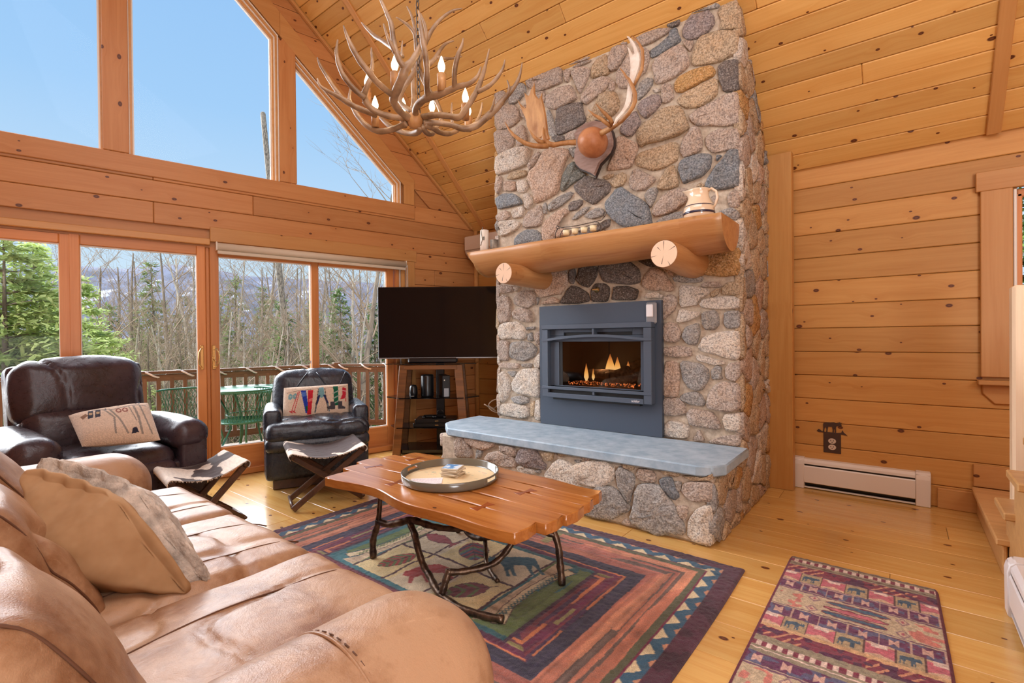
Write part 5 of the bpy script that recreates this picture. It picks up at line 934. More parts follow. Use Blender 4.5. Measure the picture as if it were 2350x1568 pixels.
# ------------------------------------------------------------------ sofa
def at(x=0, y=0, z=0, rx=0, ry=0, rz=0): return Matrix.Translation((x, y, z)) @ Matrix.Rotation(rz, 4, 'Z') @ Matrix.Rotation(ry, 4, 'Y') @ Matrix.Rotation(rx, 4, 'X')
sofa = empty('leather_sofa', (-2.0, .45, 0), 0, 'worn tan leather sofa with rolled arms beside the coffee table', 'sofa'); IS = Matrix.Translation((2.0, -.45, 0))
def seam(name, me, par, mtx, plane_ax, val, tol, up=2, srt=1, mat='seam', r=.0028, lim=None, sgn=1, lift=.0005):
    """a stitched seam lying on mesh me where coordinate plane_ax ~ val, on the side facing +up"""
    V = np.empty(len(me.vertices)*3, np.float32); me.vertices.foreach_get('co', V); V = V.reshape(-1, 3)
    m_ = np.abs(V[:, plane_ax]-val) < tol; Q = V[m_]
    lo, hi = (Q[:, srt].min(), Q[:, srt].max()) if lim is None else lim
    pts = []
    N = 26
    for i in range(N):
        a = lo+(hi-lo)*i/(N-1); w_ = (hi-lo)/(N-1)*.8; s_ = Q[np.abs(Q[:, srt]-a) < w_]
        if len(s_) == 0: continue
        k_ = np.argmax(s_[:, up]*sgn); top_ = s_[s_[:, up]*sgn > s_[k_, up]*sgn-.012].mean(0); p = [0, 0, 0]; p[plane_ax] = val; p[srt] = a; p[up] = float(top_[up])+sgn*lift; pts.append(tuple(p))
    if len(pts) > 2:
        P = np.array(pts); 
        for _ in range(2): P[1:-1] = (P[:-2]+2*P[1:-1]+P[2:])/4
        MB().tube([tuple(p) for p in P], r, 5).build(name, mat, par, mtx)
M['seam'] = plain('seam_thread', srgb(98, 62, 40), .7); M['seam_light'] = plain('seam_light', srgb(196, 150, 112), .7)
obj('base', soft_box((1.98, .84, .24), .25, 0, 12), 'tan_leather', sofa, IS @ at(-1.99, .44, .17))
obj('back_frame', soft_box((2.3, .26, .62), .4, 0, 14), 'tan_leather', sofa, IS @ at(-2.0, -.02, .38, rx=-.12))
XC = (-1.335, -1.985, -2.635)
for i, x in enumerate(XC):
    me = soft_box((.662, .74, .20), .58, .036, 72, .016, 5.5, i+1, fold=.014)
    c_ = obj('seat_cushion', me, 'tan_leather', sofa, IS @ at(x, .575, .372))
    for v_ in (-.085, .19): seam('seam', me, c_, None, 0, v_, .012, 2, 1)
    me = soft_box((.655, .25, .52), .62, .045, 64, .04, 4.4, i+5, fold=.028)
    b_ = obj('back_cushion', me, 'tan_leather', sofa, IS @ at(x-.005, .118+.03*i, .555+.026*i, rx=.52))
    seam('seam', me, b_, None, 0, -.285, .014, 1, 2, lim=(-.24, .24), lift=-.001)
    seam('seam', me, b_, None, 0, .285, .014, 1, 2, lim=(-.24, .24), lift=-.001)
for sx, x, ztop in ((1, -.835, .655), (-1, -3.18, .645)):
    me = soft_box((.385, 1.0, .37), .96, .0, 48, .005, 3.0, 3+sx)
    a_ = obj('arm', me, 'tan_leather', sofa, IS @ at(x, .355, ztop-.185))
    obj('arm_panel', soft_box((.33, .93, .40), .35, 0, 16, .006), 'tan_leather', a_, at(0, -.01, -.245))
    # stitched band around the roll
    st_ = MB(); ring = []
    for k_ in range(61):
        a = -.4+(PI+.8)*k_/60; ring.append(Vector((math.cos(a)*.196, .150, math.sin(a)*.1885)))
    MB().tube(ring, .0036, 6).build('seam', 'tan_leather', a_)
    for k_ in range(60):
        if k_ % 2: st_.tube([ring[k_]+Vector((0, .010, 0)), ring[k_+1]+Vector((0, .010, 0))], .0018, 4)
    tag(st_.build('stitching', 'seam', a_), kind='stuff')
    ring = []
    if sx > 0: pass
# throw pillow : tan suede back, fleece face
A_, B_, C_, D_ = Vector((-1.672, .541, .468)), Vector((-1.86, .424, .748)), Vector((-2.15, .255, .812)), Vector((-1.97, .36, .44))
nP = (B_-A_).cross(D_-A_).normalized()
if nP.dot(Vector((0, 0, 1.22))-A_) < 0: nP = -nP
def quadmap(P):
    U = P/np.array([.2, .08, .2]); e_ = np.clip(np.maximum(np.abs(U[:, 0]), np.abs(U[:, 2])), 0, 1); th = P[:, 1]*np.clip(1-e_**3.0*.8, .12, 1)
    s_ = (U[:, 0]+1)/2; t = (U[:, 2]+1)/2; c_ = 1+.05*(np.abs(U[:, 0]*U[:, 2])-.3); s_ = .5+(s_-.5)*c_; t = .5+(t-.5)*c_
    A, B, Cq, Dq, N_ = [np.array(v) for v in (A_, B_, C_, D_, nP)]
    Q = ((1-s_)*(1-t))[:, None]*A+((1-s_)*t)[:, None]*B+(s_*t)[:, None]*Cq+(s_*(1-t))[:, None]*Dq
    fold = .006*np.sin((U[:, 0]+U[:, 2]*.6)*14)*e_**2*(np.abs(U[:, 0]) < .98)
    return Q+(th+fold+fbm(P+4, 6., 2)*.015)[:, None]*N_
pil = obj('throw_pillow', soft_box((.40, .15, .40), .5, .07, 44, .003, 9, 2, quadmap), 'suede'); tag(pil, 'tan suede throw pillow with fleece face leaning on the sofa back', 'pillow')
A_, B_, C_, D_ = [v-nP*.06+(v-(A_+B_+C_+D_)/4)*.09 for v in (A_, B_, C_, D_)]
fl_ = obj('fleece_face', soft_box((.40, .17, .40), .7, .06, 72, .020, 30, 8, quadmap), 'sherpa', pil)
# ------------------------------------------------------------------ recliners (front = +x)
def recliner(name, loc, rz, wd, mat, label, kind):
    r = empty(name, loc, rz, label, 'armchair'); hw = wd/2
    if kind == 0:
        obj('base', soft_box((.86, wd-.10, .34), .25, .0, 14), mat, r, at(0, 0, .25))
        obj('seat', soft_box((.70, wd-.40, .22), .8, .03, 30, .01, 5, 1, fold=.004), mat, r, at(.10, 0, .42))
        obj('foot_rest', soft_box((.20, wd-.42, .34), .6, .02, 20, .008), mat, r, at(.40, 0, .27))
        me = soft_box((.24, wd-.31, .44), .75, .05, 50, .03, 3.2, 2, lambda P: P*np.array([1, 1, 1]), fold=.02)
        hb_ = obj('head_cushion', me, mat, r, at(-.34, -.02, .865, ry=-.22)); obj('back_cushion', soft_box((.26, wd-.32, .34), .7, .04, 36, .015, 4, 4, fold=.008), mat, r, at(-.27, 0, .60, ry=-.16))
        obj('back_shell', soft_box((.16, wd-.24, .80), .5, 0, 14), mat, r, at(-.42, 0, .66, ry=-.2))
        for s_ in (-1, 1):
            a_ = obj('arm', soft_box((.86, .23, .20), .9, .02, 30, .008, 5, 3+s_), mat, r, at(.04, s_*(hw-.11), .575))
            obj('arm_panel', soft_box((.84, .17, .52), .4, .0, 14), mat, a_, at(.0, s_*.01, -.27))
        MB().box((0, 0, .05), (.7, wd-.2, .09), b=.01).build('plinth', 'dark_wood', r)
    else:
        obj('base', soft_box((.74, wd-.03, .36), .22, .0, 20, .004), mat, r, at(-.03, 0, .26))
        me = soft_box((.74, wd-.03, .16), .85, .03, 64, .020, 6.5, 1, fold=.018)
        st = obj('seat', me, mat, r, at(.02, 0, .465)); seam('seam', me, st, None, 2, .0, .01, 0, 1, r=.002, mat='black', lim=(-.36, .36))
        obj('foot_flap', soft_box((.14, wd-.03, .12), .8, .01, 24, .008), mat, r, at(.31, 0, .37))
        me = soft_box((.22, wd-.18, .52), .75, .05, 50, .016, 4.2, 2, fold=.008)
        bk_ = obj('back_cushion', me, mat, r, at(-.30, 0, .665, ry=-.20))
        for a, b, c, d in ((-.10, .26, -.16, .10), (-.06, .25, .04, .06), (.24, .24, .18, .10), (-.04, .26, -.05, .2)): pass
        for y0, y1 in ((-.06, -.19), (.02, .13), (.28, .19)):
            pts = []
            for t in np.linspace(0, 1, 9): pts.append((.158-.10*max(0, (1-t)-.55)**1.5*2.0, y0+(y1-y0)*t, .235-.30*t*.62))
            MB().tube(pts, .0045, 5).build('strap_seam', 'seam_light' if False else mat, bk_)
        for s_ in (-1, 1):
            a_ = obj('arm', soft_box((.62, .135, .22), .55, .01, 30, .006, 5, 3+s_), mat, r, at(-.05, s_*(hw-.07), .535))
            obj('arm_panel', soft_box((.60, .125, .40), .25, .0, 12), mat, a_, at(.0, 0, -.22))
        MB().box((-.03, 0, .045), (.64, wd-.14, .085), b=.006).build('plinth', 'dark_wood', r)
    return r
recliner('leather_recliner', (-4.23, .86, 0), math.radians(3), 1.0, 'brown_leather', 'large dark brown leather recliner in front of the left patio door', 0)
recliner('leather_armchair', (-4.10, 2.35, 0), math.radians(-26.6), .84, 'black_leather', 'black leather club armchair in front of the right patio door', 1)
def wool_pillow(name, C4, label, paint, th=.10):
    """C4 = corners bottom-left, bottom-right, top-right, top-left as seen from the front"""
    bl, br, tr_, tl = [Vector(c) for c in C4]; nx, ny = 150, 90
    n_ = ((br-bl).cross(tl-bl)).normalized()
    u, v = np.meshgrid(np.linspace(0, 1, nx), np.linspace(0, 1, ny)); root = None
    for side in (1, -1):
        e_ = (1-(2*u-1)**4)*(1-(2*v-1)**4); puff = th/2*np.clip(e_, 0, 1)**.6
        pin = .03*np.sin(PI*u)*0
        P = [(1-u)*(1-v)*bl[i]+u*(1-v)*br[i]+u*v*tr_[i]+(1-u)*v*tl[i]+side*n_[i]*puff for i in range(3)]
        Cc = np.tile(lin(222, 198, 176), (nx*ny, 1)); U, V = u.ravel(), v.ravel()
        Cc *= (1+.10*(vnoise(np.stack([U*40, V*22, U*0], 1), 1.)-.5))[:, None]
        if side == 1: paint(Cc, U, V)
        X, Y, Z = P
        if side < 0: X, Y, Z = X[:, ::-1], Y[:, ::-1], Z[:, ::-1]; Cc = Cc.reshape(ny, nx, 3)[:, ::-1].reshape(-1, 3)
        o = obj(name if side == 1 else 'pillow_back', grid_mesh(X, Y, Z, nx, ny, Cc), 'hooked', root)
        if side == 1: root = o; tag(o, label, 'pillow')
    return root
def skis(C, U, V):
    dk = lin(70, 58, 56); bl_ = lin(40, 66, 170); rd_ = lin(200, 40, 56); gr = lin(20, 96, 70); tl_ = lin(120, 166, 174); nv = lin(40, 50, 96); gy = lin(120, 134, 140)
    pline(C, U, V, [(.05, .80), (.2, .84), (.4, .86), (.6, .88), (.8, .87), (.95, .90)], .012, lin(110, 90, 80))
    for x in (.10, .17): ppoly(C, U, V, [(x-.03, .72), (x, .78), (x+.03, .72), (x+.03, .62), (x, .58), (x-.03, .62)], tl_); ppoly(C, U, V, [(x-.015, .70), (x+.015, .70), (x, .64)], lin(190, 190, 180))
    for a, b in ((.215, .12), (.235, .16)): pline(C, U, V, [(a, .82), (b, .20)], .012, lin(206, 70, 80)); pline(C, U, V, [(b-.02, .24), (b+.02, .18)], .02, rd_)
    ppoly(C, U, V, [(.25, .84), (.33, .84), (.38, .14), (.33, .14)], bl_); ppoly(C, U, V, [(.26, .78), (.33, .78), (.335, .66), (.27, .64)], lin(84, 120, 200)); ppoly(C, U, V, [(.325, .34), (.37, .34), (.38, .16), (.34, .2)], gr)
    ppoly(C, U, V, [(.36, .84), (.44, .84), (.41, .10), (.355, .10)], rd_); ppoly(C, U, V, [(.37, .55), (.42, .58), (.42, .5), (.37, .46)], lin(230, 120, 120))
    ppoly(C, U, V, [(.53, .90), (.60, .90), (.62, .62), (.57, .56), (.51, .62)], tl_)
    for a, b in ((.53, .49), (.61, .66)):
        pline(C, U, V, [(a, .64), (b, .38)], .035, nv); pline(C, U, V, [(b, .38), (b+(b-a)*.5, .14)], .022, gy)
    pline(C, U, V, [(.52, .86), (.47, .14)], .010, dk); pline(C, U, V, [(.62, .86), (.66, .16)], .010, dk)
    ppoly(C, U, V, [(.75, .92), (.83, .92), (.83, .30), (.76, .30)], gr)
    for y_ in (.36, .52, .68): pline(C, U, V, [(.75, y_), (.835, y_+.08)], .03, lin(150, 170, 160))
    for x in (.70, .82): ppoly(C, U, V, [(x, .42), (x+.07, .42), (x+.075, .24), (x+.07, .18), (x-.04, .20), (x-.035, .28), (x, .30)] if x < .8 else [(x, .42), (x+.07, .42), (x+.07, .28), (x+.12, .24), (x+.115, .18), (x, .18)], lin(74, 70, 76))
    ppoly(C, U, V, [(.90, .88), (.965, .84), (.955, .62), (.93, .50), (.86, .48), (.895, .64)], lin(196, 40, 60)); pline(C, U, V, [(.90, .76), (.96, .74)], .02, lin(230, 190, 190)); pline(C, U, V, [(.945, .60), (.95, .42)], .012, rd_)
wool_pillow('hooked_pillow', [(-3.88, 1.935, .545), (-3.475, 2.285, .562), (-3.50, 2.30, .832), (-3.90, 1.97, .820)], 'rectangular cream hooked wool pillow with skis and boots on the black armchair', skis) if False else None
fdir = Vector((math.cos(math.radians(-26.6)), math.sin(math.radians(-26.6)), 0)); sdir = Vector((-fdir.y, fdir.x, 0))
c0 = Vector((-4.10, 2.35, 0))+fdir*(-.02)
wool_pillow('hooked_pillow', [c0-sdir*.275+fdir*.08+Vector((0, 0, .525)), c0+sdir*.275+fdir*.06+Vector((0, 0, .535)), c0+sdir*.28-fdir*.04+Vector((0, 0, .81)), c0-sdir*.26-fdir*.03+Vector((0, 0, .80))], 'rectangular cream hooked wool pillow with skis and boots on the black armchair', skis)
def lodge(C, U, V):
    gy = lin(150, 140, 130); dk = lin(44, 44, 62); br_ = lin(140, 104, 80)
    pline(C, U, V, [(.3, .86), (.55, .78), (.8, .86), (.95, .84)], .03, gy)
    ppoly(C, U, V, [(.12, .72), (.20, .78), (.22, .70), (.14, .62)], br_)
    for x in (.24, .33): ppoly(C, U, V, [(x, .86), (x+.06, .84), (x+.03, .62), (x-.04, .60)], dk); ppoly(C, U, V, [(x+.0, .78), (x+.04, .77), (x+.03, .70), (x-.01, .71)], lin(190, 160, 120))
    for x in (.60, .68): C[np.abs(np.hypot((U-x)*1.0, (V-.72)*.55)-.028) < .009] = lin(150, 90, 80)
    pline(C, U, V, [(.42, .84), (.52, .55), (.47, .14)], .026, gy); pline(C, U, V, [(.5, .78), (.58, .48), (.62, .12)], .026, gy); pline(C, U, V, [(.80, .82), (.82, .5), (.80, .1)], .03, gy); pline(C, U, V, [(.88, .84), (.9, .5), (.92, .1)], .022, gy); pline(C, U, V, [(.74, .82), (.78, .4)], .015, gy)
    ppoly(C, U, V, [(.66, .10), (.76, .12), (.75, .24), (.70, .22)], dk)
    for x, y_ in ((.45, .84), (.62, .90), (.84, .92), (.88, .90)): C[np.hypot(U-x, (V-y_)*.55) < .012] = dk
wool_pillow('hooked_pillow', [(-3.87, .705, .590), (-3.68, 1.05, .595), (-3.98, 1.068, .808), (-4.14, .690, .755)], 'rectangular cream hooked wool pillow with faded skates on the brown recliner', lodge, .12)
# ------------------------------------------------------------------ folding cowhide stools
def stool(name, L0, L1, R0, R1, zt, label, seed, flip=False, thr=.045):
    """L0, L1 near and far end of one top rod; R0, R1 of the other"""
    L0, L1, R0, R1 = [Vector((*p, zt)) for p in (L0, L1, R0, R1)]; cen = (L0+L1+R0+R1)/4; cen.z = 0
    r = empty(name, cen, 0, label, 'stool', 'cowhide folding stools'); IN = Matrix.Translation(-cen)
    for a, b in ((L0, L1), (R0, R1)): MB().tube([a, b], .021, 14).build('top_rod', 'dark_wood', r, IN)
    for t in (.08, .62):
        nl = L0.lerp(L1, t); nr = R0.lerp(R1, t); fl_ = Vector((nl.x, nl.y, .02)); fr_ = Vector((nr.x, nr.y, .02)); axd = (L1-L0).normalized()
        nl.z -= .01; nr.z -= .01
        for k_, (p, q) in enumerate(((fl_, nr), (fr_, nl))):
            off = axd*(.014 if k_ else -.014)
            strut(MB(), p+off, q+off, .042, .022, axd, .006).build('leg', 'dark_wood', r, IN)
        mid = (fl_+nr)/2; MB().tube([mid-axd*.032, mid+axd*.032], .007, 8).build('pivot', 'iron', r, IN)
    for a, b in ((L0, L1), (R0, R1)):
        p, q = a.lerp(b, .06), a.lerp(b, .64); p.z = q.z = .034; MB().tube([p, q], .012, 10).build('foot_rod', 'dark_wood', r, IN)
    nx, ny = 110, 60; u, v = np.meshgrid(np.linspace(-.14, 1.14, nx), np.linspace(-.03, 1.03, ny))
    uc = np.clip(u, 0, 1); P = []
    a_l = lambda i: L0[i]+(L1[i]-L0[i])*v; a_r = lambda i: R0[i]+(R1[i]-R0[i])*v
    X = a_l(0)*(1-uc)+a_r(0)*uc; Y = a_l(1)*(1-uc)+a_r(1)*uc; Z = zt+.024-.055*np.sin(PI*uc)
    d = (R0-L0).normalized(); ex = np.where(u < 0, -u, np.where(u > 1, u-1, 0))/.14; sg = np.where(u < 0, -1., 1.)
    ang = ex*2.6; X = X+sg*d.x*.025*np.sin(ang); Y = Y+sg*d.y*.025*np.sin(ang); Z = np.where(ex > 0, zt+.0245*np.cos(ang), Z)
    N = np.stack([u.ravel()*2.2+seed, v.ravel()*2.2, u.ravel()*0+seed*3], 1); f = fbm(N, 1.3, 3)+.03*np.sin(u.ravel()*9)
    Cc = np.where((f > thr)[:, None], lin(236, 222, 206)[None], lin(72, 56, 54)[None]); Cc = np.where(((f > thr-.015) & (f <= thr))[:, None], lin(130, 104, 90)[None], Cc)
    Cc = Cc*(1+.25*(vnoise(N*np.array([30, 8, 1]), 1.)-.5))[:, None]
    edge = (np.minimum(v, 1-v).ravel() < .03); Cc[edge] = Cc[edge]*.8+.1
    Z = Z+.004*(vnoise(N, 6.)-.5).reshape(ny, nx)
    me = grid_mesh(X-cen.x, Y-cen.y, Z, nx, ny, Cc); o = obj('hide_seat', me, 'hide', r); s_ = o.modifiers.new('t', 'SOLIDIFY'); s_.thickness = .004; s_.offset = 0
    fr = MB(); rf = random.Random(seed)
    for k_ in range(420):
        vv = rf.choice((0, ny-1)); i = rf.randrange(nx); p = Vector((X[vv, i]-cen.x, Y[vv, i]-cen.y, Z[vv, i])); o_ = (L0-L1).normalized()*(1 if vv == 0 else -1)
        q = p+o_*rf.uniform(.006, .016)+Vector((rf.uniform(-.004, .004), rf.uniform(-.004, .004), rf.uniform(-.01, .002))); sd_ = Vector((.0012, .0012, 0)); fr.add([p-sd_, p+sd_, q], [(0, 1, 2)])
    tag(fr.build('hair_fringe', 'fringe', r), kind='stuff')
M["fringe"] = plain('hair_fringe', srgb(214, 190, 166), .8)
stool('folding_stool', (-3.345, 1.735), (-3.80, 1.925), (-3.185, 2.205), (-3.60, 2.385), .40, 'folding wooden stool with dark and white cowhide seat before the black armchair', 3, thr=.03)
stool('folding_stool', (-3.28, .985), (-3.70, 1.04), (-3.415, 1.455), (-3.86, 1.49), .40, 'folding wooden stool with mostly white cowhide seat before the brown recliner', 11, thr=-.02)
# ------------------------------------------------------------------ coffee table
ct = empty('coffee_table', (-1.88, 1.87, 0), 0, 'live edge slab coffee table on twisted bronze branch legs', 'coffee table'); IT = Matrix.Translation((1.88, -1.87, 0))
ZT = .452; TH = .05
rt = random.Random(9)
edges = [1.515, 1.665, 1.80, 1.955, 2.07, 2.22]
xl = [-2.62, -2.70, -2.66, -2.58, -2.52]; xr = [-1.165, -1.125, -1.14, -1.155, -1.185]
xl = [-2.53, -2.62, -2.68, -2.64, -2.58]; xr = [-1.195, -1.15, -1.135, -1.15, -1.175]
for i in range(5):
    y0, y1 = edges[i]+.0008, edges[i+1]-.0008; a, b = xl[i], xr[i]; N = 30; P = []
    lo = lambda x: y0 if i else y0+.022*math.sin(x*5.2+.6)+.014*math.sin(x*11)-.006-.05*max(0, (-2.35-x))
    hi = lambda x: y1 if i < 4 else y1+.018*math.sin(x*6.1)+.010*math.sin(x*13+2)-.16*max(0, (-2.42-x))
    # narrow voids between planks where the joints open
    def gap(x, j): 
        g_ = 0
        for c_, w_, d_, jj in ((-1.62, .17, .010, 1), (-1.62, .17, .010, 0), (-1.52, .15, .010, 2), (-1.52, .15, .010, 3), (-2.25, .12, .008, 1), (-2.25, .12, .008, 2)):
            if jj == j: g_ = max(g_, d_*max(0, 1-((x-c_)/w_)**2))
        return g_
    xs = [a+(b-a)*k_/N for k_ in range(N+1)]
    P = [(x, lo(x)+(gap(x, i-1) if i else 0)) for x in xs]; P += [(b+.012, y0+(y1-y0)*.5)]; P += [(x, hi(x)-(gap(x, i) if i < 4 else 0)) for x in xs[::-1]]; P += [(a-.012, y0+(y1-y0)*.5)]
    cxp = (a+b)/2; cyp = (y0+y1)/2
    MB().prism([(p[0]-cxp, p[1]-cyp) for p in P], -TH/2, TH/2).build('plank', 'table_wood', ct, IT @ Matrix.Translation((cxp, cyp, ZT-TH/2)), bevel=.0035, seg=2, rad=40)
for cx_, cy_, rz_ in ((-1.50, 1.667, 1.45), (-1.47, 1.955, 1.3), (-2.50, 1.80, 1.2), (-2.44, 2.07, 1.4), (-2.12, 1.667, 1.6)):
    P = [(-.055, -.028), (0, -.010), (.055, -.028), (.055, .028), (0, .010), (-.055, .028)]
    MB().prism(P, -.01, .0012).build('bow_tie_inlay', 'inlay_wood', ct, IT @ at(cx_, cy_, ZT, rz=rz_), bevel=.001, seg=1)
def branch(pts, rads, name='leg', kn=True, par=None):
    P = [Vector(p) for p in pts]; Q = []; S = []
    for i in range(len(P)-1):
        p0, p1, p2, p3 = P[max(i-1, 0)], P[i], P[i+1], P[min(i+2, len(P)-1)]
        for t in (0, .2, .4, .6, .8): Q.append(.5*((2*p1)+(p2-p0)*t+(2*p0-5*p1+4*p2-p3)*t*t+(3*p1-p0-3*p2+p3)*t**3)); S.append(rads[i]*(1-t)+rads[i+1]*t)
    Q.append(P[-1]); S.append(rads[-1]); S = [s_*(1+.09*math.sin(i*1.9+len(pts))+.05*math.sin(i*4.1)) for i, s_ in enumerate(S)]
    return MB().tube(Q, S, 12).build(name, 'bronze', par or ct, IT if par is None else None)
zb = .016
l1 = branch([(-2.283, 1.635, zb), (-2.29, 1.64, .11), (-2.262, 1.65, .20), (-2.255, 1.66, .30), (-2.262, 1.67, .41)], [.019, .018, .017, .013, .013])
l2 = branch([(-1.295, 2.011, zb), (-1.31, 2.02, .10), (-1.33, 2.03, .2), (-1.375, 2.03, .31), (-1.38, 2.03, .41)], [.019, .018, .017, .016, .014])
branch([(-1.345, 2.03, .24), (-1.42, 1.98, .27), (-1.50, 1.93, .29), (-1.56, 1.9, .41)], [.016, .016, .014, .013], 'branch')
branch([(-2.16, 2.17, zb), (-2.15, 2.16, .15), (-2.13, 2.15, .28), (-2.12, 2.14, .41)], [.013, .013, .013, .013])
l4 = branch([(-2.262, 1.65, .22), (-2.18, 1.66, .215), (-2.10, 1.68, .24), (-2.03, 1.70, .262), (-1.93, 1.72, .252), (-1.82, 1.75, .25), (-1.72, 1.80, .27), (-1.65, 1.85, .41)], [.017, .017, .019, .018, .017, .015, .014, .012], 'branch')
branch([(-2.06, 1.70, .25), (-1.985, 1.675, .21), (-1.93, 1.65, .155), (-1.88, 1.64, .09), (-1.80, 1.615, .06), (-1.70, 1.575, .035), (-1.55, 1.545, .030), (-1.42, 1.56, .030), (-1.319, 1.589, .032)], [.015, .018, .017, .017, .017, .018, .017, .016, .017], 'leg')
branch([(-1.66, 1.56, .045), (-1.655, 1.58, .10), (-1.65, 1.60, .145)], [.018, .017, .018], 'branch')
branch([(-1.65, 1.595, .135), (-1.60, 1.66, .13), (-1.52, 1.76, .15), (-1.47, 1.82, .22), (-1.44, 1.87, .31), (-1.43, 1.90, .41)], [.016, .015, .015, .015, .014, .014], 'branch')
branch([(-2.02, 2.05, .14), (-1.93, 2.03, .10), (-1.84, 2.02, .105), (-1.75, 2.02, .14), (-1.70, 2.0, .19), (-1.67, 1.99, .26), (-1.64, 1.98, .41)], [.011, .014, .014, .014, .013, .014, .013], 'branch')
branch([(-1.56, 1.84, .022), (-1.66, 1.90, .022), (-1.74, 1.96, .03), (-1.80, 2.02, .10)], [.012, .012, .012, .012], 'branch')
# tray
TX, TY = -1.94, 1.895; TRR = .262
tray = MB().lathe([(.001, .001), (TRR-.012, .001), (TRR-.002, .004), (TRR, .012), (TRR+.004, .046), (TRR+.001, .0485), (TRR-.003, .046), (TRR-.006, .012), (TRR-.014, .0075), (.001, .0075)], 72)
# cut two handle slots by dropping the wall faces in those sectors
keep = []; kk = []
for f, s_ in zip(tray.F, tray.sm):
    c = sum((Vector(tray.V[i]) for i in f), Vector())/len(f); a = math.atan2(c.y, c.x); d_ = min(abs((a-a0+PI) % (2*PI)-PI) for a0 in (math.radians(12), math.radians(192)))
    keep.append(not (d_ < .20 and math.hypot(c.x, c.y) > TRR-.007 and .012 < c.z < .046)); kk.append(s_)
V2 = tray.V; F2 = [f for f, k_ in zip(tray.F, keep) if k_]; S2 = [s_ for s_, k_ in zip(kk, keep) if k_]; tray.F = F2; tray.sm = S2
for a0 in (math.radians(12), math.radians(192)):
    for z0_, z1_ in ((.012, .020), (.038, .046)):
        n_ = 10; V = []; F = []
        for i in range(n_+1):
            a = a0-.235+.47*i/n_
            for r_, z_ in ((TRR+.001, z0_), (TRR+.0035, z1_), (TRR-.004, z1_), (TRR-.0055, z0_)): V.append((r_*math.cos(a), r_*math.sin(a), z_))
        for i in range(n_):
            for k_ in range(4): F.append((i*4+k_, i*4+(k_+1) % 4, i*4+4+(k_+1) % 4, i*4+4+k_))
        tray.add(V, F, True)
    for s_ in (-1, 1):
        a = a0+s_*.215; m_ = Matrix.Rotation(a, 4, 'Z') @ Matrix.Translation((TRR-.001, 0, .029)); tray.box((0, 0, 0), (.007, .022, .034), b=.002, mtx=m_)
tray = tray.build('round_tray', 'tray', None, Matrix.Translation((TX, TY, ZT+.0005))); tag(tray, 'round grey lacquered tray with hand slots and printed map inside', 'tray')
nx = ny = 150; g_ = np.linspace(-1, 1, nx); u, v = np.meshgrid(g_, g_); rr_ = np.maximum(np.abs(u), np.abs(v))/np.maximum(np.hypot(u, v), 1e-9); X = u*rr_*(TRR-.014); Y = v*rr_*(TRR-.014)
Cc = np.tile(lin(226, 200, 158), (nx*ny, 1)); U, V = X.ravel()/TRR, Y.ravel()/TRR
rp_ = random.Random(3)
for i in range(95):
    x, y = rp_.uniform(-.8, .8), rp_.uniform(-.75, .75)
    if abs(math.sin(x*3+y*5)) < .5: continue
    L_ = rp_.uniform(.02, .09); pline(Cc, U, V, [(x, y), (x+L_, y+L_*.25)], rp_.uniform(.008, .02), lin(*rp_.choice(((120, 150, 140), (70, 120, 120), (150, 160, 140), (196, 140, 110)))))
obj('map_print', grid_mesh(X, Y, Y*0+.0082, nx, ny, Cc), 'print', tray)
nx, ny = 60, 40; u, v = np.meshgrid(np.linspace(0, 1, nx), np.linspace(0, 1, ny)); Cc = np.tile(lin(232, 222, 220), (nx*ny, 1)); U, V = u.ravel(), v.ravel()
for i in range(8):
    y = .12+.1*i; x = .08
    while x < .9: L_ = rp_.uniform(.03, .10); pline(Cc, U, V, [(x, y), (x+L_/2, y+.03), (x+L_, y)], .016, lin(170, 140, 160)); x += L_+.04
card = obj('note_card', grid_mesh(u*.17-.085, v*.11-.055, u*0+.0008, nx, ny, Cc), 'print', None, at(TX-.045, TY-.135, ZT+.0098, rz=.75)); tag(card, 'white printed card with handwriting lying in the round tray', 'card')
for i, (dx, dy, rz_) in enumerate(((0, 0, .35), (.004, -.004, .1), (-.003, .003, .5), (.003, .002, .2), (-.004, .0, .42))):
    c_ = MB().box((0, 0, 0), (.10, .10, .0085), b=.0015).build('coaster', 'coaster', None, at(TX-.015+dx, TY+.035+dy, ZT+.0087+.0045+i*.0095, rz=rz_)); tag(c_, ('bottom', 'second from bottom', 'middle', 'second from top', 'top blue printed')[i]+' stone coaster of the stack in the tray', 'coaster', 'stack of stone coasters')
    if i == 4:
        nx = ny = 40; u, v = np.meshgrid(np.linspace(-1, 1, nx), np.linspace(-1, 1, ny)); Cc = np.tile(lin(214, 222, 230), (nx*ny, 1)); U, V = u.ravel(), v.ravel(); f = fbm(np.stack([U, V, U*0], 1)+5, 1.6, 3)
        Cc[(f > .0)] = lin(130, 168, 206); Cc[(f > .10)] = lin(96, 138, 186); obj('blue_print', grid_mesh(u*.046, v*.046, u*0+.0046, nx, ny, Cc), 'print', c_)
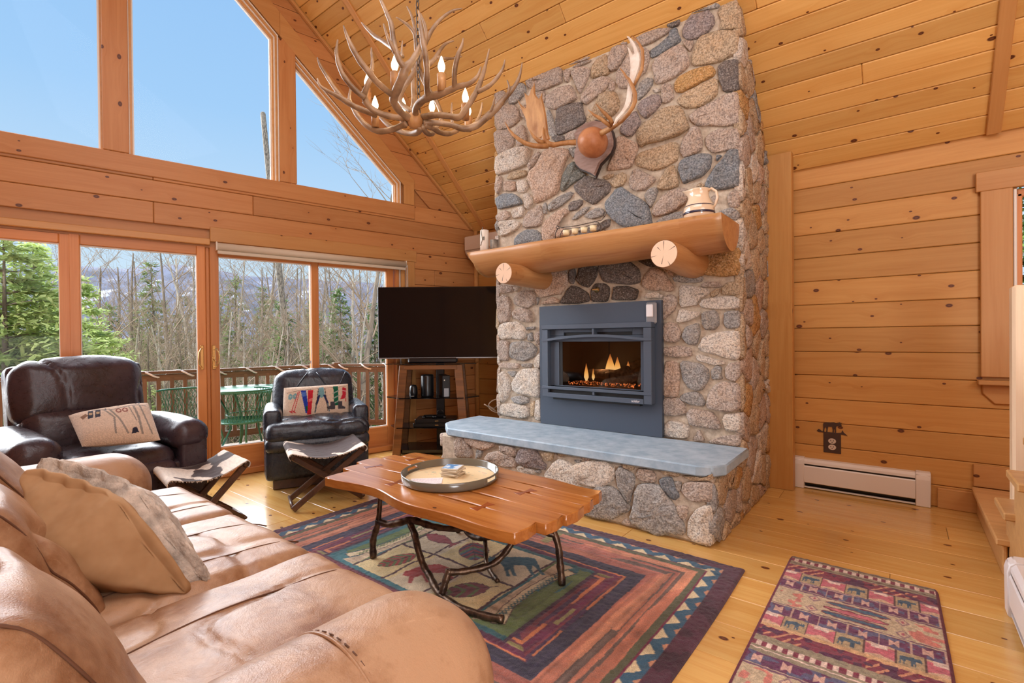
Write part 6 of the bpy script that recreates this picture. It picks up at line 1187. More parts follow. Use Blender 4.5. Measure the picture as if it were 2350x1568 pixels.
# ------------------------------------------------------------------ big rug
RCX, RCY, RHX, RHY = -1.883, 1.865, 1.248, .870
def rugcolors(x, y):
    a = np.abs(x-RCX); b = np.abs(y-RCY); N = len(x)
    Pn = np.stack([x*3, y*3, x*0], 1); wob = .012*fbm(Pn, 1.6, 2)
    # distance inwards from the outer edge; nested frames
    d = np.minimum(RHX-a, RHY-b)
    vert = (RHX-a) < (RHY-b)          # band on the left / right sides
    dw = d+wob*(d > .16)
    C = np.tile(lin(150, 84, 74), (N, 1))
    plum = lin(84, 46, 62); blue = lin(56, 92, 116); cream = lin(218, 198, 160); olive = lin(92, 92, 70); org = lin(186, 116, 92); org2 = lin(198, 132, 102); navy = lin(62, 56, 74); mar = lin(122, 58, 66); green = lin(98, 112, 66); teal = lin(54, 100, 106); sage = lin(140, 128, 84)
    along = np.where(vert, y, x)
    # streaky abrash stripes inside
    st = vnoise(np.stack([dw*26, along*1.1, dw*0+3], 1), 1.)
    C = np.where((st > .58)[:, None], lin(168, 100, 86), org); C = np.where((st < .30)[:, None], org2, C); 
    dk = (np.abs(dw-.295) < .020) | ((np.abs(dw-.245) < .008)); dk &= (vnoise(np.stack([dw*30, along*3, dw*0], 1), 1.) > .42); C[dk] = lin(104, 84, 76)
    sg = (np.abs(x-(RCX+.22)) < .03) & (dw > .19) & (dw < .36) & ~vert; C[sg] = sage
    C[(dw < .189) & (d > .15)] = olive
    k = dw > .385; C[k] = navy
    k = dw > .455; s2 = vnoise(np.stack([dw*34, along*1.6, dw*0+8], 1), 1.)
    C[k] = np.where((s2 > .60)[:, None], lin(104, 44, 70), mar)[k]; C[k & (s2 < .25)] = lin(74, 48, 74)
    k = (np.abs(dw-.462) < .006) | (np.abs(dw-.540) < .009); C[k & (vnoise(np.stack([along*5, dw*0, dw*0], 1), 1.) > .38)] = lin(196, 118, 78)
    k = (np.abs(dw-.51) < .010) & (vnoise(np.stack([along*5, dw*0+4, dw*0], 1), 1.) > .66); C[k] = sage
    # the wide left/right fields repeat the streaks; the short sides compress them (y bands)
    yy = np.abs(y-RCY); xx = np.abs(x-RCX)
    k = (xx < .64) & (yy < .364); 
    k2 = (xx < .660) & (yy < .376); C[k2 & ~k] = lin(74, 44, 62)
    # green panel
    gn_ = vnoise(np.stack([x*9, y*4, x*0], 1), 1.); gcol = np.where((gn_ > .52)[:, None], green, teal); C[k] = gcol[k]
    C[k & (yy > .335)] = teal
    # cream grid
    g = (xx < .415) & (yy < .335)
    tone = np.where(((np.floor((x-RCX+.415)/.277).astype(int)+(y > RCY).astype(int)) % 2 == 0)[:, None], lin(214, 190, 140), lin(204, 184, 154))
    C[g] = tone[g]
    ln = lin(78, 44, 52)
    for x_ in (-.4145, -.1775, .105, .405):
        w_ = .007*np.sin(y*22+x_*9); C[(np.abs(x-RCX-x_-w_) < .0075) & (yy < .345)] = ln
    w_ = .010*np.sin(x*9); C[(np.abs(y-RCY-w_) < .0075) & g] = ln
    # canoe panels on both sides
    for s_ in (1, -1):
        U = (x-RCX)*s_; V = (y-RCY)*s_
        ppoly(C, U, V, [(.435, -.33), (.50, -.30), (.475, -.15), (.465, 0), (.475, .15), (.50, .28), (.53, .335), (.435, .335)], lin(196, 168, 138))
        ppoly(C, U, V, [(.575, -.275), (.535, -.16), (.52, 0), (.535, .16), (.575, .275), (.60, .27), (.59, .0), (.60, -.27)], green)
        ppoly(C, U, V, [(.575, -.275), (.52, -.305), (.475, -.17), (.462, 0), (.475, .17), (.52, .30), (.575, .29), (.525, .16), (.510, 0), (.525, -.16)], lin(206, 184, 148), ln, .005)
        z = [(( .487 if i % 2 else .513)+.10*abs(-.25+.5*i/22)**1.6*1.6, -.25+.5*i/22) for i in range(23)]; pline(C, U, V, z, .006, teal if s_ > 0 else green)
        z = [(( .513 if i % 2 else .487)+.10*abs(-.25+.5*i/22)**1.6*1.6, -.25+.5*i/22) for i in range(23)]; pline(C, U, V, z, .006, teal if s_ > 0 else green)
    # animals and leaves; U along -y so that they stand as the photo shows
    U = x-RCX; V = y-RCY
    def leaf(cx, cy, w, h, ang, cols):
        u = (U-cx)*math.cos(ang)+(V-cy)*math.sin(ang); v = -(U-cx)*math.sin(ang)+(V-cy)*math.cos(ang)
        hw = h*np.clip(1-(u/w)**2, 0, 1)**.8; ins = (np.abs(u) < w) & (np.abs(v) < hw); ch_ = ((np.floor((u*1.0+np.abs(v)*.9)/.022)).astype(int)) % len(cols)
        for i, c in enumerate(cols): C[ins & (ch_ == i)] = c
        C[ins & ((np.abs(np.abs(v)-hw) < .004) | (np.abs(v) < .003))] = ln; pline(C, U, V, [(cx+math.cos(ang)*w, cy+math.sin(ang)*w), (cx+math.cos(ang)*w*1.35, cy+math.sin(ang)*w*1.35)], .005, ln)
    rd = lin(160, 60, 58)
    leaf(-.275, -.16, .12, .062, 1.35, [rd, green, rd, green]); leaf(-.02, .17, .12, .085, -.78+PI, [lin(140, 50, 60), lin(60, 84, 110), green, lin(140, 50, 60), navy]); leaf(.25, -.165, .11, .07, .9, [mar, mar, green])
    ms_ = [(a_-.5, b_-.45) for a_, b_ in MOOSE]
    ang = .80
    P = [(.265+(a_*math.cos(ang)-b_*math.sin(ang))*.29, .17+(a_*math.sin(ang)+b_*math.cos(ang))*.26) for a_, b_ in ms_]; ppoly(C, U, V, P, lin(48, 88, 104))
    bear = [(.0, .45), (.08, .62), (.22, .62), (.35, .72), (.62, .76), (.86, .68), (1.0, .45), (.95, .15), (.97, .0), (.86, .0), (.82, .3), (.6, .36), (.5, .0), (.4, .0), (.38, .32), (.22, .3), (.12, .05), (.05, .08), (.12, .36)]
    P = [(-.035+((a_-.5)*math.cos(1.0)-(b_-.4)*math.sin(1.0))*.26, -.165+((a_-.5)*math.sin(1.0)+(b_-.4)*math.cos(1.0))*.24) for a_, b_ in bear]; ppoly(C, U, V, P, rd)
    fish = [(0, .5), (.15, .66), (.4, .72), (.7, .62), (.88, .5), (1, .7), (.98, .3), (.86, .46), (.6, .34), (.3, .32)]
    P = [(-.29+(a_-.5)*.26, .17+(b_-.5)*.26) for a_, b_ in fish]; ppoly(C, U, V, P, lin(140, 60, 66), ln, .004)
    # zigzag border
    zb_ = (d > .083) & (d <= .150); t = (d-.083)/.067; per = .128; ph = np.abs(((along*1.0) % per)/per*2-1)
    C[zb_] = blue; C[zb_ & (t > .30) & ((t-.30)/.70 > (1-ph)*1.25)] = cream; C[zb_ & (t <= .30) & ((.30-t)/.30 > (ph)*2.2)] = lin(196, 140, 110)
    C[(d <= .083)] = plum; C[(d <= .154) & (d > .148)] = lin(120, 40, 70)
    C[(d < .083) & (fbm(np.stack([x, y, x*0], 1), 14., 2) > .12)] = lin(66, 36, 50)
    yard = .86+.28*(vnoise(np.stack([dw*60, along*9, x*0], 1), 1.))
    out = (d <= .15) | ((xx < .64) & (yy < .364)); yard = np.where(out, .92+.16*vnoise(np.stack([x*60, y*60, x*0], 1), 1.), yard)
    fine = vnoise(np.stack([dw*90, along*2.2, dw*0+5], 1), 1.); mott = fbm(np.stack([x, y, x*0], 1), 16., 3)
    inner = (d > .189) & ~((xx < .415) & (yy < .335)); C = C*np.where(inner, .66+.62*fine, 1.)[:, None]; C = C*(1+.7*mott)[:, None]
    return np.clip(C*yard[:, None]*1.06, 0, 1)
def make_rug(name, x0, x1, y0, y1, cell, cf, hgt, corner=0.0):
    nx = int((x1-x0)/cell); ny = int((y1-y0)/cell); x, y = np.meshgrid(np.linspace(x0, x1, nx), np.linspace(y0, y1, ny))
    Cc = cf(x.ravel(), y.ravel())
    e_ = np.minimum(np.minimum(x-x0, x1-x), np.minimum(y-y0, y1-y)); P = np.stack([x.ravel(), y.ravel(), x.ravel()*0], 1)
    z = hgt*np.clip(e_/.012, 0, 1)**.5+((vnoise(P, 70.)-.5)*.0045+(fbm(P, 4., 2))*.004).reshape(ny, nx)*np.clip(e_/.01, 0, 1)+.001
    if corner:
        dx = np.clip(corner-np.minimum(x-x0, x1-x), 0, None); dy = np.clip(corner-np.minimum(y-y0, y1-y), 0, None); rr_ = np.hypot(dx, dy); k = np.where(rr_ > corner, corner/np.maximum(rr_, 1e-6), 1.)
        x = np.where((dx > 0) & (dy > 0), np.where(x < (x0+x1)/2, x0+corner-dx*k, x1-corner+dx*k), x); y = np.where((dx > 0) & (dy > 0), np.where(y < (y0+y1)/2, y0+corner-dy*k, y1-corner+dy*k), y)
    w_ = .006*np.sin(y*3.1+1)*(x > (x0+x1)/2); x = x+w_
    return obj(name, grid_mesh(x, y, z, nx, ny, Cc), 'rug')
rug = make_rug('area_rug', RCX-RHX, RCX+RHX, RCY-RHY, RCY+RHY, .0048, rugcolors, .013); tag(rug, 'large wool lodge rug with moose, leaf and canoe panels under the coffee table', 'rug')
def runcolors(x, y):
    N = len(x); C = np.tile(lin(196, 180, 154), (N, 1)); x0, x1, y0, y1 = -.478, .142, 1.20, 3.068
    mar = lin(128, 52, 74); pur = lin(104, 54, 92); pink = lin(196, 108, 124); bl_ = lin(70, 100, 128); bg_ = lin(196, 180, 154); gy = lin(150, 142, 122); wh = lin(226, 206, 198)
    n1 = vnoise(np.stack([x*110, y*110, x*0], 1), 1.); n2 = vnoise(np.stack([x*38, y*38, x*0+5], 1), 1.)
    def unit(yt, fl):   # one repeat of ~1.0 m; yt = top y
        t = (yt-y)
        if fl: t = 1.0-t
        k = (t >= 0) & (t < .12); C[k] = gy[None]; kk = k & (np.abs(t-.06) < .018); ch_ = (np.floor(x/.018).astype(int)) % 2 == 0; C[kk & ch_] = mar; C[kk & ~ch_] = wh; C[k & (np.abs(t-.022) < .006)] = lin(110, 90, 80); C[k & (np.abs(t-.10) < .006)] = lin(110, 90, 80)
        k = (t >= .12) & (t < .20); C[k] = mar; C[k & (np.sin((x+t*.8)*150) > .55) & (np.sin(x*17+2) > .1)] = lin(206, 150, 120); C[k & (n2 > .66)] = lin(84, 40, 74)
        k = (t >= .20) & (t < .31); C[k] = lin(206, 176, 150); C[k & (np.abs(t-.206) < .006)] = lin(130, 100, 120)
        u = ((x-x0+.012)/.1855) % 1; v = (t-.21)/.09
        kp = k & (u < .5) & (v > 0) & (v < 1) & (np.abs(v-.5) < .22+.28*np.abs(u-.25)*4*.9); C[kp] = pink; C[k & (u < .5) & (v < .3) & (np.abs(u-.25) < .14) & (v > .0)] = wh
        km = k & (u >= .53) & (u < .97) & (v > -.05) & (v < 1.05); C[km] = lin(176, 156, 124)
        C[k & ((np.abs(u-.515) < .015) | (np.abs(u-.985) < .015))] = lin(92, 64, 60)
        mu = 1-(u-.56)/.38; mv = (1-v)*1.0
        if fl: mv = v
        ins = inpoly(mu, mv, [(a_, .08+b_*.85) for a_, b_ in MOOSE]); C[ins & km] = lin(62, 88, 112)
        k = (t >= .31) & (t < .40); C[k] = pur; C[k & (np.abs(t-.318) < .005)] = lin(180, 150, 150); C[k & (n2 > .62)] = lin(96, 96, 132); u = ((x-x0)/.10) % 1; C[k & (u < .06)] = lin(190, 160, 150); hg = k & (np.abs(u-.5) < .16) & (np.abs(t-.357) < .012+.10*np.abs(u-.5)); C[hg] = lin(206, 170, 160)
    for yt in (3.068, ): unit(yt, False)
    t = 3.068-y
    # wide beige field with canoes and diamonds between two mirrored halves
    def field(ta, tb):
        k = (t >= ta) & (t < tb); C[k] = bg_; m_ = (ta+tb)/2; v = (t-m_)/(tb-ta)
        C[k & ((np.abs(v-.46) < .02) | (np.abs(v+.46) < .02))] = lin(120, 84, 110)
        xc = (x0+x1)/2+.01
        for off, c1 in ((-.25, bl_), (.02, pink), (.25, bl_)):
            L_ = .115; u = (x-xc+.02*off)/L_; bw = .085*np.clip(1-u**4, 0, 1)**.7; e_ = np.abs(v-off+.10*u*0)
            C[k & (np.abs(u) < 1) & (e_ < bw)] = c1; C[k & (np.abs(u) < 1) & (np.abs(e_-bw) < .018)] = lin(124, 60, 76)
        for dx in (-.155, .16):
            for dv in (-.26, .26):
                e_ = np.abs(x-xc-dx)/.026+np.abs(v-dv)/.17; C[k & (e_ < 1)] = lin(150, 120, 130); C[k & (e_ < .7)] = lin(206, 180, 160); C[k & (e_ < .3)] = lin(170, 90, 110)
        for dx in (-.235, .24):
            rr2 = np.hypot((x-xc-dx)/.065, v/.42); C[k & (rr2 < 1) & (n2 > .56)] = lin(206, 130, 120)
    # layout measured down the runner
    unit(3.068, False); field(.40, .60)
    y_sh = y
    def mirror():
        t2 = t
        k = (t2 >= .60) & (t2 < .69); C[k] = pur; C[k & (n2 > .62)] = lin(96, 96, 132); u = ((x-x0)/.10) % 1; C[k & (u < .06)] = lin(190, 160, 150); C[k & (np.abs(u-.5) < .16) & (np.abs(t2-.645) < .012+.10*np.abs(u-.5))] = lin(206, 170, 160)
        k = (t2 >= .69) & (t2 < .79); C[k] = lin(206, 176, 150); u = ((x-x0+.012)/.1855) % 1; v = (t2-.695)/.09
        C[k & (u < .5) & (v > 0) & (v < 1) & (np.abs(v-.5) < .22+.25*np.abs(u-.25)*4)] = pink; C[k & (u < .5) & (v < .3) & (np.abs(u-.25) < .14)] = wh
        km = k & (u >= .53) & (u < .97); C[km] = lin(176, 156, 124); C[k & ((np.abs(u-.515) < .015) | (np.abs(u-.985) < .015))] = lin(92, 64, 60)
        ins = inpoly(1-(u-.56)/.38, 1-v, [(a_, .08+b_*.85) for a_, b_ in MOOSE]); C[ins & km] = lin(62, 88, 112)
        k = (t2 >= .815) & (t2 < .895); C[k] = mar; C[k & (np.sin((x+t2*.8)*150) > .55) & (np.sin(x*17+2) > .1)] = lin(206, 150, 120); C[k & (n2 > .66)] = lin(84, 40, 74)
        k = (t2 >= .79) & (t2 < .815); C[k] = lin(206, 170, 130)
        k = (t2 >= .895) & (t2 < 1.02); C[k] = gy; kk = k & (np.abs(t2-.955) < .018); ch_ = (np.floor(x/.018).astype(int)) % 2 == 0; C[kk & ch_] = mar; C[kk & ~ch_] = wh; C[k & (np.abs(t2-.992) < .005)] = wh
        k = (t2 >= 1.02) & (t2 < 1.10); C[k] = pur; C[k & (n2 > .62)] = lin(96, 96, 132); u = ((x-x0)/.10) % 1; C[k & (np.abs(u-.5) < .16) & (np.abs(t2-1.06) < .012+.10*np.abs(u-.5))] = lin(206, 170, 160)
    mirror(); field(1.10, 1.32)
    k = t > 1.32; C[k] = np.where((np.sin(t[k]*60) > 0)[:, None], pur, gy)
    C *= (.74+.56*n1)[:, None]*np.array([1.10, 1.02, .95])
    e_ = np.minimum(np.minimum(x-x0, x1-x), np.minimum(y-y0, y1-y)); C[e_ < .011] = lin(112, 34, 62)
    return C
run = make_rug('runner_rug', -.478, .142, 1.20, 3.068, .0036, runcolors, .009, .04); tag(run, 'narrow purple and beige runner rug with moose and canoe bands, right of the large rug', 'rug')
# ------------------------------------------------------------------ TV corner
TVR = Vector((.784, .620, 0)); TVN = Vector((.620, -.784, 0)); tvl = Vector((-4.343, 3.199, 0))
TVM = lambda c: Matrix(((TVR.x, -TVN.x, 0, c[0]), (TVR.y, -TVN.y, 0, c[1]), (0, 0, 1, c[2]), (0, 0, 0, 1)))   # local x right, y away, z up
c = tvl+TVR*.665; c.z = 1.392
tv = MB().box((0, .022, 0), (1.33, .045, .762), b=.006).build('television', 'black', mtx=TVM(c)); tag(tv, 'large flat television on the wooden stand in the corner left of the chimney', 'television')
MB().box((0, -.001, .004), (1.312, .006, .738), b=.001).build('screen', 'screen', tv)
MB().box((0, -.003, -.374), (1.325, .008, .012), b=.003).build('trim_bar', 'steel', tv)
fcx = (Vector((-4.168, 3.277, 0))+Vector((-3.558, 3.721, 0)))/2
sd = empty('television_stand', fcx, 0, 'dark stained A-frame television stand with black glass shelves', 'stand')
SM = Matrix.Translation(-fcx) @ TVM(fcx)
for s_ in (-1, 1):
    for yb in (0, .34):
        pb = Vector((s_*.365, yb, 0.0)); pt = Vector((s_*(.288), yb+(.04 if yb == 0 else -.04), .945))
        strut(MB(), pb, pt, .085, .038, (0, -1, 0), .005).build('leg', 'stand_wood', sd, SM)
MB().box((0, .03, .92), (.56, .03, .045), b=.004).build('crossbar', 'stand_wood', sd, SM)
MB().box((0, .19, .958), (.96, .36, .008), b=.002).build('top_glass', 'black_glass', sd, SM)
MB().box((0, .19, .951-.0), (.62, .30, .006)).build('glass_pad', 'black', sd, SM)
MB().prism([(-.33, -.01), (.33, -.01), (.50, .16), (.42, .38), (-.42, .38), (-.50, .16)], .592, .602).build('shelf', 'black_glass', sd, SM)
MB().prism([(-.36, -.01), (.36, -.01), (.46, .16), (.42, .38), (-.42, .38), (-.46, .16)], .282, .292).build('shelf', 'black_glass', sd, SM)
MB().prism([(-.30, -.02), (.30, -.02), (.44, .14), (.42, .38), (-.42, .38), (-.44, .14)], .03, .06).build('base_shelf', 'black_glass', sd, SM)
MB().box((.06, .30, .58), (.09, .04, 1.10), b=.006).build('spine', 'black', sd, SM)
for z_ in (.40, .18): MB().tube([(.03, .275, z_-.03), (.03, .272, z_+.02), (.06, .272, z_+.045), (.09, .272, z_+.02), (.09, .275, z_-.03)], .006, 6).build('cable_slot', 'iron', sd, SM)
def on_stand(name, mb, mat, x, y, z, label, cat, group=None, rz=0):
    o = mb.build(name, mat, mtx=TVM(fcx) @ at(x, y, z, rz=rz)); return tag(o, label, cat, group)
o = on_stand('soundbar', MB().box((0, 0, .03), (.52, .09, .055), b=.015), 'black', .02, .06, .963, 'black soundbar lying on the stand below the television', 'speaker')
o = on_stand('smart_speaker', MB().lathe([(.001, 0), (.036, 0), (.042, .008), (.045, .05), (.042, .10), (.03, .125), (.001, .133)], 24), 'black', -.20, .10, .602, 'small domed black speaker, leftmost device on the upper shelf', 'speaker')
MB().box((0, -.0, .012), (.03, .092, .004)).build('light_ring', 'white_plastic', o)
o = on_stand('wireless_speaker', MB().lathe([(.001, 0), (.06, 0), (.068, .008), (.069, .02), (.069, .22), (.062, .236), (.001, .238)], 32), 'speaker_cloth' if 'speaker_cloth' in M else 'black', -.055, .12, .602, 'tall rounded dark blue speaker in the middle of the upper shelf', 'speaker')
o = on_stand('game_console', MB().box((0, 0, .115), (.085, .20, .23), b=.006), 'black', .125, .14, .602, 'black upright console box at the right of the upper shelf', 'console', None, .35)
MB().box((0, -.101, .05), (.05, .003, .09)).build('front_panel', 'steel', o); MB().box((-.02, -.101, .18), (.012, .003, .012)).build('indicator', 'white_plastic', o)
o = on_stand('media_player', MB().box((0, 0, .022), (.44, .25, .042), b=.005), 'black', .03, .13, .292, 'black disc player at the bottom of the lower shelf stack', 'player'); MB().box((.03, -.1255, .022), (.035, .002, .006)).build('badge', 'brass', o)
o = on_stand('media_player', MB().box((0, 0, .022), (.42, .25, .042), b=.005), 'black', .04, .13, .335, 'black disc player on top of the other on the lower shelf', 'player'); MB().box((.02, -.1255, .022), (.035, .002, .006)).build('badge', 'brass', o)
for i, (x, rz_) in enumerate(((-.03, .3), (.09, -.2))):
    o = on_stand('game_controller', MB().box((0, 0, .02), (.10, .05, .03), b=.012).tube([(-.05, -.01, .02), (-.068, -.05, .012)], [.018, .012], 10).tube([(.05, -.01, .02), (.068, -.05, .012)], [.018, .012], 10), 'black', x, .08, .378, ('left', 'right')[i]+' black game controller on top of the disc players', 'controller', None, rz_)
M['cable'] = plain('white_cable', srgb(236, 224, 214), .4)
# white cable loop from the stand to the wall outlet
o = MB().box((0, 0, 0), (.075, .012, .12), b=.004).box((0, -.007, .022), (.034, .004, .028), b=.004).box((0, -.007, -.022), (.034, .004, .028), b=.004).build('wall_outlet', 'ac_plastic', mtx=at(-3.72, EW-.006, .47)); tag(o, 'small beige wall outlet left of the chimney with a white plug', 'outlet')
cb = []
for i in range(44):
    t = i/43; 
    if t < .22: k_ = t/.22; p = Vector((-3.47, 3.90, .52)).lerp(Vector((-3.50, 4.14, .41)), k_)
    elif t < .85: a = (t-.22)/.63*2*PI*1.05+PI*.95; p = Vector((-3.43+.155*math.cos(a)*.9, 4.15+.10*math.cos(a)+.03, .475+.085*math.sin(a)))
    else: k_ = (t-.85)/.15; p = Vector((-3.56, 4.15, .43)).lerp(Vector((-3.72, 4.55, .49)), k_)
    cb.append(p)
o = MB().tube(cb, .0065, 7).build('coax_cable', 'cable'); tag(o, 'white cable looping from the television stand to the wall outlet', 'cable')
o = MB().tube([TVM(fcx) @ Vector(p) for p in ((.13, .26, .25), (.15, .22, .18), (.12, .24, .1), (.14, .20, .075), (.20, .18, .075))], .006, 6).build('power_cord', 'black'); tag(o, 'black power cord hanging behind the lower shelf of the television stand', 'cable')
# mini split air conditioner
ac = empty('air_conditioner', (-3.72, EW-.03, 2.16), 0, 'beige wall mounted air conditioner left of the chimney above the mantel', 'air conditioner')
ACW = .86
pr = [(0, 0), (-.19, 0.075), (-.205, .12), (-.205, .285), (-.19, .30), (0, .30)]
m_ = Matrix(((0, 0, 1, -ACW/2), (1, 0, 0, 0), (0, 1, 0, 0), (0, 0, 0, 1)))
MB().prism([(-.0, .02), (-.12, .02), (-.19, .09), (-.205, .13), (-.205, .285), (-.195, .298), (0, .298)], 0, ACW, m_).build('casing', 'ac_plastic', ac, bevel=.006, seg=2)
MB().box((0, -.2065, .208), (ACW-.01, .006, .160), b=.003).build('front_panel', 'ac_plastic', ac); MB().box((0, -.20, .124), (ACW-.02, .006, .004)).build('panel_gap', 'black', ac)
MB().box((0, -.165, .060), (ACW-.06, .008, .055), b=.003, mtx=Matrix.Translation((0, 0, 0))).build('louvre', 'white_plastic', ac)
# ------------------------------------------------------------------ right side: heater, moose outlet, stairs
def heater(name, x0, x1, y, label, mat, mtx=None):
    r = empty(name, ((x0+x1)/2, y, 0), 0, label, 'heater'); L_ = x1-x0
    if mtx is not None: r.matrix_world = mtx
    m_ = Matrix(((0, 0, 1, -L_/2), (1, 0, 0, 0), (0, 1, 0, 0), (0, 0, 0, 1)))
    cap = [(0, .0), (-.062, .0), (-.065, .19), (-.058, .222), (-.040, .238), (0, .242)]
    for a in (0, L_-.085): MB().prism([(p[0]*1.05, p[1]*1.01) for p in cap], a, a+.085, m_).build('end_cap', mat, r, bevel=.004, seg=2)
    MB().prism([(-.052, .045), (-.060, .050), (-.062, .175), (-.056, .185), (-.05, .18)], .07, L_-.07, m_).build('front_cover', mat, r, bevel=.002, seg=1)
    MB().prism([(0, .236), (-.040, .233), (-.055, .215), (-.057, .196), (-.050, .196), (-.044, .212), (-.03, .222), (0, .226)], .07, L_-.07, m_).build('top_cover', mat, r)
    MB().box((0, -.006, .12), (L_-.14, .012, .22)).build('back_plate', 'black', r); MB().box((0, -.028, .10), (L_-.16, .045, .05)).build('fins', 'steel', r)
    MB().box((0, -.045, .012), (L_-.16, .02, .008)).build('lower_lip', mat, r)
    MB().box((0, -.0535, .190), (L_-.15, .003, .007)).build('slot', 'black', r)
    return r
heater('baseboard_heater', -.69, .165, EW-.001, 'beige baseboard heater on the floor under the moose outlet plate', 'beige_metal')
op = MB().prism([(-.0575, -.076), (.0575, -.076), (.0575, .075), (-.0575, .075)], 0, .006, Matrix(((1, 0, 0, 0), (0, 0, -1, 0), (0, 1, 0, 0), (0, 0, 0, 1)))).build('outlet_plate', 'plate_brown', mtx=at(-.422, EW-.001, .382)) if 'plate_brown' in M else None
M['plate_brown'] = plain('plate_brown', srgb(66, 44, 34), .5)
UP = Matrix(((1, 0, 0, 0), (0, 0, -1, 0), (0, 1, 0, 0), (0, 0, 0, 1)))
op = MB().prism([(-.0575, -.086), (.0575, -.086), (.0575, .075), (-.0575, .075)], 0, .006, UP).build('outlet_plate', 'plate_brown', mtx=at(-.422, EW-.001, .382), bevel=.002, seg=1); tag(op, 'dark brown moose shaped outlet plate above the baseboard heater', 'outlet')
MO = [(1-a_, b_) for a_, b_ in MOOSE]
MB().prism([(-.062+a_*.125, .074+b_*.098) for a_, b_ in MO], 0, .005, UP).build('moose_cutout', 'plate_brown', op)
MB().prism([(-.102, .078), (-.09, .094), (-.078, .088), (-.068, .078), (-.0, .07), (.06, .08), (.068, .10), (.076, .082), (.10, .060), (.06, .066), (-.09, .070)], 0, .005, UP).build('tree_cutout', 'plate_brown', op)
for z_ in (.008, -.040):
    o = MB().prism([(.026*math.cos(a), z_+.021*math.sin(a)) for a in [2*PI*i/20 for i in range(20)]], .004, .009, UP).build('receptacle', 'ac_plastic', op)
    MB().box((-.009, -.0095, z_+.004), (.004, .002, .010)).box((.009, -.0095, z_+.004), (.004, .002, .010)).box((0, -.0095, z_-.009), (.006, .002, .006)).build('slots', 'black', o)
# stairs with two treads, stringer, newel post
stt = empty('staircase', (.60, 4.0, 0), 0, 'light pine staircase at the right edge of the room', 'stairs'); IS2 = Matrix.Translation((-.60, -4.0, 0))
def sb(name, p0, p1, w_, t_, n_, mat='stair_pine', b=.006): return beam(name, p0, p1, w_, t_, n_, mat, stt, b) if False else _sb(name, p0, p1, w_, t_, n_, mat, b)
def _sb(name, p0, p1, w_, t_, n_, mat, b):
    o = beam(name, p0, p1, w_, t_, n_, mat, stt, b); o.matrix_basis = IS2 @ o.matrix_basis; return o
sb('landing', (.375, 3.99, .168), (1.6, 3.99, .168), 1.08, .034, (0, 0, 1)); sb('landing_riser', (.41, 3.47, .075), (.41, 4.53, .075), .15, .02, (-1, 0, 0))
for k_, (z_, y1_, x_) in enumerate(((.36, 3.60, .385), (.56, 3.36, .40), (.76, 3.12, .425), (.96, 2.88, .45))):
    sb('tread', (x_, y1_-.15, z_-.019), (1.5, y1_-.15, z_-.019), .30, .038, (0, 0, 1)); sb('riser', (.43, y1_-.035, z_-.12), (1.5, y1_-.035, z_-.12), .158, .018, (0, 1, 0))
pp = [(3.56, 0), (3.56, .33), (3.33, .33), (3.32, .53), (3.09, .53), (3.08, .73), (2.85, .73), (2.84, .93), (1.6, 1.9), (1.6, 0)]
n_ = len(pp); sb_ = MB().add([(.425, a, b) for a, b in pp]+[(.455, a, b) for a, b in pp], [tuple(range(n_)), tuple(range(2*n_-1, n_-1, -1))]+[(i, n_+i, n_+(i+1) % n_, (i+1) % n_) for i in range(n_)]).build('stair_side', 'stair_pine', stt, IS2)
nw = _sb('newel_post', (.508, 3.66, .19), (.508, 3.66, 1.47), .105, .105, (-1, 0, 0), 'pale_pine', .012)
mt_ = Matrix(((0, -1, 0, .62), (1, 0, 0, 2.85), (0, 0, 1, 0), (0, 0, 0, 1)))
M['h2'] = M['white_metal']
heater('baseboard_heater', -.5, .5, 0, 'white baseboard heater along the stairs at the right edge of the frame', 'white_metal', Matrix(((0, 1, 0, .424), (-1, 0, 0, 2.55), (0, 0, 1, 0), (0, 0, 0, 1))))
# ------------------------------------------------------------------ outdoors: deck, railing, patio set, woods, mountain
DZ = -.06
dk = empty('deck', (-6.0, 2.2, DZ), 0, 'weathered wooden deck outside the patio doors', 'deck'); DI = Matrix.Translation((6.0, -2.2, -DZ))
c0_ = Vector((-6.266, 3.885)); cl_ = Vector((-6.95, .95)); c1_ = Vector((-4.96, 3.807+.0))
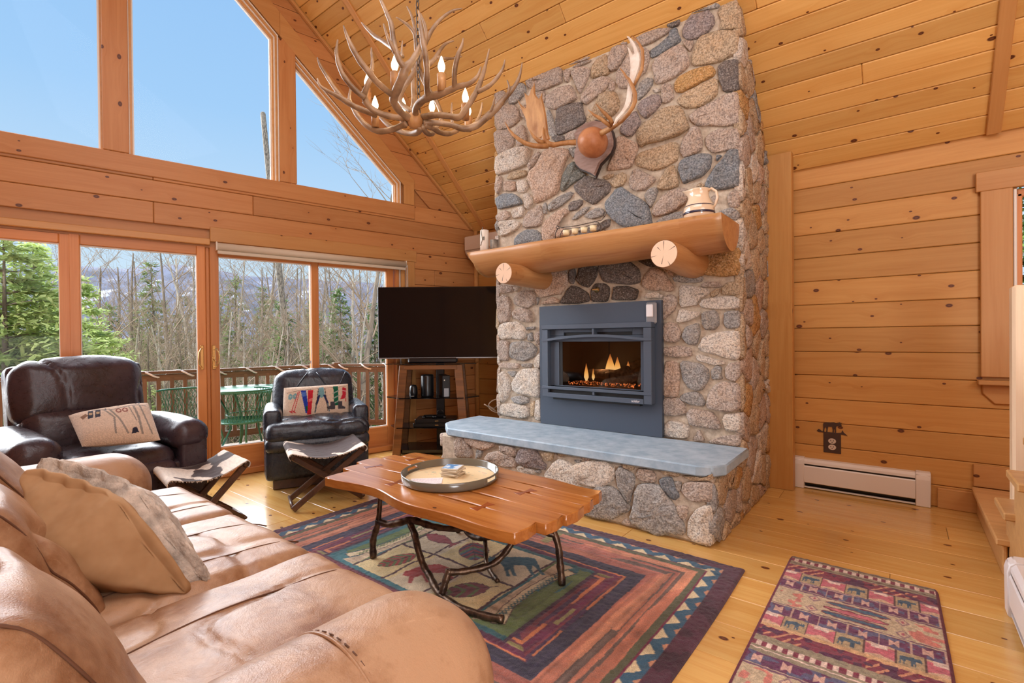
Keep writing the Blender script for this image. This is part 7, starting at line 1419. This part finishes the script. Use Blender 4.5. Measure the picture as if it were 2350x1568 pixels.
# railing corners on plan: far left end, corner, right end
RA = Vector((-7.35, -.9)); RB = Vector((-6.26, 3.92)); RC_ = Vector((-4.3, 5.2))
RC_ = Vector((-4.70, 4.86))
u_ = (RB-RA).normalized(); v_ = Vector((u_.y, -u_.x))
n = 0; off = 0.0
L_ = (RB-RA).length
while off < 2.6:
    a = RA+v_*(off+.069); b = RB+v_*(off+.069)+u_*(.0 if off < .6 else 1.2)
    o = beam('deck_board', (a.x, a.y, DZ-.014), (b.x, b.y, DZ-.014), .132, .028, (0, 0, 1), 'deck_wood', dk, .003); o.matrix_basis = DI @ o.matrix_basis; off += .138
for i, (A_, B_, lab) in enumerate(((RA, RB, 'brown wooden deck railing wrapped in rope light, parallel to the doors'), (RB, RC_, 'brown wooden deck railing on the right side, from the deck corner to the house'))):
    rl = empty('deck_railing', (A_.x, A_.y, DZ), 0, lab, 'railing'); RI = Matrix.Translation((-A_.x, -A_.y, -DZ)); d_ = (B_-A_).normalized(); nn = Vector((d_.y, -d_.x, 0)); L_ = (B_-A_).length
    def rb(name, p0, p1, w_, t_, n_, b=.004, mat='rail_wood'):
        o = beam(name, p0, p1, w_, t_, n_, mat, rl, b); o.matrix_basis = RI @ o.matrix_basis; return o
    P = lambda s_, z: Vector((A_.x+d_.x*s_, A_.y+d_.y*s_, z))
    rb('top_rail', P(0, .862), P(L_, .862), .09, .035, (0, 0, 1)); rb('upper_rail', P(0, .80), P(L_, .80), .075, .035, nn); rb('bottom_rail', P(0, .06), P(L_, .06), .08, .035, nn)
    s_ = .06
    while s_ < L_: rb('baluster', P(s_, .06), P(s_, .80), .042, .042, nn, .003); s_ += .128
    for s_ in ([2.30, L_-.02] if i == 0 else [L_-.3]): rb('post', P(s_, DZ), P(s_, .90), .09, .09, nn)
    pts = []; s_ = 0; k_ = 0; per = .34
    while s_ < L_:
        ph = 2*PI*s_/per; q = P(s_, .842+.036*math.cos(ph)); o_ = nn*(.062*math.sin(ph)); pts.append(q+o_); s_ += per/14
    ro = MB().tube(pts, .011, 6).build('rope_light', 'rope'); tag(ro, ('white rope light spiralling along the front deck rail', 'white rope light spiralling along the right deck rail')[i], 'rope light')
# green patio table and mesh chairs
pt = empty('patio_table', (-6.02, 2.62, DZ), 0, 'round green metal patio table on the deck', 'table')
MB().lathe([(.001, .705), (.50, .705), (.52, .700), (.52, .715), (.50, .722), (.001, .722)], 40).build('tabletop', 'green_metal', pt)
for k_ in range(4):
    a = PI/4+k_*PI/2; MB().tube([(.40*math.cos(a), .40*math.sin(a), .70), (.26*math.cos(a), .26*math.sin(a), .45), (.22*math.cos(a), .22*math.sin(a), .25), (.34*math.cos(a), .34*math.sin(a), .0)], .012, 8).build('leg', 'green_metal', pt)
MB().tube([(.25*math.cos(a), .25*math.sin(a), .42) for a in np.linspace(0, 2*PI, 20)], .008, 6).build('ring_brace', 'green_metal', pt)
def mesh_chair():
    r = empty('patio_chair', (0, 0, 0), 0, 'x', 'chair', 'green patio chairs')
    m = MB()  # woven barrel back and seat: crossing wires
    def S(a, h): rr2 = .235+.05*h; return Vector((-rr2*math.cos(a), rr2*math.sin(a), .42+.33*h))
    for k_ in range(26):
        a = -1.75+3.5*k_/25
        for sg in (-1, 1): m.tube([S(a+sg*.12*t*3, t) for t in (0, .33, .66, 1.) if abs(a+sg*.12*t*3) < 1.78][:4] or [S(a, 0), S(a, 1)], .0035, 4, cap=False) if abs(a+sg*.36) < 1.78 else None
    m.build('woven_back', 'green_metal', r)
    g = MB()
    for k_ in range(15):
        x = -.21+.42*k_/14; w_ = math.sqrt(max(0, .225**2-x*x))
        g.tube([(x, -w_, .42), (x, 0, .405), (x, w_, .42)], .0045, 4, cap=False); g.tube([(-w_, x, .42), (0, x, .407), (w_, x, .42)], .0045, 4, cap=False)
    g.build('woven_seat', 'green_metal', r)
    MB().tube([S(-1.78+3.56*k_/24, 1) for k_ in range(25)], .011, 8).tube([S(-1.78+3.56*k_/24, 0) for k_ in range(25)], .008, 6).tube([(.235*math.cos(2*PI*k_/24), .235*math.sin(2*PI*k_/24), .415) for k_ in range(25)], .011, 8).build('frame', 'green_metal', r)
    for sx in (-1, 1):
        for sy in (-1, 1): MB().tube([(sx*.16, sy*.17, .41), (sx*.13, sy*.14, .25), (sx*.22, sy*.22, 0)], .010, 8).build('leg', 'green_metal', r)
    return r
c1 = mesh_chair(); spots = [(-5.62, 2.40, .5, 'green mesh patio chair nearest the glass door, in front of the table'), (-5.99, 1.93, .95, 'green mesh patio chair with cushion left of the patio table'), (-5.46, 3.12, -2.2+3.3, 'green mesh patio chair right of the patio table')]
spots = [(-5.60, 2.36, -2.6, 'green mesh patio chair nearest the glass door, in front of the table'), (-6.05, 1.98, -1.45+.6, 'green mesh patio chair with snowy cushion left of the patio table'), (-5.55, 3.10, 2.4, 'green mesh patio chair right of the patio table, seen behind the armchair')]
for i, (x, y, rz_, lb) in enumerate(spots):
    o = c1 if i == 0 else copy_tree(c1); o.location = (x, y, DZ); o.rotation_euler = (0, 0, rz_+PI if i < 0 else rz_); o['label'] = lb
M['snow'] = noisy('snow', srgb(226, 232, 240), srgb(245, 248, 252), 6, .8, .3, .02)
sn = obj('snow_patch', soft_box((.55, .8, .06), .9, 0, 16, .02, 6), 'snow', None, at(-6.02, 2.05, DZ-.0)); tag(sn, 'melting snow patch on the deck boards behind the green chair', 'snow')
# leaning pole seen through the upper middle window
pl = MB().tube([(-13.86, 8.16, -8), (-14.28, 7.53, -1.46), (-14.84, 7.1, 5.9), (-15.0, 7.0, 8.03)], [.11, .10, .08, .075], 10, round_end=True).build('dead_snag', 'greybark'); tag(pl, 'leaning grey dead snag whose blunt top shows beside the upper middle window frame', 'tree')
# terrain: falls away from the deck, rises to a far mountain
def hterr(x, y):
    r = -x-7.5
    z = np.where(r < 0, -2.2, -2.2-.30*np.clip(r, 0, 40)); z = np.where(r > 40, -14.2-.045*np.clip(r-40, 0, 350), z)
    return z
nx, ny = 130, 110; a = np.linspace(0, 1, nx)**1.8; X, Y = np.meshgrid(-5.3-a*420, np.linspace(-1, 1, ny)); Y = Y*(30+a.reshape(1, -1)*520)+2
P = np.stack([X.ravel(), Y.ravel(), X.ravel()*0], 1); Z = hterr(X, Y)+(fbm(P, .12, 3)*1.6).reshape(ny, nx)*np.clip((-X-7)/15, 0, 1)
M['ground'] = noisy('forest_floor', srgb(120, 102, 84), srgb(166, 152, 136), .35, .95, .4, .1, 8)
def gm():
    m = NT('forest_floor'); v = m.coord(kind='Object'); n1 = m.noise(v, .5, 6, .65); n2 = m.noise(v, 6, 5, .7)
    c_ = m.mix(n2, srgb(112, 92, 72), srgb(170, 146, 118)); c_ = m.mix(m.ramp(n1, (.56, G4(0)), (.60, G4(1))), c_, srgb(232, 234, 240)); m.col(c_).rgh(.95, .1); return m.m
M['ground'] = gm()
g = obj('ground', grid_mesh(X[:, ::-1], Y[:, ::-1], Z[:, ::-1], nx, ny), 'ground'); tag(g, kind='structure')
# mountain with ski trails
nx, ny = 200, 120; az = np.linspace(math.radians(92), math.radians(205), nx); dist = np.linspace(600, 2600, ny); AZ, DD = np.meshgrid(az, dist)
X = DD*np.cos(AZ); Y = DD*np.sin(AZ); t = (DD-600)/2000
deg = np.degrees(AZ)
peak = np.interp(deg, [92, 135, 142.5, 151, 156.3, 159.4, 162.1, 164.5, 166.5, 169.3, 176, 205], [4.8, 5.5, 5.8, 6.3, 6.3, 6.85, 7.1, 6.9, 6.4, 6.3, 6.1, 5.5])
P = np.stack([deg.ravel(), t.ravel()*30, deg.ravel()*0], 1); H_ = np.tan(np.radians(peak))*2000
S_ = np.clip(t/.7, 0, 1); S_ = S_*S_*(3-2*S_); Z = -30+(H_+30)*S_*np.clip(1-(t-.7)*1.2, 0, 1)+(fbm(P, .22, 4)*60).reshape(ny, nx)*S_*np.clip((.66-t)*5, 0.12, 1)+(fbm(P, .9, 3)*9).reshape(ny, nx)*S_
Cc = np.tile(lin(76, 84, 106), (nx*ny, 1)); f = fbm(P, .8, 4); Cc[f > .05] = lin(92, 98, 118); Cc[f > .30] = lin(150, 156, 170); Cc[f < -.12] = lin(64, 72, 88)  # woods tones with bluish distance haze mixed into the colour
dg, tt = deg.ravel(), t.ravel()
for d0, d1, t0, t1, w_ in ((160.6, 161.9, .42, .66, .42), (161.8, 160.2, .34, .50, .3), (169.5, 168.0, .30, .40, .7), (173, 170, .26, .40, .25), (165.5, 164.0, .36, .44, .2), (152, 150, .40, .48, .35), (157, 158, .28, .36, .5)):
    k = (tt > t0) & (tt < t1); m_ = d0+(d1-d0)*(tt-t0)/(t1-t0)+.15*np.sin(tt*60); Cc[k & (np.abs(dg-m_) < w_*.6)] = lin(190, 196, 206)
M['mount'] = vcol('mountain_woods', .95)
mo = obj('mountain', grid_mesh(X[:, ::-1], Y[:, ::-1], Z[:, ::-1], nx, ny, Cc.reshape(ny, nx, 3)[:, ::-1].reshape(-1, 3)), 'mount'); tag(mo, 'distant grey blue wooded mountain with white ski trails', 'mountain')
# trees -------------------------------------------------------------
def foliage(name, c1, c2, tr=.35):
    m = NT(name); oi = m.n('ObjectInfo'); v = m.coord(); n_ = m.noise(v, 2.2, 3, .6); c_ = m.ramp(n_, (.35, c1), (.65, c2)); hs = m.n('HueSaturation'); m.l(c_, hs.inputs['Color']); m.l(m.math('MULTIPLY_ADD', oi.outputs['Random'], .3), hs.inputs['Value']); hs.inputs['Value'].links[0].from_node.inputs[2].default_value = .85
    m.col(hs.outputs[0]).rgh(.8, .1)
    tl_ = m.n('BsdfTranslucent'); m.l(hs.outputs[0], tl_.inputs[0]); mx = m.n('MixShader'); mx.inputs[0].default_value = tr; m.l(m.b.outputs[0], mx.inputs[1]); m.l(tl_.outputs[0], mx.inputs[2]); m.l(mx.outputs[0], m.o.inputs[0]); return m.m
M['pine_needles'] = foliage('pine_needles', srgb(158, 178, 104), srgb(208, 218, 150)); M['spruce_needles'] = foliage('spruce_needles', srgb(86, 108, 64), srgb(140, 152, 92)); M['hemlock_needles'] = foliage('hemlock_needles', srgb(74, 108, 62), srgb(130, 158, 88))
M['tree_bark'] = noisy('tree_bark', srgb(104, 92, 80), srgb(150, 138, 124), 4, .9, .5, .03, 5, .1, (1, 1, .3)); M['birch_tree'] = noisy('birch_trunk', srgb(150, 140, 126), srgb(196, 188, 176), 5, .8, .3, .02, 5, .1, (1, 1, .5)); M['twig'] = plain('twig', srgb(152, 134, 114), .9, .1)
def bare_tree(name, seed, h, bark, label, grp, fork=2.1, dens=1.):
    r = random.Random(seed); tk = MB(); tw = MB()
    def grow(p, d, L_, rad, lv):
        n_ = 5 if lv == 0 else 3; pts = [p.copy()]; rs = [rad]; q = p.copy(); dd = d.copy()
        steps = 9 if lv == 0 else 4
        for i in range(steps):
            dd = (dd+Vector((r.gauss(0, 1), r.gauss(0, 1), r.gauss(0, .6)))*(.035 if lv == 0 else .14)+Vector((0, 0, .03 if lv < 2 else .05))).normalized(); q = q+dd*(L_/steps); pts.append(q.copy()); rs.append(rad*(1-.85*(i+1)/steps))
        (tk if lv == 0 else tw).tube(pts, rs, n_+ (1 if lv == 0 else 0), cap=False)
        if lv >= 3: return
        cnt = int((16 if lv == 0 else (6 if lv == 1 else 3))*dens)
        for k_ in range(cnt):
            t = r.uniform(.32 if lv == 0 else .2, .98); i = min(int(t*steps), steps-1); b = pts[i].lerp(pts[i+1], t*steps-i); a = r.uniform(0, 2*PI); el = r.uniform(.35, .95)
            side = Vector((math.cos(a), math.sin(a), 0)); nd = (side*math.sin(el)+(d if lv else Vector((0, 0, 1)))*math.cos(el)).normalized()
            grow(b, nd, L_*r.uniform(.18, .34)*(1.25-t*.6) if lv == 0 else L_*r.uniform(.35, .6), max(.008, rs[i]*.42), lv+1)
    grow(Vector((0, 0, -.3)), Vector((r.uniform(-.05, .05), r.uniform(-.05, .05), 1)).normalized(), h, h*.011+.03, 0)
    root = tk.build(name, bark); tag(root, label, 'tree', grp); tw.build('branches', 'twig', root); return root
def needle_tree(name, seed, h, spread, mat, label, grp, tiers, droop, per, cl, base=.12):
    r = random.Random(seed); tk = MB().tube([(0, 0, -.3), (0, 0, h*.5), (0, 0, h)], [h*.014+.03, h*.009, .01], 7, cap=False); V = []; F = []
    def card(c, d, n_, s_, w_):
        b = len(V); sd_ = d.cross(n_).normalized()*w_; V.extend([c-sd_*.4, c+sd_*.4, c+d*s_*.6+sd_, c+d*s_, c+d*s_*.6-sd_]); F.append((b, b+1, b+2, b+3, b+4))
    for t_ in range(tiers):
        f = t_/(tiers-1); z = h*(base+(1-base)*f); R = spread*(1-f)**.85*(r.uniform(.75, 1.1))+.05*spread; nb = max(4, int(per*(1-f*.6)))
        for k_ in range(nb):
            a = r.uniform(0, 2*PI); out = Vector((math.cos(a), math.sin(a), 0)); L_ = R*r.uniform(.75, 1.1); p0 = Vector((0, 0, z+r.uniform(-.1, .1)*h/tiers)); tip = p0+out*L_+Vector((0, 0, -droop*L_)); mid = (p0+tip)/2+Vector((0, 0, .05*L_)); tk.tube([p0, mid, tip], [.012+.01*L_, .009+.004*L_, .004], 3, cap=False)
            m_ = max(4, int(cl*(.4+L_/spread)))
            for j in range(m_):
                t = .2+.8*(j+r.random())/m_; c = p0.lerp(mid, t*2) if t < .5 else mid.lerp(tip, t*2-1)
                for q in range(3):
                    d = (out*r.uniform(.2, 1)+Vector((r.uniform(-1, 1), r.uniform(-1, 1), r.uniform(-.5, .45)))*.9).normalized(); n_ = Vector((r.uniform(-.5, .5), r.uniform(-.5, .5), 1)).normalized(); s_ = h*r.uniform(.018, .036)*(1.15-.4*f); card(c+Vector((r.uniform(-1, 1), r.uniform(-1, 1), r.uniform(-.6, .6)))*.02*h*.6, d, n_, s_, s_*r.uniform(.10, .2))
    root = tk.build(name, 'tree_bark'); tag(root, label, 'tree', grp); me = mesh(V, F, False); fo_ = obj('needles', me, mat, root); tag(fo_, kind='stuff'); return root
rt_ = random.Random(21)
def ground_z(x, y): return float(hterr(np.array([x]), np.array([y]))[0])
bl_ = 'bare grey deciduous tree in the woods beyond the deck'; bb_ = 'pale barked birch tree in the woods beyond the deck'; sp_ = 'dark green spruce in the woods beyond the deck'
protoB = [bare_tree('bare_tree', s_, 17+s_ % 3*1.5, 'tree_bark' if s_ % 2 else 'birch_tree', bl_ if s_ % 2 else bb_, 'bare trees beyond the deck' if s_ % 2 else 'birches beyond the deck') for s_ in (1, 2, 3, 4, 5, 6)]
protoS = [needle_tree('spruce_tree', s_, 11, 2.1, 'spruce_needles', sp_, 'spruces beyond the deck', 34, .35, 10, 9) for s_ in (1, 2)]
def polar(px, depth):
    d = (fv*1126.59+r2*(px-1175))/1126.59*depth; return d.x, d.y
used = set(); PL = []
def plant(proto, px, depth, hs=1., lab=None, ztop=None, rz=None):
    x, y = polar(px, depth); z = ground_z(x, y)
    o = proto if id(proto) not in used else copy_tree(proto); used.add(id(proto)); o.location = (x, y, z)
    s_ = hs; 
    o.scale = (s_, s_, s_); o.rotation_euler = (rt_.uniform(-.04, .04), rt_.uniform(-.04, .04), rt_.uniform(0, 6.28) if rz is None else rz)
    if lab: o['label'] = lab
    elif 'bare' in proto.name or 'spruce' in proto.name: PL.append((px, o))
    if lab and 'group' in o: del o['group']
    return o
# top_px -> tree height so that crowns end near the photo's tree line
def hs_for(px, depth, ytop, h0):
    x, y = polar(px, depth); zt = 1.22+(780-ytop)/1126.59*depth; return (zt-ground_z(x, y))/h0
H0 = {id(p): max(v.co.z for v in p.data.vertices) for p in protoB+protoS}
for i, (px, dep, yt) in enumerate([(372, 19, 556), (405, 22, 580), (330, 26, 590), (290, 24, 575), (262, 30, 600), (440, 24, 575), (525, 20, 592), (545, 24, 600), (560, 18, 596), (590, 22, 590), (610, 27, 604), (648, 19, 592), (668, 25, 610), (696, 21, 600), (705, 29, 612), (742, 17, 606), (768, 22, 612), (800, 15, 570), (824, 20, 610), (850, 16, 600), (880, 19, 600), (905, 22, 600), (232, 34, 612), (480, 30, 590), (350, 34, 600), (575, 33, 600), (635, 36, 612), (725, 34, 610), (790, 30, 615), (860, 28, 600), (315, 40, 612), (420, 38, 600), (505, 42, 605), (555, 45, 612), (685, 44, 620), (750, 46, 620), (200, 42, 612), (30, 40, 590), (105, 40, 600), (470, 21, 590)]):
    p_ = protoB[i % 6]; plant(p_, px, dep, hs_for(px, dep, yt, H0[id(p_)])*(1 if i else 1))
for i, (px, dep, yt) in enumerate([(375, 27, 606), (536, 26, 640), (588, 30, 660), (455, 34, 700), (500, 33, 680), (640, 34, 690), (345, 30, 690), (245, 30, 700), (300, 38, 690), (420, 42, 680), (600, 46, 690), (720, 38, 700), (780, 36, 690), (130, 36, 680), (545, 17, 760), (700, 24, 700), (390, 22, 720), (470, 26, 740), (330, 22, 760)]):
    p_ = protoS[i % 2]; plant(p_, px, dep, hs_for(px, dep, yt, 11))
for i in range(34):   # undergrowth of saplings behind the railing
    px = 262+i*19+rt_.uniform(-8, 8); dep = rt_.uniform(11.5, 17); p_ = protoB[(i*5+2) % 6]; plant(p_, px, dep, hs_for(px, dep, rt_.uniform(690, 800), H0[id(p_)]))
# individual conifers that the photo singles out
hem = [needle_tree('hemlock_tree', s_, 8.5, 2.2, 'hemlock_needles', 'x', None, 34, .25, 12, 11) for s_ in (11, 12)]
plant(hem[0], 672, 15, hs_for(672, 15, 690, 8.5), 'pointed green hemlock left of the door mullion, just behind the deck rail'); plant(hem[1], 800, 16, hs_for(800, 16, 665, 8.5), 'dark green hemlock filling the right patio door view')
plant(hem[1], 868, 14, hs_for(868, 14, 700, 8.5), 'dark green hemlock beside the television edge'); plant(hem[0], 740, 19, hs_for(740, 19, 720, 8.5), 'small hemlock between the two larger ones behind the rail')
def white_pine(seed, h, spread, label):
    return needle_tree('white_pine', seed, h, spread, 'pine_needles', label, None, 36, -.12, 15, 24, .04)
wp = white_pine(31, 13, 4.6, 'x'); wp2 = white_pine(32, 12, 4.6, 'x')
plant(wp, 10, 8.5, hs_for(10, 8.5, 490, 13), 'big light green white pine filling the far left door'); plant(wp2, 105, 9.5, hs_for(105, 9.5, 568, 12), 'light green white pine right of the biggest one in the far left door')
plant(wp, 205, 12.5, hs_for(205, 12.5, 640, 13), 'light green white pine at the left side of the second door'); plant(wp2, -70, 9, hs_for(-70, 9, 560, 12), 'light green white pine at the left edge of the view')
plant(wp, 262, 14, hs_for(262, 14, 760, 13), 'lower light green pine behind the recliner')
# tall twiggy tree whose crown shows in the upper right window
tb = bare_tree('bare_tree', 77, 17, 'tree_bark', 'tall twiggy bare tree whose crown shows in the upper right window', None, dens=1.15); plant(tb, 815, 13, hs_for(815, 13, 352, max(v.co.z for v in tb.data.vertices)))
# evergreen outside the small right window
x_, y_ = 2.2, 9.5
ev = copy_tree(hem[0]); ev.location = (2.9, 9.2, -1.5); ev.scale = (1, 1, 1); ev['label'] = 'green evergreen outside the small window on the right'
ev2 = copy_tree(hem[1]); ev2.location = (1.2, 10.2, -1.5); ev2.scale = (.9, .9, .9); ev2['label'] = 'second evergreen standing behind the small right window'

ORD = 'leftmost second third fourth fifth sixth seventh eighth ninth tenth eleventh twelfth thirteenth fourteenth fifteenth sixteenth seventeenth eighteenth nineteenth twentieth twenty-first twenty-second twenty-third'.split()
ORD += ['twenty-'+q for q in 'fourth fifth sixth seventh eighth ninth'.split()]+['thirtieth']+['thirty-'+q for q in 'first second third fourth fifth sixth seventh eighth ninth'.split()]+['fortieth']
for g_, t_ in (('bare trees beyond the deck', 'thin grey bare tree'), ('birches beyond the deck', 'pale trunked birch'), ('spruces beyond the deck', 'dark green spruce')):
    L_ = sorted([q for q in PL if q[1].get('group') == g_], key=lambda q: q[0])
    for i, (_, o) in enumerate(L_): o['label'] = '%s, %s%s of those in the woods beyond the deck' % (t_, ORD[i], '' if i == 0 else ' from the left')
